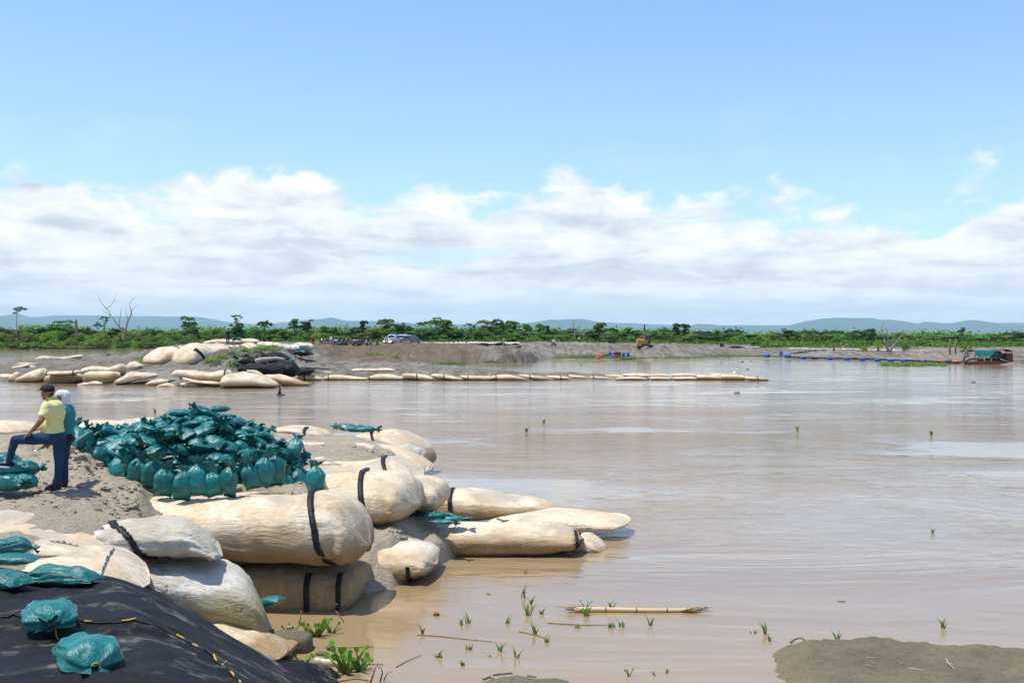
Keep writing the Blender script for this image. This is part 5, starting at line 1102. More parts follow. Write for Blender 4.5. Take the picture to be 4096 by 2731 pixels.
# ------------------------------------------------------------------ trees and shrubs
def leafmat(name, a, b, tr=.25):
    m = mat(name, a, b, 1.3, .6, rand=.28, spec=.25, trans=tr); return m
LM = {'dark': leafmat('dark_foliage', (.030, .075, .009), (.052, .115, .016)), 'mid': leafmat('green_foliage', (.085, .175, .014), (.13, .235, .025)), 'light': leafmat('bright_foliage', (.14, .25, .016), (.20, .32, .028)), 'grey': leafmat('greyish_foliage', (.085, .12, .05), (.12, .16, .07)), 'olive': leafmat('olive_foliage', (.15, .19, .022), (.10, .16, .02))}
M_['bark'] = mat('grey_brown_bark', (.16, .12, .085), (.25, .21, .17), 3, .9, .02, 8)
M_['deadwood'] = mat('bleached_dead_wood', (.20, .15, .12), (.34, .29, .25), 2, .9, .03, 6)
M_['driftwood'] = mat('pale_driftwood', (.40, .34, .26), (.30, .25, .19), 5, .85, .01, 30)
def leaves(lobes, n, size, seed, up=.35, gap=.15, shell=.72):
    r = np.random.default_rng(seed); vol = np.array([l[3] * l[4] + l[3] * l[5] for l in lobes]); vol = vol / vol.sum(); V = []; F_ = []
    for l, w in zip(lobes, vol):
        k = max(6, int(n * w)); d = r.normal(size=(k, 3)); d /= np.linalg.norm(d, axis=1)[:, None]; d[:, 2] = np.where(d[:, 2] < -.35, -d[:, 2] * .6, d[:, 2])
        rad = shell + (1.08 - shell) * r.random(k) ** .6; p = d * rad[:, None] * np.array(l[3:6]) + np.array(l[:3])
        for q, dd in zip(p, d):
            if noise.noise(Vector(q) * 1.1 + Vector((seed, 0, 0))) < -.5 + gap: continue
            nn = Vector(dd) + Vector((r.normal() * .5, r.normal() * .5, r.normal() * .5 + up)); nn.normalize()
            t = nn.cross(Vector((r.normal(), r.normal(), r.normal()))).normalized(); b = nn.cross(t); s1 = size * (.6 + .8 * r.random()); s2 = s1 * (.5 + .4 * r.random()); c = Vector(q)
            i = len(V); V += [c - t * s1, c - b * s2 + nn * .1 * s1, c + t * s1, c + b * s2 - nn * .1 * s1]; F_.append((i, i + 1, i + 2, i + 3))
    return V, F_
def tree_proto(seed, kind, leaf, size=.30, n=1100):
    r = random.Random(seed); root = bpy.data.objects.new('tree', None); lobes = []; tb = MB(); hgt = 10.0
    if kind == 'round':
        for i in range(20): a = r.uniform(0, 6.28); q = r.random() ** .6 * 3.1; z = r.uniform(2.2, 8.3); k = 1 - ((z - 5) / 5.2) ** 2 * .75; s_ = r.uniform(.9, 1.8); lobes.append((math.cos(a) * q * k, math.sin(a) * q * k, z, s_, s_, s_ * .75))
    elif kind == 'tall':
        for i in range(22): z = r.uniform(2.5, 9.4); a = r.uniform(0, 6.28); q = r.random() * (2.4 if z < 7 else 1.5) + .2; s_ = r.uniform(.55, 1.25); lobes.append((math.cos(a) * q, math.sin(a) * q, z, s_, s_, s_ * .7))
    elif kind == 'umbrella':
        for i in range(26): a = r.uniform(0, 6.28); q = r.random() ** .5 * 5.2; s_ = r.uniform(.9, 1.5); lobes.append((math.cos(a) * q, math.sin(a) * q, 9.2 - q * q * .075 + r.uniform(-1.1, .2), s_, s_, s_ * .42))
    elif kind == 'vine':
        for i in range(24): z = r.uniform(.8, 9.5); a = r.uniform(0, 6.28); q = r.random() * (1.2 + .5 * math.sin(z)); s_ = r.uniform(.5, 1.05); lobes.append((math.cos(a) * q, math.sin(a) * q, z, s_, s_, s_ * 1.1))
    elif kind == 'shrub':
        for i in range(18): a = r.uniform(0, 6.28); q = r.random() ** .6 * 4.6; s_ = r.uniform(1.5, 2.6); lobes.append((math.cos(a) * q, math.sin(a) * q, r.uniform(1.0, 7.6 - q * .8), s_, s_, s_ * .8))
    elif kind == 'sparse':
        for i in range(13): z = r.uniform(4.5, 9.6); a = r.uniform(0, 6.28); q = r.uniform(.6, 2.6); s_ = r.uniform(.35, .8); lobes.append((math.cos(a) * q, math.sin(a) * q, z, s_, s_, s_ * .6))
    lean = r.uniform(-.5, .5); tr = [Vector((lean * t * t + .12 * math.sin(t * 5 + seed), .1 * math.sin(t * 4), hgt * t * (.82 if kind != 'shrub' else .5))) for t in np.linspace(0, 1, 8)]
    tb.tube(tr, [.26 * (1 - .75 * i / 7) * (1.3 if i == 0 else 1) for i in range(8)], 7)
    for l in lobes[:12 if kind != 'sparse' else 13]:
        b0 = tr[min(7, max(2, int(l[2] / 10 * 6)))]; e = Vector(l[:3]); mid = b0.lerp(e, .5) + Vector((0, 0, -.25)); tb.tube([b0, mid, e], [.09, .055, .02], 5)
    tb.build('trunk', M_['bark'], root, True)
    v, f = leaves(lobes, n, size, seed, gap=.18 if kind in ('tall', 'sparse', 'umbrella') else .08)
    mkobj('crown', v, f, LM[leaf], root, False); return root
TP = {}
for i, (k, kind, leaf) in enumerate([('roundmid', 'round', 'mid'), ('rounddark', 'round', 'dark'), ('roundlight', 'round', 'light'), ('tallmid', 'tall', 'mid'), ('talldark', 'tall', 'dark'), ('tallgrey', 'tall', 'grey'), ('umbdark', 'umbrella', 'dark'), ('umbmid', 'umbrella', 'mid'), ('vinedark', 'vine', 'dark'), ('vinemid', 'vine', 'mid'), ('shrublight', 'shrub', 'light'), ('shrubmid', 'shrub', 'mid'), ('shrubolive', 'shrub', 'olive'), ('shrubdark', 'shrub', 'dark'), ('sparsegrey', 'sparse', 'grey'), ('sparsedark', 'sparse', 'dark'), ('roundolive', 'round', 'olive')]):
    TP[k] = tree_proto(31 + i * 7, kind, leaf, .36 if kind != 'sparse' else .24, 1700 if kind in ('round', 'shrub') else 1350)
def plant(kind, px, top, base, wpx, d, label, group=None, name='tree', cat='tree'):
    s_ = F / d; h = (base - top) / s_; wd = wpx / s_ / {'round': 7.2, 'tall': 6, 'umbrella': 12, 'vine': 4, 'shrub': 11.5, 'sparse': 6}[[q for q in ('round', 'tall', 'umbrella', 'vine', 'shrub', 'sparse') if kind.startswith(q[:3])][0]]
    p = W(px, base, d); o = copy_tree(TP[kind]); o.name = name; o.location = p; o.scale = (wd, wd, h / (10.0 if not kind.startswith('shrub') else 9.0)); o.rotation_euler = (0, 0, rnd.uniform(0, 6.28)); return tag(o, label, cat, group)
NT_ = [('roundmid', 755, 1258, 1352, 62, 395, 'tall leafy tree rising alone above the left shrubs'), ('rounddark', 945, 1284, 1362, 72, 372, 'dark round tree behind the standing person on the crest'),
 ('sparsegrey', 948, 1256, 1345, 60, 385, 'thin half-bare tree sticking up above the dark round tree'), ('umbdark', 1056, 1276, 1356, 70, 405, 'flat-topped tree right of the dark round tree'),
 ('tallmid', 1176, 1274, 1362, 70, 385, 'tall green tree left of two near the red-shirted person'), ('talldark', 1226, 1276, 1362, 70, 385, 'tall dark tree behind the red-shirted person'),
 ('roundmid', 1296, 1300, 1368, 70, 365, 'rounded green tree behind the white-shirted person'), ('vinedark', 1452, 1285, 1362, 40, 372, 'narrow dark ball-topped tree above the motorcycles'),
 ('tallmid', 1546, 1275, 1366, 90, 372, 'tall forked tree left of the parked pickups'), ('talldark', 1598, 1288, 1366, 80, 378, 'dense tree just behind the white pickups'), ('vinemid', 1640, 1291, 1366, 34, 372, 'narrow pointed tree right of the pickups'),
 ('umbmid', 1745, 1269, 1368, 150, 366, 'broad umbrella-shaped tree right of the parked cars'), ('tallmid', 1790, 1285, 1368, 80, 366, 'right half stem of the broad umbrella clump'), ('roundolive', 1830, 1320, 1370, 60, 355, 'reddish olive bush tree right of the umbrella tree'),
 ('sparsegrey', 1885, 1290, 1366, 70, 370, 'grey half-bare tree left of the highest clump'), ('roundmid', 1950, 1274, 1368, 95, 380, 'left tree of the highest clump in the middle'), ('rounddark', 2010, 1267, 1368, 100, 385, 'highest tree of the clump in the middle'), ('tallmid', 2052, 1284, 1368, 80, 370, 'right tree of the highest clump in the middle'),
 ('roundlight', 2058, 1325, 1372, 50, 350, 'small yellow-green bushy tree in front of the highest clump'), ('vinemid', 2112, 1284, 1368, 42, 365, 'vine-covered tree right of the highest clump'), ('tallmid', 2160, 1294, 1368, 60, 372, 'leafy tree between two vine-covered trees'), ('vinedark', 2190, 1304, 1370, 26, 362, 'thin dark vine-covered trunk in the middle'),
 ('roundlight', 2272, 1330, 1371, 50, 352, 'yellow-green tree left of the bare middle tree'), ('vinemid', 2392, 1277, 1370, 52, 360, 'tall ragged vine-covered tree right of the bare middle tree'), ('umbdark', 2440, 1306, 1368, 80, 385, 'spreading tree right of the ragged vine-covered one'), ('tallmid', 2510, 1309, 1372, 70, 372, 'light tree behind the excavator, to its left'),
 ('rounddark', 2612, 1319, 1376, 38, 350, 'dark ball-shaped tree right of the excavator'), ('umbmid', 2655, 1308, 1374, 80, 400, 'pale spreading tree between excavator and dark tower tree'), ('vinedark', 2712, 1296, 1378, 56, 348, 'tall dark tower-like vine-covered tree'), ('vinedark', 2742, 1300, 1378, 44, 350, 'second dark tower tree touching the first'),
 ('umbdark', 2812, 1318, 1376, 90, 400, 'low umbrella tree on the skyline, left of two'), ('umbdark', 2935, 1309, 1376, 90, 400, 'low umbrella tree on the skyline, right of two'), ('tallmid', 2868, 1320, 1378, 44, 352, 'dark pointed tree between the two umbrella trees'), ('roundlight', 2960, 1335, 1380, 60, 350, 'bright green tree under the right umbrella tree'),
 ('roundolive', 3104, 1322, 1394, 105, 300, 'large round olive bush tree behind the blue containers'), ('talldark', 3150, 1312, 1382, 90, 350, 'dark tree rising behind the round olive tree'), ('roundmid', 3190, 1320, 1385, 60, 340, 'green tree right of the round olive tree'),
 ('umbdark', 3240, 1315, 1378, 110, 420, 'wide flat-crowned tree under the right hills, left'), ('umbdark', 3330, 1316, 1378, 110, 420, 'wide flat-crowned tree under the right hills, middle'), ('umbdark', 3430, 1317, 1378, 100, 420, 'wide flat-crowned tree under the right hills, right'), ('vinedark', 3485, 1318, 1384, 40, 345, 'dark narrow tree left of the bare right-hand tree'),
 ('roundlight', 3590, 1322, 1382, 70, 370, 'bright feathery tree behind the bare right-hand tree'), ('roundmid', 3620, 1372, 1412, 30, 210, 'small leafy tree on the sand bluff right of the bare tree'), ('sparsedark', 3848, 1309, 1380, 60, 345, 'tall slim tree with a flat tuft near the wooden goal posts'), ('roundlight', 3700, 1340, 1388, 60, 330, 'light green rounded tree left of the goal-like posts'),
 ('roundlight', 3866, 1375, 1416, 60, 200, 'yellowish bush just left of the dredge boat'), ('umbdark', 4060, 1322, 1385, 120, 400, 'wide tree at the right edge of the photo'), ('roundmid', 3990, 1330, 1390, 70, 340, 'green tree behind the rusty end of the dredge'),
 ('shrublight', 3455, 1374, 1408, 36, 208, 'bright bush on the sand bluff right of the palm shrub'), ('sparsegrey', 420, 1262, 1345, 50, 395, 'pale thin tree behind the left dead tree'), ('roundmid', 245, 1275, 1345, 90, 390, 'leafy hump of a tree left of the brown snag'), ('umbmid', 390, 1287, 1345, 40, 420, 'small flat tree between the brown snag and the dead tree')]
for a in NT_: plant(*a)
# the rest of the forest edge: one by one along the far bank
sky = lambda x: float(np.interp(x, [-400, 0, 250, 500, 700, 1000, 1300, 1500, 1900, 2100, 2400, 2700, 3000, 3400, 3800, 4400], [1310, 1308, 1296, 1312, 1306, 1310, 1306, 1300, 1302, 1304, 1318, 1322, 1330, 1326, 1334, 1334]))
rf = random.Random(12)
seg = [(-300, 420, 'left of the dead tree'), (420, 1000, 'between the dead tree and the crest person'), (1000, 1500, 'above the motorcycles'), (1500, 1920, 'behind the parked cars'), (1920, 2450, 'above the grey berm in the middle'), (2450, 3030, 'beyond the white bag wall'), (3030, 3560, 'beneath the right hills'), (3560, 4500, 'behind the dredge end of the bank')]
kn = {'roundmid': 'green round-crowned', 'rounddark': 'dark round-crowned', 'roundlight': 'bright green', 'tallmid': 'tall green', 'talldark': 'tall dark', 'tallgrey': 'greyish thin-leaved', 'vinemid': 'narrow green', 'umbdark': 'flat-crowned dark', 'roundolive': 'olive-green'}
x = -260
while x < 4400:
    for row, (d, lo, hi) in enumerate([(350 if x < 3000 else 292, 12, 38), (388, -2, 18)]):
        if x < 1000 and row == 0: continue
        px = x + rf.uniform(-14, 14); t = sky(px) + rf.uniform(lo, hi); k = rf.choice(['roundmid', 'rounddark', 'roundlight', 'tallmid', 'talldark', 'tallgrey', 'roundmid', 'vinemid', 'roundmid', 'rounddark', 'rounddark', 'roundolive'])
        sg = next((s_[2] for s_ in seg if s_[0] <= px < s_[1]), 'at the edge')
        ad = 'front forest line' if row == 0 else 'back forest line'
        plant(k, px, t + (0 if px < 3000 else 4), (1376 if px < 3000 else 1388) if row == 0 else 1368, rf.uniform(64, 112), d + rf.uniform(-8, 8), '%s tree %s, %s' % (kn[k], ad, sg), 'trees of the forest edge')
    x += 30 if x > 1000 else 38
# shrubs of the left shore
x = -280
while x < 1010:
    for row in (0, 1):
        px = x + rf.uniform(-14, 14); k = rf.choice(['shrublight', 'shrublight', 'shrubolive', 'shrublight', 'shrubmid', 'shrubmid'])
        base = 1398 if row == 0 else 1385; top = (1356 if row == 0 else 1322) + rf.uniform(-9, 8)
        cn = {'shrublight': 'bright green', 'shrubmid': 'mid green', 'shrubolive': 'olive-brown', 'shrubdark': 'dark green'}[k]
        plant(k, px, top, base, rf.uniform(58, 95), 364 if row == 0 else 374, '%s shrub in the %s row on the left shore, %s' % (cn, 'front' if row == 0 else 'rear', 'left of the brown snag' if px < 310 else 'between snag and dead tree' if px < 494 else 'right of the dead tree'), 'shrubs on the left shore', 'shrub', 'shrub')
    x += 44
for t in TP.values():
    for c in list(t.children): bpy.data.objects.remove(c)
    bpy.data.objects.remove(t)
# uncountable growth: far canopy, undergrowth, grass
r_ = random.Random(3)
lob = []
for i in range(340):
    px = r_.uniform(-900, 5200); d = r_.uniform(430, 620); t = sky(min(4400, max(-400, px))) + r_.uniform(-5, 9); p = W(px, t, d); s_ = r_.uniform(4, 7); lob.append((p.x, p.y, p.z - s_ * .6, s_, s_, s_ * .6)); lob.append((p.x + 2, p.y - 4, p.z * .45, s_, s_, s_ * .7))
v, f = leaves(lob, 42000, .6, 5, gap=.0); tag(mkobj('distant_forest', v, f, LM['mid'], None, False), 'dark continuous forest canopy behind the tree line', 'forest', kind='stuff')
lob = []
for i in range(420):
    px = r_.uniform(960, 4700); d = r_.uniform(330, 345) if px < 3050 else r_.uniform(268, 285); p = W(px, 1376, d); s_ = r_.uniform(1, 2.1); lob.append((p.x, p.y, 1.6, s_ * 1.6, s_, s_))
v, f = leaves(lob, 24000, .22, 6, gap=.0); tag(mkobj('undergrowth', v, f, LM['mid'], None, False), 'bright low undergrowth along the foot of the forest', 'undergrowth', kind='stuff')
M_['grass'] = leafmat('grass_green', (.12, .22, .03), (.18, .27, .05), .3)
def grass_patch(name, areas, n, size, label, m=None, seed=1, hgt=1.0, kind='stuff'):
    r = random.Random(seed); V = []; F_ = []
    for i in range(n):
        px, py, wx, wy, z = r.choice(areas); d = F * (H - z) / (py - YH) if py > YH + 2 else 300
        p = W(px + r.gauss(0, wx * .6) * (1 + r.random()), py, d); p.y += r.gauss(0, wy * .5); p.z = z if z < .1 else p.z * 0 + z
        a = r.uniform(0, 6.28); w_ = size * .18; h = size * r.uniform(.5, 1.3) * hgt; dx, dy = math.cos(a) * w_, math.sin(a) * w_; lx, ly = r.gauss(0, .35) * h, r.gauss(0, .35) * h
        i0 = len(V); V += [(p.x - dx, p.y - dy, p.z - .05), (p.x + dx, p.y + dy, p.z - .05), (p.x + lx * .5 + dx * .8, p.y + ly * .5 + dy * .8, p.z + h * .6), (p.x + lx, p.y + ly, p.z + h)]; F_.append((i0, i0 + 1, i0 + 2, i0 + 3))
    return tag(mkobj(name, V, F_, m or M_['grass'], None, False), label, 'grass', kind=kind)
grass_patch('shore_grass', [(2300, 1431, 60, 4, .35), (2380, 1433, 90, 3, .3), (2500, 1433, 60, 3, .3), (2700, 1432, 60, 6, .3), (2760, 1428, 60, 6, .3), (2850, 1424, 70, 4, .4), (2960, 1424, 80, 4, .35), (1900, 1435, 50, 8, .5), (1790, 1456, 50, 6, .5), (1960, 1449, 20, 2, .2), (2350, 1425, 70, 5, .6), (3060, 1426, 60, 4, .3)], 5200, .28, 'patches of green weeds along the far waterline', seed=4)
# bright mound of grass on the berm right of the excavator
V = []; lob = []
for i in range(70):
    t = r_.random(); px = 2625 + t * 65 + r_.uniform(-22, 22) ; py = 1396 + t * 40 + r_.uniform(-3, 8); d = 232 - t * 18; p = W(px, py, d); lob.append((p.x, p.y, p.z - .2, .9, .9, .55))
v, f = leaves(lob, 5200, .16, 9, gap=0, up=1.2); tag(mkobj('grass_mound', v, f, M_['grass'], None, False), 'bright yellow-green grass growing down the berm right of the excavator', 'grass', kind='stuff')
lob = []
for px, py, d, w_ in [(855, 1443 - 6, 118, 1), (900, 1428, 118, 1.0), (940, 1408, 119, .8), (985, 1402, 119, .8), (1040, 1395, 121, 1.2), (1060, 1400, 121, 1.2), (1095, 1398, 123, .9), (930, 1452, 116, .8), (925, 1464, 115.5, .7), (1035, 1440, 116, .6), (560, 1437, 126, .9), (575, 1455, 122, .6), (870, 1440, 117, .8), (1000, 1410, 119, .9), (1480, 1419, 181, 1.6), (1520, 1420, 181, 1.4), (1580, 1427, 180, 1.2)]:
    for k in range(5): p = W(px + r_.gauss(0, 12), py + r_.gauss(0, 3), d); lob.append((p.x, p.y, p.z, w_ * .55, .5, .28))
v, f = leaves(lob, 2800, .09, 19, gap=0, up=.8); tag(mkobj('island_weeds', v, f, LM['light'], None, False), 'green creeping weeds between the bags on the island', 'weeds', kind='stuff')
lob = []
for i in range(150): px = r_.gauss(3655, 65); px = min(3775, max(3535, px)); p = WZ(px, 1458 + r_.gauss(0, 2), 0.05); lob.append((p.x, p.y, .1, .6, .8, .22))
v, f = leaves(lob, 5200, .13, 21, gap=0, up=.8); tag(mkobj('floating_water_plants', v, f, M_['grass'], None, False), 'long green raft of floating water plants left of the dredge boat', 'water plants', kind='stuff')
# -- bare trees
def bare(px, base, d, segs, label, r0=.22, m='deadwood', name='dead_tree'):
    """segs: branch polylines in photo pixels with a depth offset"""
    org = W(px, base, d); root = thing(name, label, 'tree', org)
    for i, (nm, pts, ra, rb) in enumerate(segs):
        P_ = [W(a, b, d) + Vector((0, c, 0)) - org for a, b, c in pts]; Q_ = []
        for j in range(len(P_) - 1):
            for k in range(3): q = P_[j].lerp(P_[j + 1], k / 3); Q_.append(q + (Vector((noise.noise(q * 1.3), noise.noise(q * 1.7), 0)) * .12 if (j or k) else Vector()))
        Q_.append(P_[-1]); n = len(Q_); mb = MB(); mb.tube(Q_, [ra + (rb - ra) * j / (n - 1) for j in range(n)], 8, True, .25); mb.build(nm, M_[m], root, True)
    return root
bare(494, 1362, 358, [('trunk', [(494, 1362, 0), (495, 1345, 0), (494, 1334, 0)], .48, .38), ('limb', [(494, 1334, 0), (476, 1305, 0), (458, 1284, .5), (440, 1263, 1)], .36, .16), ('limb', [(494, 1334, 0), (507, 1310, -.5), (516, 1281, -1), (530, 1256, -1), (527, 1240, -1)], .34, .13),
 ('branch', [(440, 1263, 1), (430, 1243, 1), (418, 1232, 1), (410, 1222, 1)], .13, .07), ('branch', [(440, 1263, 1), (415, 1248, 1), (399, 1236, 1)], .10, .03), ('branch', [(428, 1240, 1), (405, 1216, 1), (392, 1197, 1), (384, 1180, 1)], .10, .03), ('branch', [(424, 1230, 1), (440, 1222, 1), (452, 1203, 1), (463, 1175, 1)], .10, .03),
 ('branch', [(478, 1305, 0), (477, 1280, 0), (484, 1250, 0), (484, 1230, 0)], .13, .04), ('branch', [(517, 1280, -1), (509, 1255, -1), (506, 1224, -1)], .12, .03), ('branch', [(527, 1240, -1), (522, 1215, -1), (535, 1200, -1), (548, 1188, -1)], .11, .03), ('branch', [(529, 1246, -1), (540, 1232, -1), (558, 1221, -1)], .10, .03), ('branch', [(530, 1262, -1), (541, 1256, -1)], .06, .02)], 'big forked dead tree standing above the left shrubs')
bare(307, 1350, 356, [('trunk', [(307, 1350, 0), (305, 1320, 0), (304, 1295, 0), (304, 1279, 0)], .42, .36)], 'thick brown broken palm trunk among the left shrubs', m='bark')
o = bare(68, 1345, 352, [('trunk', [(68, 1345, 0), (66, 1310, 0), (66, 1280, 0), (68, 1262, 0)], .13, .08), ('limb', [(68, 1262, 0), (72, 1248, 0), (84, 1240, 0), (95, 1237, 0)], .07, .03), ('limb', [(67, 1270, 0), (60, 1258, 0)], .05, .03)], 'slim tree with three small leaf tufts at the far left', m='bark', name='tree')
lob = []
for a, b, s_ in [(65, 1236, .9), (72, 1244, .8), (80, 1231, .9), (92, 1238, 1.1), (100, 1236, .7), (60, 1253, .7), (63, 1239, .6)]: p = W(a, b, 352) - Vector(o.location); lob.append((p.x, p.y, p.z, s_, s_, s_ * .45))
v, f = leaves(lob, 700, .16, 77); mkobj('crown', v, f, LM['dark'], o, False)
bare(1378, 1335, 350, [('trunk', [(1378, 1335, 0), (1378, 1318, 0), (1380, 1305, 0)], .22, .16), ('branch', [(1380, 1305, 0), (1388, 1292, 0), (1402, 1283, 0)], .12, .03), ('branch', [(1379, 1312, 0), (1372, 1300, 0), (1362, 1295, 0)], .10, .03), ('branch', [(1386, 1296, 0), (1398, 1296, 0)], .07, .03), ('branch', [(1362, 1312, 0), (1350, 1300, 0), (1343, 1292, 0)], .06, .02)], 'small pale dead tree above the motorcycles')
bare(2300, 1372, 346, [('trunk', [(2300, 1372, 0), (2299, 1345, 0), (2300, 1322, 0)], .30, .20), ('limb', [(2300, 1322, 0), (2292, 1305, 0), (2296, 1285, 0), (2308, 1272, 0)], .14, .03), ('limb', [(2300, 1330, 0), (2312, 1312, 0), (2326, 1280, 0)], .14, .03), ('branch', [(2298, 1340, 0), (2285, 1318, 0), (2278, 1300, 0)], .10, .03), ('branch', [(2302, 1345, 0), (2322, 1320, 0), (2318, 1305, 0)], .09, .03), ('branch', [(2296, 1300, 0), (2286, 1290, 0)], .06, .02), ('branch', [(2312, 1312, 0), (2330, 1304, 0)], .06, .02)], 'dark many-branched bare tree above the grey berm')
bare(2248, 1372, 350, [('trunk', [(2248, 1372, 0), (2250, 1345, 0), (2246, 1325, 0)], .16, .11), ('branch', [(2246, 1325, 0), (2238, 1310, 0), (2237, 1298, 0)], .08, .03), ('branch', [(2247, 1330, 0), (2256, 1315, 0), (2245, 1300, 0)], .07, .02)], 'thin bare snag left of the dark bare tree')
bare(2336, 1370, 352, [('trunk', [(2336, 1370, 0), (2336, 1345, 0), (2341, 1318, 0), (2348, 1302, 0)], .15, .04), ('branch', [(2337, 1345, 0), (2326, 1325, 0)], .07, .02)], 'thin bare snag right of the dark bare tree')
bare(3555, 1406, 212, [('trunk', [(3556, 1406, 0), (3545, 1385, 0), (3536, 1358, 0)], .24, .17), ('limb', [(3536, 1358, 0), (3530, 1335, 0), (3529, 1310, 0), (3536, 1285, 0)], .14, .03), ('limb', [(3550, 1390, 0), (3553, 1360, 0), (3550, 1335, 0), (3543, 1303, 0)], .14, .04), ('branch', [(3530, 1315, 0), (3515, 1308, 0)], .06, .02)], 'left stem pair of the bare dark tree on the sand bluff')
bare(3560, 1406, 213, [('trunk', [(3560, 1406, 0), (3572, 1385, 0), (3590, 1365, 0)], .24, .18), ('limb', [(3590, 1365, 0), (3605, 1345, 0), (3620, 1332, 0), (3635, 1321, 0)], .14, .03), ('limb', [(3580, 1380, 0), (3610, 1370, 0), (3655, 1360, 0)], .13, .03), ('branch', [(3578, 1378, 0), (3572, 1350, 0), (3582, 1340, 0)], .10, .03), ('branch', [(3600, 1352, 0), (3602, 1338, 0)], .06, .02)], 'right leaning stems of the bare dark tree on the sand bluff')
# palms
def palm(px, base, d, h, spread, label, n=11):
    org = W(px, base, d); root = thing('palm', label, 'palm', org); mb = MB(); mb.tube([(0, 0, 0), (.05, 0, h * .5)], [.25, .18], 7); mb.build('trunk', M_['bark'], root, True)
    V = []; F_ = []; r = random.Random(px)
    for i in range(n):
        a = 6.28 * i / n + r.random() * .3; el = r.uniform(.5, 1.25); prev = Vector((0, 0, h * .5)); dr = Vector((math.cos(a) * math.cos(el), math.sin(a) * math.cos(el), math.sin(el)))
        for j in range(7):
            t = j / 7; nx_ = prev + (dr + Vector((0, 0, -1.3 * t * t))) * spread / 7
            sd_ = dr.cross(Vector((0, 0, 1))).normalized() * spread * .16 * math.sin((t + .12) * 3)
            i0 = len(V); V += [prev, nx_, nx_ + sd_ + Vector((0, 0, -.1)), nx_ - sd_ + Vector((0, 0, -.1))]; F_ += [(i0, i0 + 1, i0 + 2), (i0, i0 + 3, i0 + 1)]; prev = nx_
    mkobj('fronds', V, F_, LM['light'], root, False)
palm(3335, 1404, 206, 1.6, 1.2, 'small palm-like shrub on the left part of the sand bluff'); palm(3512, 1404, 208, 1.0, 1.5, 'yellow-tipped low palm left of the bare tree'); palm(2140, 1374, 340, 2, 2.6, 'yellowish low palm between the trees above the grey berm'); palm(84, 1342, 358, 3, 3.2, 'drooping palm beside the slim tufted tree')
# ------------------------------------------------------------------ vehicles and works on the far bank
M_['carwhite'] = mat('white_car_paint', (.75, .76, .78), rough=.3, spec=.5, coat=.5); M_['cargrey'] = mat('grey_car_paint', (.10, .12, .15), rough=.3, spec=.5, coat=.5)
M_['glass'] = mat('dark_car_glass', (.015, .018, .02), rough=.08, spec=.6); M_['tyre'] = mat('tyre_rubber', (.03, .027, .025), rough=.9); M_['rim'] = mat('wheel_metal', (.35, .35, .36), rough=.4, metal=.7)
M_['chrome'] = mat('chrome', (.6, .6, .62), rough=.2, metal=.9); M_['tail'] = mat('red_tail_lamp', (.45, .02, .015), rough=.25); M_['plate'] = mat('yellow_plate', (.75, .6, .05), rough=.5)
M_['blue'] = mat('blue_plastic', (.015, .09, .38), (.02, .12, .45), 6, .45); M_['bluesteel'] = mat('blue_painted_steel', (.008, .035, .12), (.02, .05, .12), 2, .6, .03, 3); M_['redplastic'] = mat('red_plastic', (.62, .09, .06), (.5, .07, .05), 5, .5)
M_['orange'] = mat('orange_float', (.75, .14, .05), rough=.5); M_['rust'] = mat('rusty_steel', (.22, .07, .035), (.11, .04, .02), 5, .85, .01, 20); M_['cat'] = mat('faded_yellow_paint', (.50, .24, .05), (.42, .22, .07), 3, .6); M_['steel'] = mat('dull_steel', (.32, .31, .29), (.22, .2, .18), 5, .5, metal=.5)
M_['pipe'] = mat('black_pipe', (.015, .015, .017), rough=.5); M_['tealtarp'] = mat('turquoise_tarpaulin', (.01, .36, .30), (.02, .42, .36), 2, .6, .05, 3); M_['roofw'] = mat('pale_sheet_roof', (.55, .56, .52), (.4, .38, .34), 4, .6); M_['net'] = mat('dark_green_net', (.02, .05, .035), rough=.9)
M_['bamboo'] = mat('yellow_bamboo', (.62, .47, .22), (.66, .42, .25), 6, .5); M_['feather'] = mat('black_feathers', (.012, .012, .013), rough=.6); M_['whitef'] = mat('white_feathers', (.75, .75, .72), rough=.8); M_['mud'] = sand_mat('wet_mud', (.19, .155, .10), (.13, .105, .07), (.08, .065, .045), 1.5, .03, 9, .006)
M_['bottle'] = mat('cloudy_plastic_bottle', (.62, .55, .40), (.5, .44, .3), 12, .25, spec=.6)
def wheel(c, r, w, parent, ax='Y'):
    mb = MB(); a = Vector((0, w / 2, 0)) if ax == 'Y' else Vector((w / 2, 0, 0)); c = Vector(c)
    mb.tube([c - a, c - a * .8, c + a * .8, c + a], [r * .9, r, r, r * .9], 18); t = mb.build('tyre', M_['tyre'], parent, True)
    mb = MB(); mb.tube([c - a * 1.04, c + a * 1.04], r * .56, 12); mb.build('rim', M_['rim'], t, True); return t
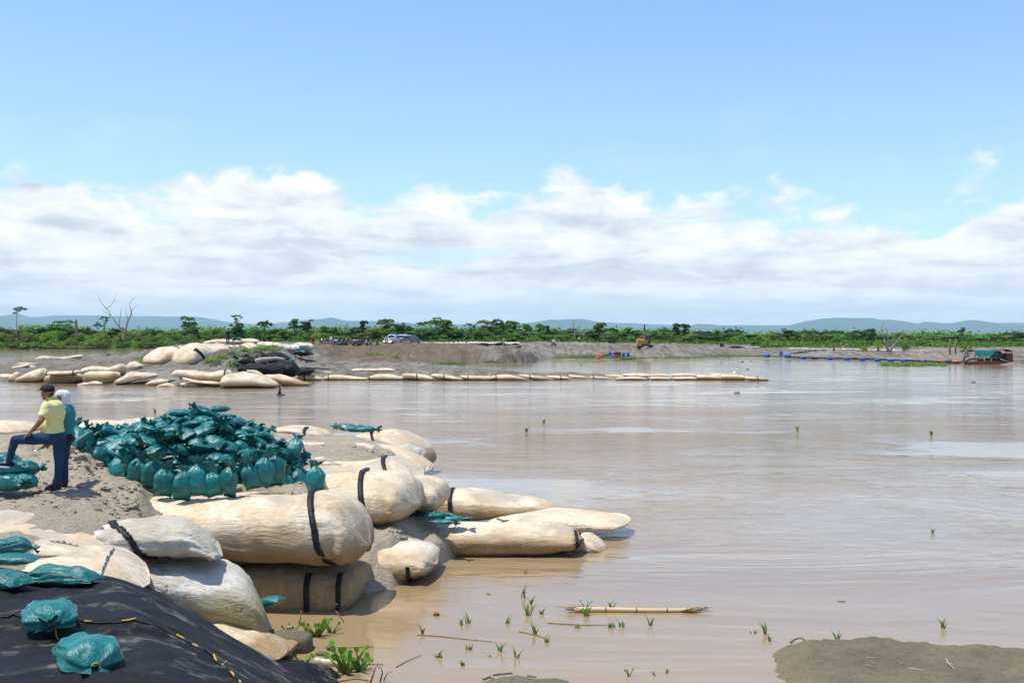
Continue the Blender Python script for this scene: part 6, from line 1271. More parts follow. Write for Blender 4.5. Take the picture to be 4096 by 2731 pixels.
def car(px, py, d, yaw, label, pick, paint, rack=False, loc=None):
    org = W(px, py, d); root = thing('pickup_truck' if pick else 'parked_car', label, 'pickup' if pick else 'car', org, R(yaw), 'vehicles parked on the berm'); P_ = M_[paint]; Lg = 5.2 if pick else 4.5; h0 = .45; W_ = .9
    low = [(-Lg / 2, h0 + .1), (-Lg / 2 + .1, h0), (Lg / 2 - .2, h0), (Lg / 2, h0 + .2), (Lg / 2 - .05, .95), (Lg / 2 - .5, 1.08), (.9, 1.14), (-Lg / 2 + .02, 1.12)]
    mb = MB(); mb.prism(low, -W_, W_); b = mb.build('body', P_, root); bv = b.modifiers.new('b', 'BEVEL'); bv.width = .06; bv.segments = 2
    x0, x1 = (-.75, 1.55) if pick else (-Lg / 2 + .15, 1.3)
    cab = [(x0, 1.12), (x0 + (.12 if pick else .35), 1.78), (x0 + .6, 1.84), (x1 - .8, 1.82), (x1, 1.12)]
    mb = MB(); n = len(cab); vs = [(a, -.84 + (.14 if z > 1.5 else 0), z) for a, z in cab] + [(a, .84 - (.14 if z > 1.5 else 0), z) for a, z in cab]
    mb.add(vs, [tuple(range(n)), tuple(range(2 * n - 1, n - 1, -1))] + [(i, n + i, n + (i + 1) % n, (i + 1) % n) for i in range(n)]); c = mb.build('cabin', P_, root); bv = c.modifiers.new('b', 'BEVEL'); bv.width = .05; bv.segments = 2
    for sg in (-1, 1):
        for xa, xb in ((x0 + .30, x0 + 1.05), (x0 + 1.12, x1 - .55)):
            mb = MB(); mb.add([(xa, sg * .845, 1.2), (xb + .25, sg * .845, 1.2), (xb, sg * .735, 1.68), (xa + .05, sg * .735, 1.68)], [(0, 1, 2, 3)]); w = mb.build('side_window', M_['glass'], c); so_ = w.modifiers.new('t', 'SOLIDIFY'); so_.thickness = .02
    rx = x0 - .015; mb = MB(); mb.add([(rx + .02, -.66, 1.25), (rx + .02, .66, 1.25), (rx + (.10 if pick else .28), .60, 1.68), (rx + (.10 if pick else .28), -.60, 1.68)], [(0, 1, 2, 3)]); w = mb.build('rear_window', M_['glass'], c); so_ = w.modifiers.new('t', 'SOLIDIFY'); so_.thickness = .02
    if pick:
        mb = MB(); mb.box((-1.65, 0, 1.125), (1.6, 1.5, .01)); mb.build('load_bed', M_['tyre'], root)
        mb = MB(); mb.box((-Lg / 2 - .012, 0, .93), (.03, 1.45, .34)); tg = mb.build('tailgate', P_, root); mb = MB(); mb.box((-Lg / 2 - .035, 0, 1.0), (.03, .22, .06)); mb.build('handle', M_['tyre'], tg)
    for sg in (-1, 1): mb = MB(); mb.box((-Lg / 2 - .015, sg * .80, .95), (.06, .16, .36), bev=.02); mb.build('tail_light', M_['tail'], root)
    mb = MB(); mb.box((-Lg / 2 - .08, 0, .52), (.16, 1.7, .18), bev=.04); bp = mb.build('rear_bumper', M_['chrome'] if pick else P_, root); mb = MB(); mb.box((-Lg / 2 - .17, 0, .62), (.02, .36, .17)); mb.build('number_plate', M_['plate'], bp)
    if rack: mb = MB(); [mb.tube([(-.9, s_ * .75, 1.14), (-1.0, s_ * .68, 1.72), (-1.0, 0, 1.74)], .035, 6) for s_ in (-1, 1)]; [mb.tube([(-1.0, s_ * .68, 1.70), (-2.2, s_ * .78, 1.16)], .035, 6) for s_ in (-1, 1)]; mb.build('roll_bar', M_['chrome'], root, True)
    for sx in (-1.55, 1.6): 
        for sg in (-1, 1): wheel((sx, sg * .82, .38), .38, .24, root)
car(2140 - 0 + 1590 - 1590 - 568 + 0, 1377, 214, 74, 'white pickup with chrome roll bar, leftmost of the three parked vehicles', True, 'carwhite', True)
car(1611, 1376, 219, 74, 'white pickup parked in the middle of the three vehicles', True, 'carwhite'); car(1645, 1378, 217, 72, 'grey car, rightmost of the three parked vehicles', False, 'cargrey')
def moto(colr):
    root = bpy.data.objects.new('motorcycle', None); wheel((.68, 0, .32), .32, .10, root); wheel((-.62, 0, .32), .31, .12, root)
    mb = MB(); mb.tube([(.68, .07, .32), (.48, .07, .98)], .028, 6); mb.tube([(.68, -.07, .32), (.48, -.07, .98)], .028, 6); mb.build('fork', M_['rim'], root, True)
    mb = MB(); mb.tube([(.45, -.36, 1.08), (.47, -.15, 1.02), (.47, .15, 1.02), (.45, .36, 1.08)], .02, 6); hb = mb.build('handlebar', M_['tyre'], root, True); 
    for s_ in (-1, 1): mb = MB(); mb.tube([(.46, s_ * .30, 1.06), (.44, s_ * .34, 1.22)], .008, 4); mb.ell((.44, s_ * .36, 1.24), (.02, .06, .04)); mb.build('mirror', M_['tyre'], hb, True)
    mb = MB(); mb.ell((.18, 0, .86), (.30, .14, .14), 12, 8); mb.build('fuel_tank', colr, root, True)
    mb = MB(); mb.box((-.32, 0, .84), (.72, .22, .09), (0, .06, 0), bev=.03); mb.build('seat', M_['tyre'], root)
    mb = MB(); mb.box((.05, 0, .45), (.42, .26, .34), bev=.05); mb.tube([(.4, 0, .9), (.1, 0, .35), (-.3, 0, .35), (-.62, 0, .32)], .03, 6); mb.tube([(-.2, 0, .75), (-.85, 0, .80)], .02, 5); mb.build('engine', M_['steel'], root, False)
    mb = MB(); mb.ell((.56, 0, .95), (.10, .11, .12), 10, 8); mb.build('headlight', M_['chrome'], root, True)
    mb = MB(); mb.box((.72, 0, .67), (.34, .11, .03), (0, .25, 0)); mb.box((-.78, 0, .74), (.30, .14, .03), (0, -.3, 0)); mb.build('mudguard', colr, root)
    mb = MB(); mb.tube([(-.1, .14, .32), (-.75, .16, .42)], .05, 8); mb.build('exhaust', M_['chrome'], root, True); return root
mp = {'red': moto(M_['redshirt']), 'white': moto(M_['whiteshirt']), 'black': moto(M_['black']), 'blue': moto(M_['bluesteel'])}
for px, py, d, yaw, c, lab in [(1300, 1382, 190, -140, 'red', 'red motorcycle parked leftmost, beside the white-shirted person'), (1335, 1381, 194, -110, 'black', 'dark motorcycle just right of the white-shirted person'), (1349, 1382, 190, -150, 'white', 'white-fronted motorcycle, leftmost of the first cluster'), (1362, 1382, 191, -120, 'black', 'black motorcycle in the middle of the first cluster'), (1374, 1382, 191, -95, 'blue', 'blue-black motorcycle with a tall mirror in the first cluster'), (1386, 1382, 192, -75, 'black', 'black motorcycle at the right of the first cluster'), (1400, 1382, 192, 20, 'red', 'low red-tanked motorcycle seen sideways'),
    (1425, 1382, 191, -130, 'white', 'white motorcycle, first of the second cluster'), (1438, 1382, 191, -110, 'red', 'red and white motorcycle of the second cluster'), (1454, 1382, 192, -140, 'black', 'grey motorcycle in the middle of the second cluster'), (1468, 1382, 191, -85, 'white', 'pale motorcycle facing the river in the second cluster'), (1482, 1382, 192, -70, 'blue', 'blue motorcycle at the right of the second cluster'), (1510, 1381, 194, -95, 'black', 'lone black motorcycle between the second cluster and the pickups'), (1546, 1379, 205, -95, 'black', 'dark motorcycle standing behind the first white pickup')]:
    o = copy_tree(mp[c]); o.name = 'motorcycle'; p = W(px, py, d); o.location = p; o.rotation_euler = (R(6), 0, R(yaw)); tag(o, lab, 'motorcycle', 'motorcycles parked on the berm')
o = copy_tree(mp['black']); o.name = 'motorcycle'; p = W(2214, 1386, 232); o.location = p; o.rotation_euler = (0, 0, R(-60)); tag(o, 'motorcycle ridden along the grey sand berm', 'motorcycle')
for t in mp.values():
    for c in list(t.children):
        for q in list(c.children): bpy.data.objects.remove(q)
        bpy.data.objects.remove(c)
    bpy.data.objects.remove(t)
figure('rider in white with a red backpack on the motorcycle on the grey berm', W(2214, 1386, 232), (.5, -.86, 0), M_['whiteshirt'], M_['navy'], 1.7, M_['navy'], 'sit')
# excavator seen from the front
org = W(2575, 1396, 228); ex = thing('excavator', 'faded yellow excavator with raised arm on the sand berm', 'excavator', org); q = lambda px, py, dy=0: W(px, py, 228) + Vector((0, dy, 0)) - org
for s_ in (-1, 1): mb = MB(); mb.box((s_ * 1.05, .3, .42), (.5, 3.6, .8), bev=.2); mb.build('track', M_['tyre'], ex)
mb = MB(); mb.box((-.2, .6, 1.45), (2.2, 2.6, 1.0), bev=.15); mb.box((-.85, 0, 1.6), (.8, 1.2, 1.1), bev=.1); mb.build('body', M_['cat'], ex)
mb = MB(); mb.box((.85, .1, 1.9), (.85, 1.4, 1.6), bev=.1); cb = mb.build('cab', M_['tyre'], ex); mb = MB(); mb.box((.85, -.62, 2.1), (.6, .03, .9)); mb.build('windscreen', M_['glass'], cb)
mb = MB(); mb.tube([(.1, 0, 1.6), (.15, -.8, 3.0), (.05, -1.6, 3.6)], [.28, .26, .2], 6); bm = mb.build('boom', M_['cat'], ex); mb = MB(); mb.tube([(.02, -1.6, 3.5), (-.05, -1.7, 4.9)], [.2, .14], 6); mb.build('stick', M_['rust'], bm)
mb = MB(); mb.box((.02, -1.9, 2.95), (.85, .5, .75), (.3, 0, 0), taper=(.9, .7)); mb.build('bucket', M_['steel'], ex)
# teal sandbag heap with black frame beside it
def heap(px, py, d, n, r0, label, seed):
    r = random.Random(seed)
    for i in range(n):
        p = W(px, py, d) + Vector((r.gauss(0, r0), r.gauss(0, r0 * .6), r.random() * r0 * .5)); mb = MB(); mb.ell((0, 0, .12), (.3, .2, .14), 10, 6, (0, 0, r.random() * 3), .25); o = mb.build('sandbag', M_['sack'], None, True); o.location = p; tag(o, label, 'sandbag', label)
heap(2457, 1389, 244, 16, .75, 'teal sandbag in the small heap far off beside the grey berm', 3)
mb = MB()
for a, b_ in [((2430, 1360), (2450, 1388)), ((2460, 1360), (2440, 1388)), ((2425, 1362), (2470, 1362)), ((2432, 1366), (2462, 1372))]: mb.tube([W(*a, 246), W(*b_, 246)], .12, 6)
o = mb.build('metal_frame', M_['tyre'], None, False, W(2447, 1388, 246)); tag(o, 'dark tangled frame above the far teal heap', 'frame')
# barrels and junk on the shore
def barrel(px, py, d, m, lab, lying=False, yaw=0, grp='plastic drums on the far shore', s=1.0):
    mb = MB(); z = [0, .03, .28, .31, .34, .60, .63, .66, .88, .92]; r = [.26, .29, .30, .32, .30, .30, .32, .30, .29, .25]; mb.tube([(0, 0, a) for a in z], r, 14)
    o = mb.build('drum_body', M_[m], None, True); o.name = 'drum'; p = W(px, py, d); o.location = p; o.scale = (s,) * 3; tag(o, lab, 'drum', grp)
    mb = MB(); mb.cyl((0, 0, .915), (0, 0, .94), .24, .24, 14); mb.cyl((.13, 0, .93), (.13, 0, .965), .035, .03, 8); mb.build('lid', M_['tyre'] if m != 'blue' else M_['blue'], o, True)
    if lying: o.rotation_euler = (R(90), 0, R(yaw)); o.location.z += .3 * s
    return o
for px, py, m, lab, ly, yw, s in [(2392, 1431, 'redplastic', 'big pinkish-red drum at the waterline, left of the drum group', True, 70, 1.25), (2395, 1420, 'blue', 'blue drum standing behind the big red drum, left', False, 0, 1), (2404, 1421, 'blue', 'blue drum standing behind the big red drum, right', False, 0, 1), (2403, 1427, 'blue', 'blue drum lying against the big red drum', True, 10, 1), (2417, 1422, 'tyre', 'black drum in the middle of the group', False, 0, .9), (2412, 1428, 'rust', 'rusty brown drum lying left of the orange one', True, 40, 1), (2426, 1428, 'rust', 'rusty drum lying end-on in the middle of the group', True, 0, 1), (2440, 1428, 'blue', 'blue drum right of the rusty drums', False, 0, 1.1), (2451, 1430, 'blue', 'blue drum lying before the rusty square tank', True, 20, 1), (2494, 1429, 'blue', 'blue drum standing alone near the driftwood root, left', False, 0, 1), (2512, 1429, 'blue', 'blue drum next to the driftwood root, right', False, 0, 1.05), (2383, 1437, 'redplastic', 'half sunk reddish drum in the shore weeds', True, 80, .8),
    (2817, 1425, 'blue', 'blue drum in the green weeds, left of a pair', True, 0, 1), (2827, 1425, 'blue', 'blue drum in the green weeds, right of a pair', True, 10, 1), (3060, 1430, 'blue', 'blue drum lying at the waterline below the blue containers', True, 30, 1.2), (3124, 1426, 'blue', 'blue drum standing at the start of the floating pipeline', False, 0, 1.2), (3138, 1431, 'blue', 'blue drum lying beside the standing one near the pipeline', True, 60, 1.2)]:
    barrel(px, py, F * (H - .25) / (py - YH) * .995, m, lab, ly, yw, s=s)
p = W(2472, 1430, 219); mb = MB(); mb.box((0, 0, .55), (1.1, 1.0, 1.1), bev=.05); mb.box((-.75, 0, .5), (.5, .7, 1.0), bev=.04); o = mb.build('square_tank', M_['rust'], None); o.location = p; tag(o, 'rusty brown square tank at the right of the drum group', 'tank')
for px, w_, lab in [(3034, 38, 'smaller blue steel container on the sand below the trees, left'), (3102, 50, 'longer blue steel container on the sand below the trees, right')]:
    p = W(px, 1404, 262); s_ = 262 / F; root = thing('steel_container', lab, 'container', p); mb = MB(); mb.box((0, 0, .35), (w_ * s_, 1.9, .72), bev=.03); L_ = w_ * s_
    for i in range(14): mb.box((-L_ / 2 + L_ * (i + .5) / 14, -.97, .35), (L_ / 40, .05, .62))
    mb.build('shell', M_['bluesteel'], root); mb = MB(); mb.box((0, -.96, .72), (L_ + .05, .1, .07)); mb.box((0, -.96, .0), (L_ + .05, .1, .07)); mb.build('rails', M_['bluesteel'], root)
p = W(3136, 1405, 262); mb = MB(); mb.box((0, 0, .45), (.8, .8, .9), bev=.1); o = mb.build('water_tank', M_['tealtarp'], None); o.location = p; tag(o, 'pale turquoise cube tank beside the longer blue container', 'tank')
# far walls of white bags: many bag ends side by side
def wall(x0, x1, n, ytop, ybot, d, lab, grp, wob=2.0):
    r = random.Random(int(x0)); xs = sorted([x0 + (x1 - x0) * (i + r.uniform(-.2, .2)) / n for i in range(n + 1)])
    for i in range(n):
        a, b_ = xs[i], xs[i + 1] + 3; yt = np.interp((a + b_) / 2, [x0, x1], ytop) + r.uniform(-wob, wob) * .5; yb = np.interp((a + b_) / 2, [x0, x1], ybot) + r.uniform(-.5, .5)
        geobag(lab, [(a, yt + 2.5, yb - 2), (a + (b_ - a) * .3, yt, yb), (a + (b_ - a) * .7, yt + .6, yb), (b_, yt + 3, yb - 1)], d, 1.6, 'white', stain=.05, group=grp, K=14, Mx=10, lump=.10, wr=.10, cap=.2, hmin=.1)
WG = 'white geotextile bags in the far dikes'
wall(1865, 2078, 17, (1365, 1367), (1379, 1381), 224, 'white bag in the dike right of the parked cars, above the gullied berm', WG)
wall(1680, 1865, 11, (1370, 1366), (1377, 1378), 233, 'small white bag in the low dike between the cars and the gullied berm', WG, 3)
wall(2245, 2312, 4, (1370, 1371), (1376, 1376), 262, 'white bag in the short dike left of the yellow-hatted worker', WG)
wall(2420, 2680, 14, (1379, 1385), (1386, 1391), 258, 'white bag in the dike running behind the excavator', WG)
wall(2740, 3035, 18, (1388, 1386), (1394, 1392), 264, 'white bag in the dike behind the two dark-clothed workers', WG)
wall(3155, 3370, 14, (1390, 1396), (1398, 1401), 236, 'white bag in the dike behind the right sand bluff, left part', WG)
wall(3370, 3800, 24, (1395, 1402), (1401, 1409), 226, 'white bag in the dike behind the right sand bluff, right part', WG)
for x0, x1, y0, y1, d, lab in [(1912, 1952, 1372, 1382, 222, 'left'), (1978, 2022, 1371, 1382, 222, 'middle'), (2050, 2072, 1371, 1380, 222, 'right')]: geobag('black cloth hanging over the gullied berm dike, %s one' % lab, [(x0, y0 + 3, y1), (x0 + 8, y0, y1), (x1 - 8, y0, y1), (x1, y0 + 3, y1)], d, .8, 'tarp', name='black_cloth', cat='cloth', K=14, Mx=14, group='black cloths on the far dikes')
for x0, x1, y0, y1, d, lab in [(2268, 2305, 1371, 1379, 258, 'left of the yellow-hatted worker'), (2500, 2562, 1382, 1392, 250, 'left of the excavator'), (2600, 2645, 1382, 1393, 250, 'right of the excavator'), (2795, 2845, 1390, 1396, 258, 'left of the two dark-clothed workers'), (2905, 2978, 1387, 1395, 258, 'right of the two dark-clothed workers')]: geobag('long black cloth along the far dike, ' + lab, [(x0, y0 + 3, y1), (x0 + 8, y0, y1), (x1 - 8, y0, y1), (x1, y0 + 3, y1)], d, .8, 'tarp', name='black_cloth', cat='cloth', K=14, Mx=14, group='black cloths on the far dikes')
# posts
def post(pts, d, r, lab, name='wooden_post', cat='post', m='bark'):
    P_ = [W(a, b, d) for a, b in pts]; mb = MB(); mb.tube(P_, [r] * len(P_), 7, True, .2); o = mb.build(name, M_[m], None, True, P_[0]); return tag(o, lab, cat)
post([(2012, 1425), (2014, 1390), (2016, 1352)], 192, .13, 'tall wooden post standing in the grey sand mound')
post([(2412, 1376), (2414, 1355), (2414, 1336)], 250, .09, 'thin wooden post left of the far teal heap')
o = post([(3800, 1418), (3800, 1356), (3823, 1354), (3822, 1416)], 190, .13, 'wooden gate-like frame of two posts and a crossbar', 'post_frame')
post([(3855, 1445), (3860, 1415), (3866, 1400)], 180, .16, 'bent mooring post beside the dredge boat'); post([(3868, 1405), (3872, 1425), (3862, 1430)], 180, .12, 'crooked branch leaning by the mooring post')
post([(1643, 1418), (1652, 1436), (1660, 1453)], 178, .10, 'long stick lying down the brown berm slope', 'stick', 'stick', 'driftwood')
# driftwood and logs
def log(pts, d, r0, r1, lab, m='driftwood', name='driftwood_log', extra=(), grp=None, zl=None):
    f_ = (lambda a, b: W(a, b, d)) if zl is None else (lambda a, b: WZ(a, b, zl))
    P_ = [f_(a, b) for a, b in pts]; Q_ = []
    for i in range(len(P_) - 1):
        for k in range(4): Q_.append(P_[i].lerp(P_[i + 1], k / 4))
    Q_.append(P_[-1]); n = len(Q_); mb = MB(); mb.tube(Q_, [r0 + (r1 - r0) * i / (n - 1) for i in range(n)], 9, True, .3)
    for e in extra: mb.tube([f_(a, b) for a, b in e[0]], [e[1], e[1] * .4] if len(e[0]) == 2 else [e[1] * (1 - .6 * i / (len(e[0]) - 1)) for i in range(len(e[0]))], 7, True, .3)
    o = mb.build(name, M_[m], None, True, P_[0]); return tag(o, lab, 'driftwood', grp)
log([(1024, 1447), (1045, 1440), (1075, 1437), (1105, 1434), (1140, 1438)], 115, .32, .16, 'bleached tree trunk lying on the black cloths of the island', extra=[([(1078, 1436), (1084, 1427)], .2)])
log([(1235, 1473), (1270, 1471), (1322, 1476)], 122, .16, .08, 'brown driftwood log behind the bags at the left of the breakwater', 'bark')
log([(2520, 1424), (2540, 1422), (2560, 1431)], 219, .35, .2, 'pale driftwood root lying right of the blue drums', extra=[([(2540, 1422), (2533, 1408)], .2), ([(2532, 1421), (2522, 1418)], .16)])
log([(2328, 1431), (2345, 1420), (2362, 1430)], 222, .45, .3, 'weathered tree stump with spreading roots left of the red drum', 'deadwood', 'tree_stump', [([(2345, 1420), (2350, 1408)], .25), ([(2345, 1422), (2330, 1428)], .2)])
log([(2604, 1421), (2640, 1424), (2660, 1436)], 219, .16, .08, 'thin bent branch on the sand below the excavator')
log([(2480, 1432), (2530, 1434), (2598, 1433)], 216, .16, .14, 'black pipe lying on the shore below the driftwood root', 'pipe', 'pipe')
log([(2235, 1413), (2262, 1418)], 222, .14, .1, 'pale plank on the slope of the grey berm')
log([(1632, 1481), (1668, 1477)], 150, .10, .05, 'small branch on the grey sand behind the breakwater', 'bark')
log([(118, 1390), (200, 1387), (300, 1386), (390, 1388)], 362, .14, .08, 'long pale driftwood branch on the left mud shore'); log([(515, 1404), (524, 1399)], 330, .12, .05, 'stick poking from the pond left of the island')
log([(120, 1402), (150, 1398), (160, 1402)], 325, .28, .15, 'brown drift tangle in the pond at the left', 'bark', extra=[([(140, 1400), (146, 1391)], .08), ([(130, 1401), (118, 1396)], .08)])
# pipeline with floats, dredge boat
pl = [(3150, 1428), (3250, 1431), (3330, 1432), (3420, 1433), (3540, 1438), (3640, 1442), (3740, 1446), (3830, 1450)]
P_ = [WZ(a, b, .22) for a, b in pl] + [W(3858, 1446, 188), W(3885, 1436, 184), W(3915, 1434, 181)]; Q_ = []
for i in range(len(P_) - 1):
    for k in range(6): Q_.append(P_[i].lerp(P_[i + 1], k / 6))
mb = MB(); mb.tube(Q_ + [P_[-1]], .16, 8); o = mb.build('dredge_pipeline', M_['pipe'], None, True, P_[0]); tag(o, 'long black floating pipeline leading to the dredge boat', 'pipeline')
for i, (px, py) in enumerate([(3213, 1433), (3260, 1434), (3320, 1436), (3387, 1438), (3449, 1440), (3510, 1442), (3563, 1444), (3616, 1445), (3697, 1448)]):
    p = WZ(px, py + 1.5, .0); mb = MB(); mb.tube([(-.75, 0, .25), (-.68, 0, .25), (.68, 0, .25), (.75, 0, .25)], [.26, .33, .33, .26], 12); fo = mb.build('pipe_float', M_['blue'], None, True); fo.location = p; fo.scale = (.72, .72, .72); tag(fo, 'blue pipeline float, %s from the left shore' % ['first', 'second', 'third', 'fourth', 'fifth', 'sixth', 'seventh', 'eighth', 'ninth'][i], 'float', 'blue floats carrying the pipeline')
    for s_ in (-.35, .35): mb = MB(); mb.torus((s_, 0, .25), .345, .03, 'X', 14, 6); mb.build('band', M_['tyre'], fo, True)
for px, py, m, lab in [(3770, 1450, 'orange', 'orange-red pipeline float, left one'), (3797, 1451, 'bluesteel', 'dark blue float right of the orange one'), (3823, 1452, 'orange', 'orange-red pipeline float nearest the dredge boat')]:
    p = WZ(px, py + 1, 0); mb = MB(); mb.tube([(-.6, 0, .22), (-.52, 0, .22), (.52, 0, .22), (.6, 0, .22)], [.2, .28, .28, .2], 12); mb.torus((0, 0, .22), .29, .03, 'X', 14, 6); o = mb.build('pipe_float', M_[m], None, True); o.location = p; tag(o, lab, 'float', 'floats next to the dredge boat')
dd = 180; org = W(3950, 1459, dd); org.z = 0; bt = thing('dredge_boat', 'rusty dredge boat with turquoise tarpaulin and pale roof', 'boat', org); q = lambda px, py, dy=0: W(px, py, dd) + Vector((0, dy, 0)) - org
x0, x1 = q(3862, 1450).x, q(4042, 1450).x
mb = MB(); xs = [x0, x0 + .5, x1 - .6, x1]; 
for yy_ in (-1.4, .2): mb.prism([(x0, .38), (x0 + .6, -.2), (x1 - .5, -.2), (x1, .45), (x1 - .1, .5), (x0 + .2, .42)], yy_, yy_ + 1.1)
mb.build('hull', M_['rust'], bt); mb = MB(); mb.box(((x0 + x1) / 2 + .3, -.1, .47), (x1 - x0 - 1.2, 2.6, .06)); mb.build('deck', M_['bark'], bt)
r0, r1 = q(3884, 1397), q(3976, 1397)
mb = MB(); mb.box(((r0.x + r1.x) / 2, 0, r0.z + .03), (r1.x - r0.x + .2, 2.6, .06), (0, .02, 0)); mb.build('sheet_roof', M_['roofw'], bt)
zt, zb_ = q(3900, 1400).z, q(3900, 1423).z; vs = []; n = 24
for i in range(n + 1):
    t = i / n; x_ = r0.x + .05 + (r1.x - r0.x) * .93 * t
    for j in range(7): s_ = j / 6; vs.append((x_ + .10 * s_ * (1 - 2 * t) + (.25 * s_ if t < .1 else 0) - .5 * s_ * (t > .8) * (t - .8) * 5, -1.25 + .06 * math.sin(i * 1.7 + j) + .05 * s_, zt + (zb_ - zt) * s_ + .04 * math.sin(i * .9) * s_))
mkobj('tarpaulin', vs, [(i * 7 + j, (i + 1) * 7 + j, (i + 1) * 7 + j + 1, i * 7 + j + 1) for i in range(n) for j in range(6)], M_['tealtarp'], bt).modifiers.new('t', 'SOLIDIFY').thickness = .03
for px in (3886, 3912, 3930, 3945, 3972, 3990, 4012, 4035): 
    for yy_ in (-1.2, 1.0): a = q(px, 1452, yy_); mb = MB(); mb.cyl((a.x, yy_, .4), (a.x, yy_, zt if px < 3980 else zt - .15), .045, .045, 6); mb.build('roof_post', M_['bark'] if px < 3980 else M_['rust'], bt, True)
mb = MB(); c0, c1 = q(3976, 1402), q(4036, 1402); vs = []; n = 12
for i in range(n + 1):
    t = i / n; x_ = c0.x + (c1.x - c0.x) * t; z_ = zt - .25 + .42 * math.sin(t * math.pi) ** .7
    vs += [(x_, -1.35, z_), (x_, 1.2, z_)]
mb.add(vs, [(i * 2, i * 2 + 2, i * 2 + 3, i * 2 + 1) for i in range(n)]); o = mb.build('curved_roof', M_['rust'], bt); o.modifiers.new('t', 'SOLIDIFY').thickness = .04
mb = MB(); mb.box((c1.x - .35, -.2, 1.05), (.9, 2.0, 1.4), bev=.05); mb.box((c0.x + .6, .3, 1.0), (1.2, 1.2, 1.0), bev=.08); mb.build('engine_house', M_['rust'], bt)
mb = MB(); mb.ell(((c0.x + .2), -.4, 1.35), (.95, 1.0, .7), 16, 8, None, .5); mb.build('draped_net', M_['net'], bt, True)
mb = MB(); mb.tube([(c0.x + .3, -1.4, .85), (c1.x - .1, -1.45, .25)], .09, 6); mb.tube([(r0.x + .5, -1.3, .9), (c0.x, -1.3, 1.1)], .05, 6); mb.build('suction_pipe', M_['steel'], bt, True)
for i in range(4): mb = MB(); mb.ell((r0.x + 1.1 + i * .62, -.2 + .3 * (i % 2), .75), (.26, .26, .3), 10, 8, None, .3); mb.cyl((r0.x + 1.1 + i * .62, -.2, .9), (r0.x + 1.1 + i * .62, -.2, 1.2), .06, .05, 6); mb.build('pump', M_['tyre'], bt, False)
mb = MB(); mb.cyl((c1.x, -.8, zt - .2), (c1.x, -.8, zt + .5), .04, .04, 6); mb.build('mast', M_['plate'], bt, True)
mb = MB(); p = WZ(3745, 1459, .05); mb.tube([p, p + Vector((-1.2, 0, .5)), p + Vector((-2.2, 0, .15))], [.05, .03, .02], 6); mb.tube([p, p + Vector((-.4, 0, .75))], [.04, .02], 6); o = mb.build('branch', M_['deadwood'], None, True, p); tag(o, 'dead branch at the right end of the floating plant raft', 'branch')
# ------------------------------------------------------------------ near water's edge
# mud block
def clod(px, py, z, sz, lab, seed, m='mud', flat=.0, cat='mud block'):
    p = WZ(px, py, z); mb = MB(); n = 12; vs = []; fs = []; N_ = 14
    for j in range(9):
        ph = -math.pi / 2 + math.pi * j / 8
        for i in range(N_):
            th = 2 * math.pi * i / N_; x_ = math.copysign(abs(math.cos(th)) ** .55, math.cos(th)) * abs(math.cos(ph)) ** .4; y_ = math.copysign(abs(math.sin(th)) ** .55, math.sin(th)) * abs(math.cos(ph)) ** .4; z_ = math.copysign(abs(math.sin(ph)) ** .6, math.sin(ph))
            q_ = Vector((x_ * sz[0], y_ * sz[1], z_ * sz[2])); k = .16 * noise.noise(q_ * 3.1 + Vector((seed, 0, 0))) + .08 * noise.noise(q_ * 9 + Vector((seed, 0, 0))); vs.append(q_ * (1 + k))
    fs = [(j * N_ + i, j * N_ + (i + 1) % N_, (j + 1) * N_ + (i + 1) % N_, (j + 1) * N_ + i) for j in range(8) for i in range(N_)]
    o = mkobj('mud_block' if cat == 'mud block' else 'mud_clod', vs, fs, M_[m], None, True); sb = o.modifiers.new('s', 'SUBSURF'); sb.levels = sb.render_levels = 1
    o.location = (p.x, p.y, z + sz[2] * .5); o.rotation_euler = (.05, 0, -.25 if sz[0] > .2 else seed); return tag(o, lab, cat)
clod(1168, 2588, 0.02, (.33, .26, .15), 'big flat-topped mud block in the brown water beside the low bag', 3)
clod(1318, 2596, 0, (.07, .05, .04), 'small mud lump right of the big mud block, upper one', 5, cat='mud clod'); clod(1285, 2618, 0, (.09, .06, .03), 'small mud lump right of the big mud block, lower one', 6, cat='mud clod'); clod(1150, 2625, 0, (.16, .08, .06), 'crumbled mud in front of the big mud block', 8, cat='mud clod')
clod(1745, 2463, -.01, (.05, .04, .04), 'dark brown husk floating in the near water', 9, 'rust', cat='husk')
for px, py in [(640, 1945), (600, 1925), (560, 1948), (455, 1912), (415, 1925), (380, 1910), (350, 2035), (250, 2060), (300, 2085), (520, 2045)]:
    pass
# plastic bottles
def bottle(px, py, z, L, yaw, lab):
    p = WZ(px, py, z); mb = MB(); r_b = L * .15; xs = [0, .02, .2, .24, .45, .5, .72, .86, .93, .94, 1.0]; rs = [.6, 1, 1, .88, .88, 1, 1, .6, .34, .4, .38]
    mb.tube([(a * L, 0, 0) for a in xs], [r_b * k for k in rs], 14); o = mb.build('plastic_bottle', M_['bottle'], None, True); o.location = p; o.rotation_euler = (0, .05, R(yaw))
    mb = MB(); mb.cyl((L, 0, 0), (L * 1.04, 0, 0), r_b * .42, r_b * .42, 10); mb.build('bottle_cap', M_['rust'], o, True); return tag(o, lab, 'bottle')
bottle(1258, 2642, .05, .38, -12, 'large cloudy plastic bottle floating among water hyacinths'); bottle(1150, 2508, .02, .13, 20, 'small plastic bottle in the water by the mud mound')
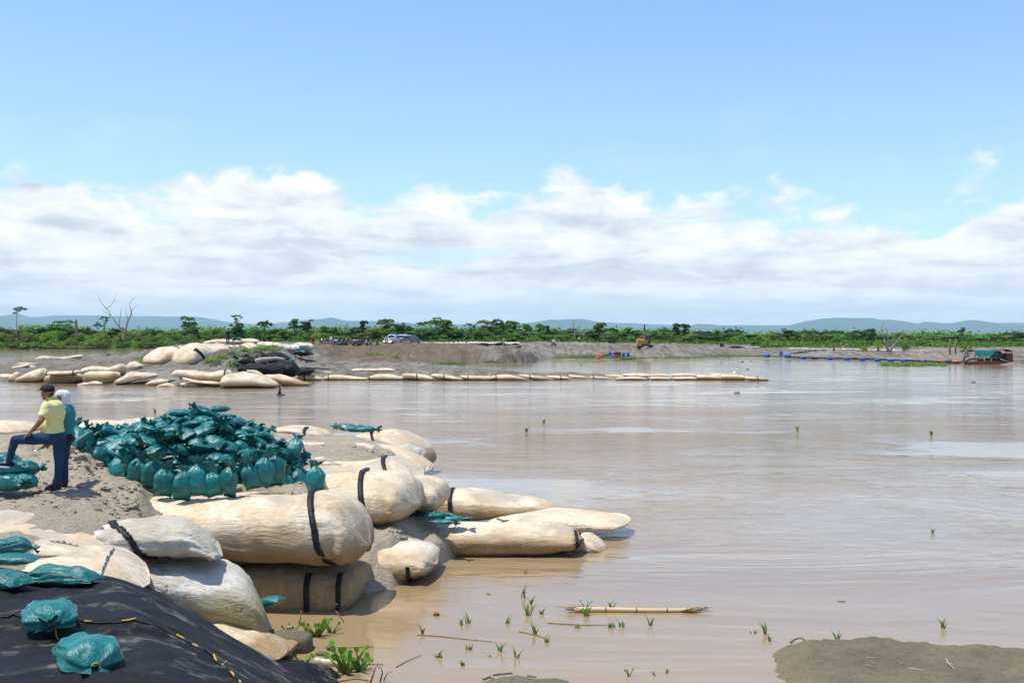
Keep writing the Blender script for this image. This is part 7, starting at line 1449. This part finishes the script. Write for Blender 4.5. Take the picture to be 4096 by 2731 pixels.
# plants in the water
M_['reed'] = leafmat('fresh_grass', (.10, .26, .02), (.16, .33, .03), .35); M_['hyac'] = mat('hyacinth_green', (.12, .32, .02), (.20, .42, .04), 14, .4, spec=.45, trans=.25); M_['stalk'] = mat('dry_brown_stalk', (.22, .13, .06), (.34, .24, .12), 9, .8)
def blades(px, py, n, hpx, lab, z=0, seed=0, lean=0, stem=True, name='grass_tuft', broad=.022):
    p = WZ(px, py, z); r = random.Random(seed + px); sc_ = (p.y / F); V = []; F_ = []
    for i in range(n):
        h = hpx * sc_ * r.uniform(.45, 1.0); a = r.uniform(0, 6.28); ln = Vector((math.cos(a) * .45 + lean, math.sin(a) * .3, 0)) * h; b0 = Vector((r.gauss(0, .02), r.gauss(0, .02), -.03)); sd_ = Vector((r.uniform(.4, 1), r.uniform(-.5, .5), 0)).normalized(); i0 = len(V)
        for j in range(6):
            t = j / 5; c = b0 + Vector((0, 0, h * (t - .35 * t * t))) + ln * t * t; w_ = broad * (1.1 - t) * (.4 + t * 2 if t < .3 else 1); V += [c - sd_ * w_, c + sd_ * w_]
        F_ += [(i0 + 2 * j, i0 + 2 * j + 1, i0 + 2 * j + 3, i0 + 2 * j + 2) for j in range(5)]
    o = mkobj(name, V, F_, M_['reed'], None, True); o.location = p; return tag(o, lab, 'grass', 'grass tufts standing in the near water')
gt = [(1692, 2535, 3, 55, 'left-leaning grass blade at the stem floating left'), (1844, 2498, 2, 45, 'single upright grass blade, left of a close pair'), (1873, 2492, 2, 60, 'thin upright grass blade, right of a close pair'), (2033, 2492, 2, 42, 'short grass sprig left of the leafy tuft'), (2095, 2390, 2, 60, 'thin grass blade standing farthest out'), (2123, 2415, 3, 50, 'thin branching sprig above the leafy tuft'), (2110, 2460, 6, 55, 'leafy tuft left of the floating bamboo'), (2165, 2455, 5, 32, 'low curled tuft between leafy tuft and bamboo'), (2345, 2462, 12, 50, 'largest leafy tuft in front of the left end of the bamboo'), (2445, 2440, 5, 60, 'grass blades growing over the floating bamboo'), (2600, 2500, 3, 55, 'lone slender tuft below the right part of the bamboo'), (2140, 2535, 4, 60, 'long curved blade right of the floating stem'), (2440, 2508, 9, 40, 'bushy tuft lying low below the bamboo'), (2485, 2505, 6, 40, 'small bushy tuft right of the low bushy one'), (2310, 2510, 6, 22, 'flattened tuft between stems'), (2183, 2567, 4, 38, 'dark-based blade leaning left in the lower centre'), (1755, 2628, 6, 45, 'tuft with splayed blades at the lower left of the water'), (1852, 2660, 5, 30, 'small tuft with yellow tips below the splayed one'), (2065, 2628, 2, 60, 'broad single blade near the sand spit'), (2000, 2605, 3, 55, 'thin upright sprig above the sand spit'), (1875, 2598, 3, 35, 'tiny sprig in the lower water'), (1960, 2625, 3, 20, 'tiny pair of blades left of the thin sprig'), (3055, 2535, 3, 75, 'tall upright grass blade left of the sand bar'), (3080, 2562, 4, 40, 'small splayed blades at the foot of the tall blade'), (3020, 2532, 3, 30, 'bent-over blade left of the tall blade'), (3775, 2510, 4, 60, 'lone curved grass sprig above the sand bar'), (3350, 2555, 4, 45, 'thin-leaved sprig at the edge of the sand bar'), (2670, 2690, 2, 30, 'pale sprig in the lower middle'), (2615, 2700, 2, 22, 'short brown-green stub in the lower middle'), (3730, 2130, 8, 26, 'small clump of water plants floating in mid river'), (2106, 1725, 10, 22, 'green clump floating in mid river left'), (3190, 1722, 8, 20, 'floating clump in the choppy water'), (3725, 1738, 8, 20, 'upright clump drifting at the right'), (2175, 1690, 5, 22, 'thin dark clump drifting left of centre'), (620, 1650, 8, 22, 'broken green stalks floating behind the sandbag pile'), (2325, 1463, 6, 10, 'tiny green clump in the calm inlet')]
p_far = lambda y: y > 2000
M_['reed'] = leafmat('fresh_grass_blades', (.12, .24, .025), (.20, .30, .05), .35)
for i, g_ in enumerate(gt): blades(g_[0], g_[1], g_[2] + 2, g_[3] * 1.6, g_[4], 0, i, broad=.016 if p_far(g_[1]) else .05)
def hyacinth(px, py, n, s, lab, seed):
    n = int(n * 1.5); s *= .85
    p = WZ(px, py, 0); r = random.Random(seed); root = thing('water_hyacinth', lab, 'water plant', p, 0, 'water hyacinths by the mud block'); V = []; F_ = []; mb = MB()
    for i in range(n):
        a = r.uniform(0, 6.28); q_ = r.uniform(.02, .14) * s; b0 = Vector((math.cos(a) * q_ * .3, math.sin(a) * q_ * .3, -.01)); h = r.uniform(.08, .24) * s; tip = Vector((math.cos(a) * (q_ + h * .45), math.sin(a) * (q_ + h * .45) * .7, h)); mb.tube([b0, b0.lerp(tip, .4) + Vector((0, 0, .01)), tip], [.014 * s, .018 * s, .006], 6)
        fwd = (tip - b0).normalized(); sd_ = fwd.cross(Vector((r.uniform(-.4, .4), -1, r.uniform(.2, .8)))).normalized(); up = fwd; k = r.uniform(.022, .042) * s; i0 = len(V); m_ = 12; V.append(tip + up * k * .9)
        for j in range(m_): t = 6.28 * j / m_; cup = .25 * math.cos(t) ** 2; V.append(tip + up * k * (.9 + math.sin(t)) + sd_ * k * .85 * math.cos(t) + up.cross(sd_) * k * cup)
        F_ += [(i0, i0 + 1 + j, i0 + 1 + (j + 1) % m_) for j in range(m_)]
    mb.build('stems', M_['reed'], root, True); mkobj('leaves', V, F_, M_['hyac'], root, True)
hyacinth(1265, 2545, 13, 1.25, 'bright green hyacinth with round leaves right above the mud block', 1); hyacinth(1325, 2530, 6, .9, 'smaller hyacinth shoots right of the bright round-leaved one', 2); hyacinth(1160, 2535, 4, .7, 'small hyacinth leaves left of the bright one', 3); hyacinth(1060, 2562, 5, .9, 'hyacinth leaves against the low bag, left of the mud block', 4)
hyacinth(1125, 2632, 6, 1.1, 'hyacinth leaves below the mud block near the strap', 5); hyacinth(1385, 2690, 9, 1.7, 'tall hyacinth with long stems right of the big bottle', 6); hyacinth(1440, 2680, 7, 1.5, 'hyacinth with drooping browned leaves at the bottom', 7); hyacinth(1215, 2660, 4, .9, 'low pair of hyacinth leaves under the big bottle', 8); hyacinth(2105, 2292, 3, .35, 'two tiny floating leaves below the long bag', 9); hyacinth(2517, 2702, 3, .5, 'small yellow-green floating leaves at the bottom', 10); hyacinth(2345, 2432, 2, .6, 'single round leaf standing over the bamboo end', 11)
# dry stalks
def stalk(pts, r0, lab, m='stalk', z=.01, name='dry_stalk', cat='stalk', zs=None, grp='dry stalks and sticks by the near water'):
    P_ = [WZ(a, b, z) for a, b in pts] if zs is None else [WZ(pts[0][0], pts[0][1], z)] + [W(a, b, WZ(pts[0][0], pts[0][1], z).y) for a, b in pts[1:]]
    mb = MB(); mb.tube(P_, [r0 * (1 - .5 * i / max(1, len(P_) - 1)) for i in range(len(P_))], 7, True, .2); o = mb.build(name, M_[m], None, True, P_[0]); return tag(o, lab, cat, grp)
stalk([(1350, 2682), (1400, 2670), (1440, 2655), (1532, 2654)], .012, 'long brown stem lying across the water by the tall hyacinth'); stalk([(1480, 2735), (1495, 2690), (1505, 2655), (1518, 2672)], .016, 'bent dry stalk arching up at the bottom', zs=1); stalk([(1520, 2725), (1530, 2690), (1520, 2655)], .014, 'brown dry stalk next to the arching one', zs=1); stalk([(1535, 2720), (1550, 2690), (1570, 2682)], .010, 'thin leaning dry stalk, rightmost of the bunch', zs=1); stalk([(1345, 2725), (1420, 2712), (1475, 2720)], .016, 'long greenish stem lying along the bottom edge')
stalk([(1200, 2490), (1205, 2440)], .012, 'broken upright stick in the mud mound', zs=1); stalk([(1375, 2485), (1342, 2440)], .010, 'thin stick leaning out of the water under the brown bag', zs=1); stalk([(1160, 2530), (1190, 2500), (1225, 2480)], .010, 'reddish twig reaching from the small hyacinth', z=.03); stalk([(1300, 2586), (1400, 2588), (1495, 2584)], .012, 'straight dark stick floating right of the mud block')
stalk([(1670, 2537), (1750, 2542), (1870, 2555), (1970, 2565)], .010, 'long thin stem floating under the left grass blades'); stalk([(2075, 2523), (2140, 2537), (2180, 2550)], .010, 'thin stem floating by the long curved blade'); stalk([(2190, 2490), (2330, 2498), (2430, 2498)], .010, 'thin pale stem in front of the bamboo'); stalk([(1585, 2665), (1630, 2640), (1685, 2618)], .008, 'thin curved twig floating at the lower left')
stalk([(3160, 2568), (3185, 2552), (3205, 2550), (3230, 2568)], .018, 'bent brown stick arching at the tip of the sand bar', 'bark', zs=1); stalk([(3290, 2555), (3350, 2560), (3410, 2568)], .014, 'twiggy brown root at the edge of the sand bar', 'bark', z=.08)
SB = .125
for pts, lab in [([(3465, 2628), (3525, 2632)], 'white stick on the sand bar, upper left one'), ([(3468, 2658), (3498, 2668)], 'short white stick below the upper left one'), ([(3600, 2648), (3622, 2653)], 'tiny white stick in the middle of the sand bar'), ([(3636, 2672), (3680, 2678), (3736, 2682)], 'longest white stick on the sand bar'), ([(3785, 2633), (3790, 2648), (3820, 2675)], 'thick curved white stick at the right of the sand bar'), ([(3800, 2652), (3826, 2660)], 'small white twig crossing the curved stick')]: stalk(pts, .016 if 'thick' in lab or 'long' in lab else .010, lab, 'driftwood', SB + .02, 'white_stick', 'stick', grp='white sticks on the sand bar')
stalk([(1935, 2712), (1980, 2695), (2050, 2690)], .03, 'curved driftwood branch resting on the sand spit', 'driftwood', .06, 'driftwood_branch'); stalk([(1960, 2705), (2010, 2722)], .025, 'shorter driftwood branch crossing under the curved one', 'driftwood', .05, 'driftwood_branch'); stalk([(2110, 2700), (2145, 2706)], .02, 'dark broken branch behind the sand spit', 'bark', .06, 'driftwood_branch'); stalk([(4030, 2605), (4096, 2612), (4160, 2610)], .018, 'dark twig in the blue pool at the right edge', 'bark', .03)
stalk([(3350, 2403), (3382, 2404)], .014, 'small reddish twig floating far out at the right'); stalk([(1946, 2371), (1962, 2375)], .02, 'curled dry leaf floating below the long bag', 'stalk', .01, 'dry_leaf', 'leaf'); stalk([(1990, 2073), (2015, 2083), (2035, 2080)], .03, 'curled brown stick lying on the flat bags', 'bark', .62)
# floating bamboo
b0, b1 = WZ(2300, 2438, .04), WZ(2790, 2440, .03); Q_ = [b0.lerp(b1, i / 12) + Vector((0, .02 * math.sin(i * .6), 0)) for i in range(13)]
mb = MB(); mb.tube(Q_, [.05 - .018 * i / 12 for i in range(13)], 10); o = mb.build('bamboo_pole', M_['bamboo'], None, True, b0); tag(o, 'long pale yellow bamboo pole floating on the near water', 'bamboo pole')
for i in (3, 6, 9, 11): c = Q_[i] - b0; mb = MB(); mb.tube([c - Vector((.012, 0, 0)), c + Vector((.012, 0, 0))], .055 - .018 * i / 12, 10); mb.build('node_ring', M_['bark'], o, True)
for nm, bx, side in (('root_tuft', b0, -1), ('root_tuft', b1, 1)):
    mb = MB(); r = random.Random(side + 5)
    for i in range(26): e = Vector((side * r.uniform(.05, .38), r.gauss(0, .09), r.uniform(-.02, .05))); st_ = Vector((side * r.uniform(-.3, .05), r.gauss(0, .03), 0)); mb.tube([bx - b0 + st_, bx - b0 + st_ + e * .6 + Vector((0, 0, .02)), bx - b0 + st_ + e], [.012, .008, .003], 5)
    mb.build(nm, M_['stalk'], o, False)
# birds
p = WZ(1118, 1580, 0); mb = MB(); mb.tube([(0, 0, -.1), (0, 0, .18), (.03, 0, .36), (.01, 0, .50), (-.02, 0, .58)], [.10, .09, .05, .04, .045], 8); mb.tube([(-.02, 0, .58), (-.20, 0, .60)], [.03, .008], 6); mb.ell((.06, 0, 0), (.28, .12, .09)); o = mb.build('cormorant', M_['feather'], None, True); o.location = p; o.scale = (1.3,) * 3; tag(o, 'black long-necked water bird swimming in front of the island', 'bird')
for px, py, lab, m in [(2939, 1490, 'white bird sitting on the water beyond the breakwater tip', 'whitef'), (2970, 1448, 'dark lump floating off the far weeds', 'feather'), (3004, 1445, 'brown drift lump right of the dark one', 'bark'), (3893, 1530, 'small brown drift lump below the dredge boat', 'bark'), (2947, 1572, 'grey drift clump below the breakwater tip', 'deadwood'), (2990, 1478, 'thin dark drift left of nothing but open inlet water', 'bark'), (40, 1410, 'small dark drift in the pond at the far left', 'bark')]:
    p = WZ(px, py, 0); mb = MB(); mb.ell((0, 0, .03), (.24, .15, .11), 12, 8, None, .7)
    if 'bird' in lab: mb.tube([(.2, 0, .2), (.28, 0, .42), (.36, 0, .46)], [.08, .05, .06], 6)
    o = mb.build('white_bird' if 'bird' in lab else 'drift_lump', M_[m], None, True); o.location = p; tag(o, lab.replace('left of nothing but open inlet water', 'in the open inlet water'), 'bird' if 'bird' in lab else 'driftwood')
# ------------------------------------------------------------------ the air
hz_m = bpy.data.materials.new('haze_air'); hz_m.use_nodes = True; Nh = NT(hz_m.node_tree); Nh.n.clear()
pv = Nh.a('ShaderNodeVolumePrincipled', {'Color': (.60, .79, 1, 1), 'Density': 4.0e-5, 'Anisotropy': 0.0})
oo = Nh.a('ShaderNodeOutputMaterial'); Nh.l.new(pv.outputs[0], oo.inputs['Volume'])
b = MB(); b.box((0, 14600, 290), (120000, 31000, 586)); hzo = b.build('haze', hz_m); tag(hzo, kind='stuff')
sc.cycles.volume_bounces = 1
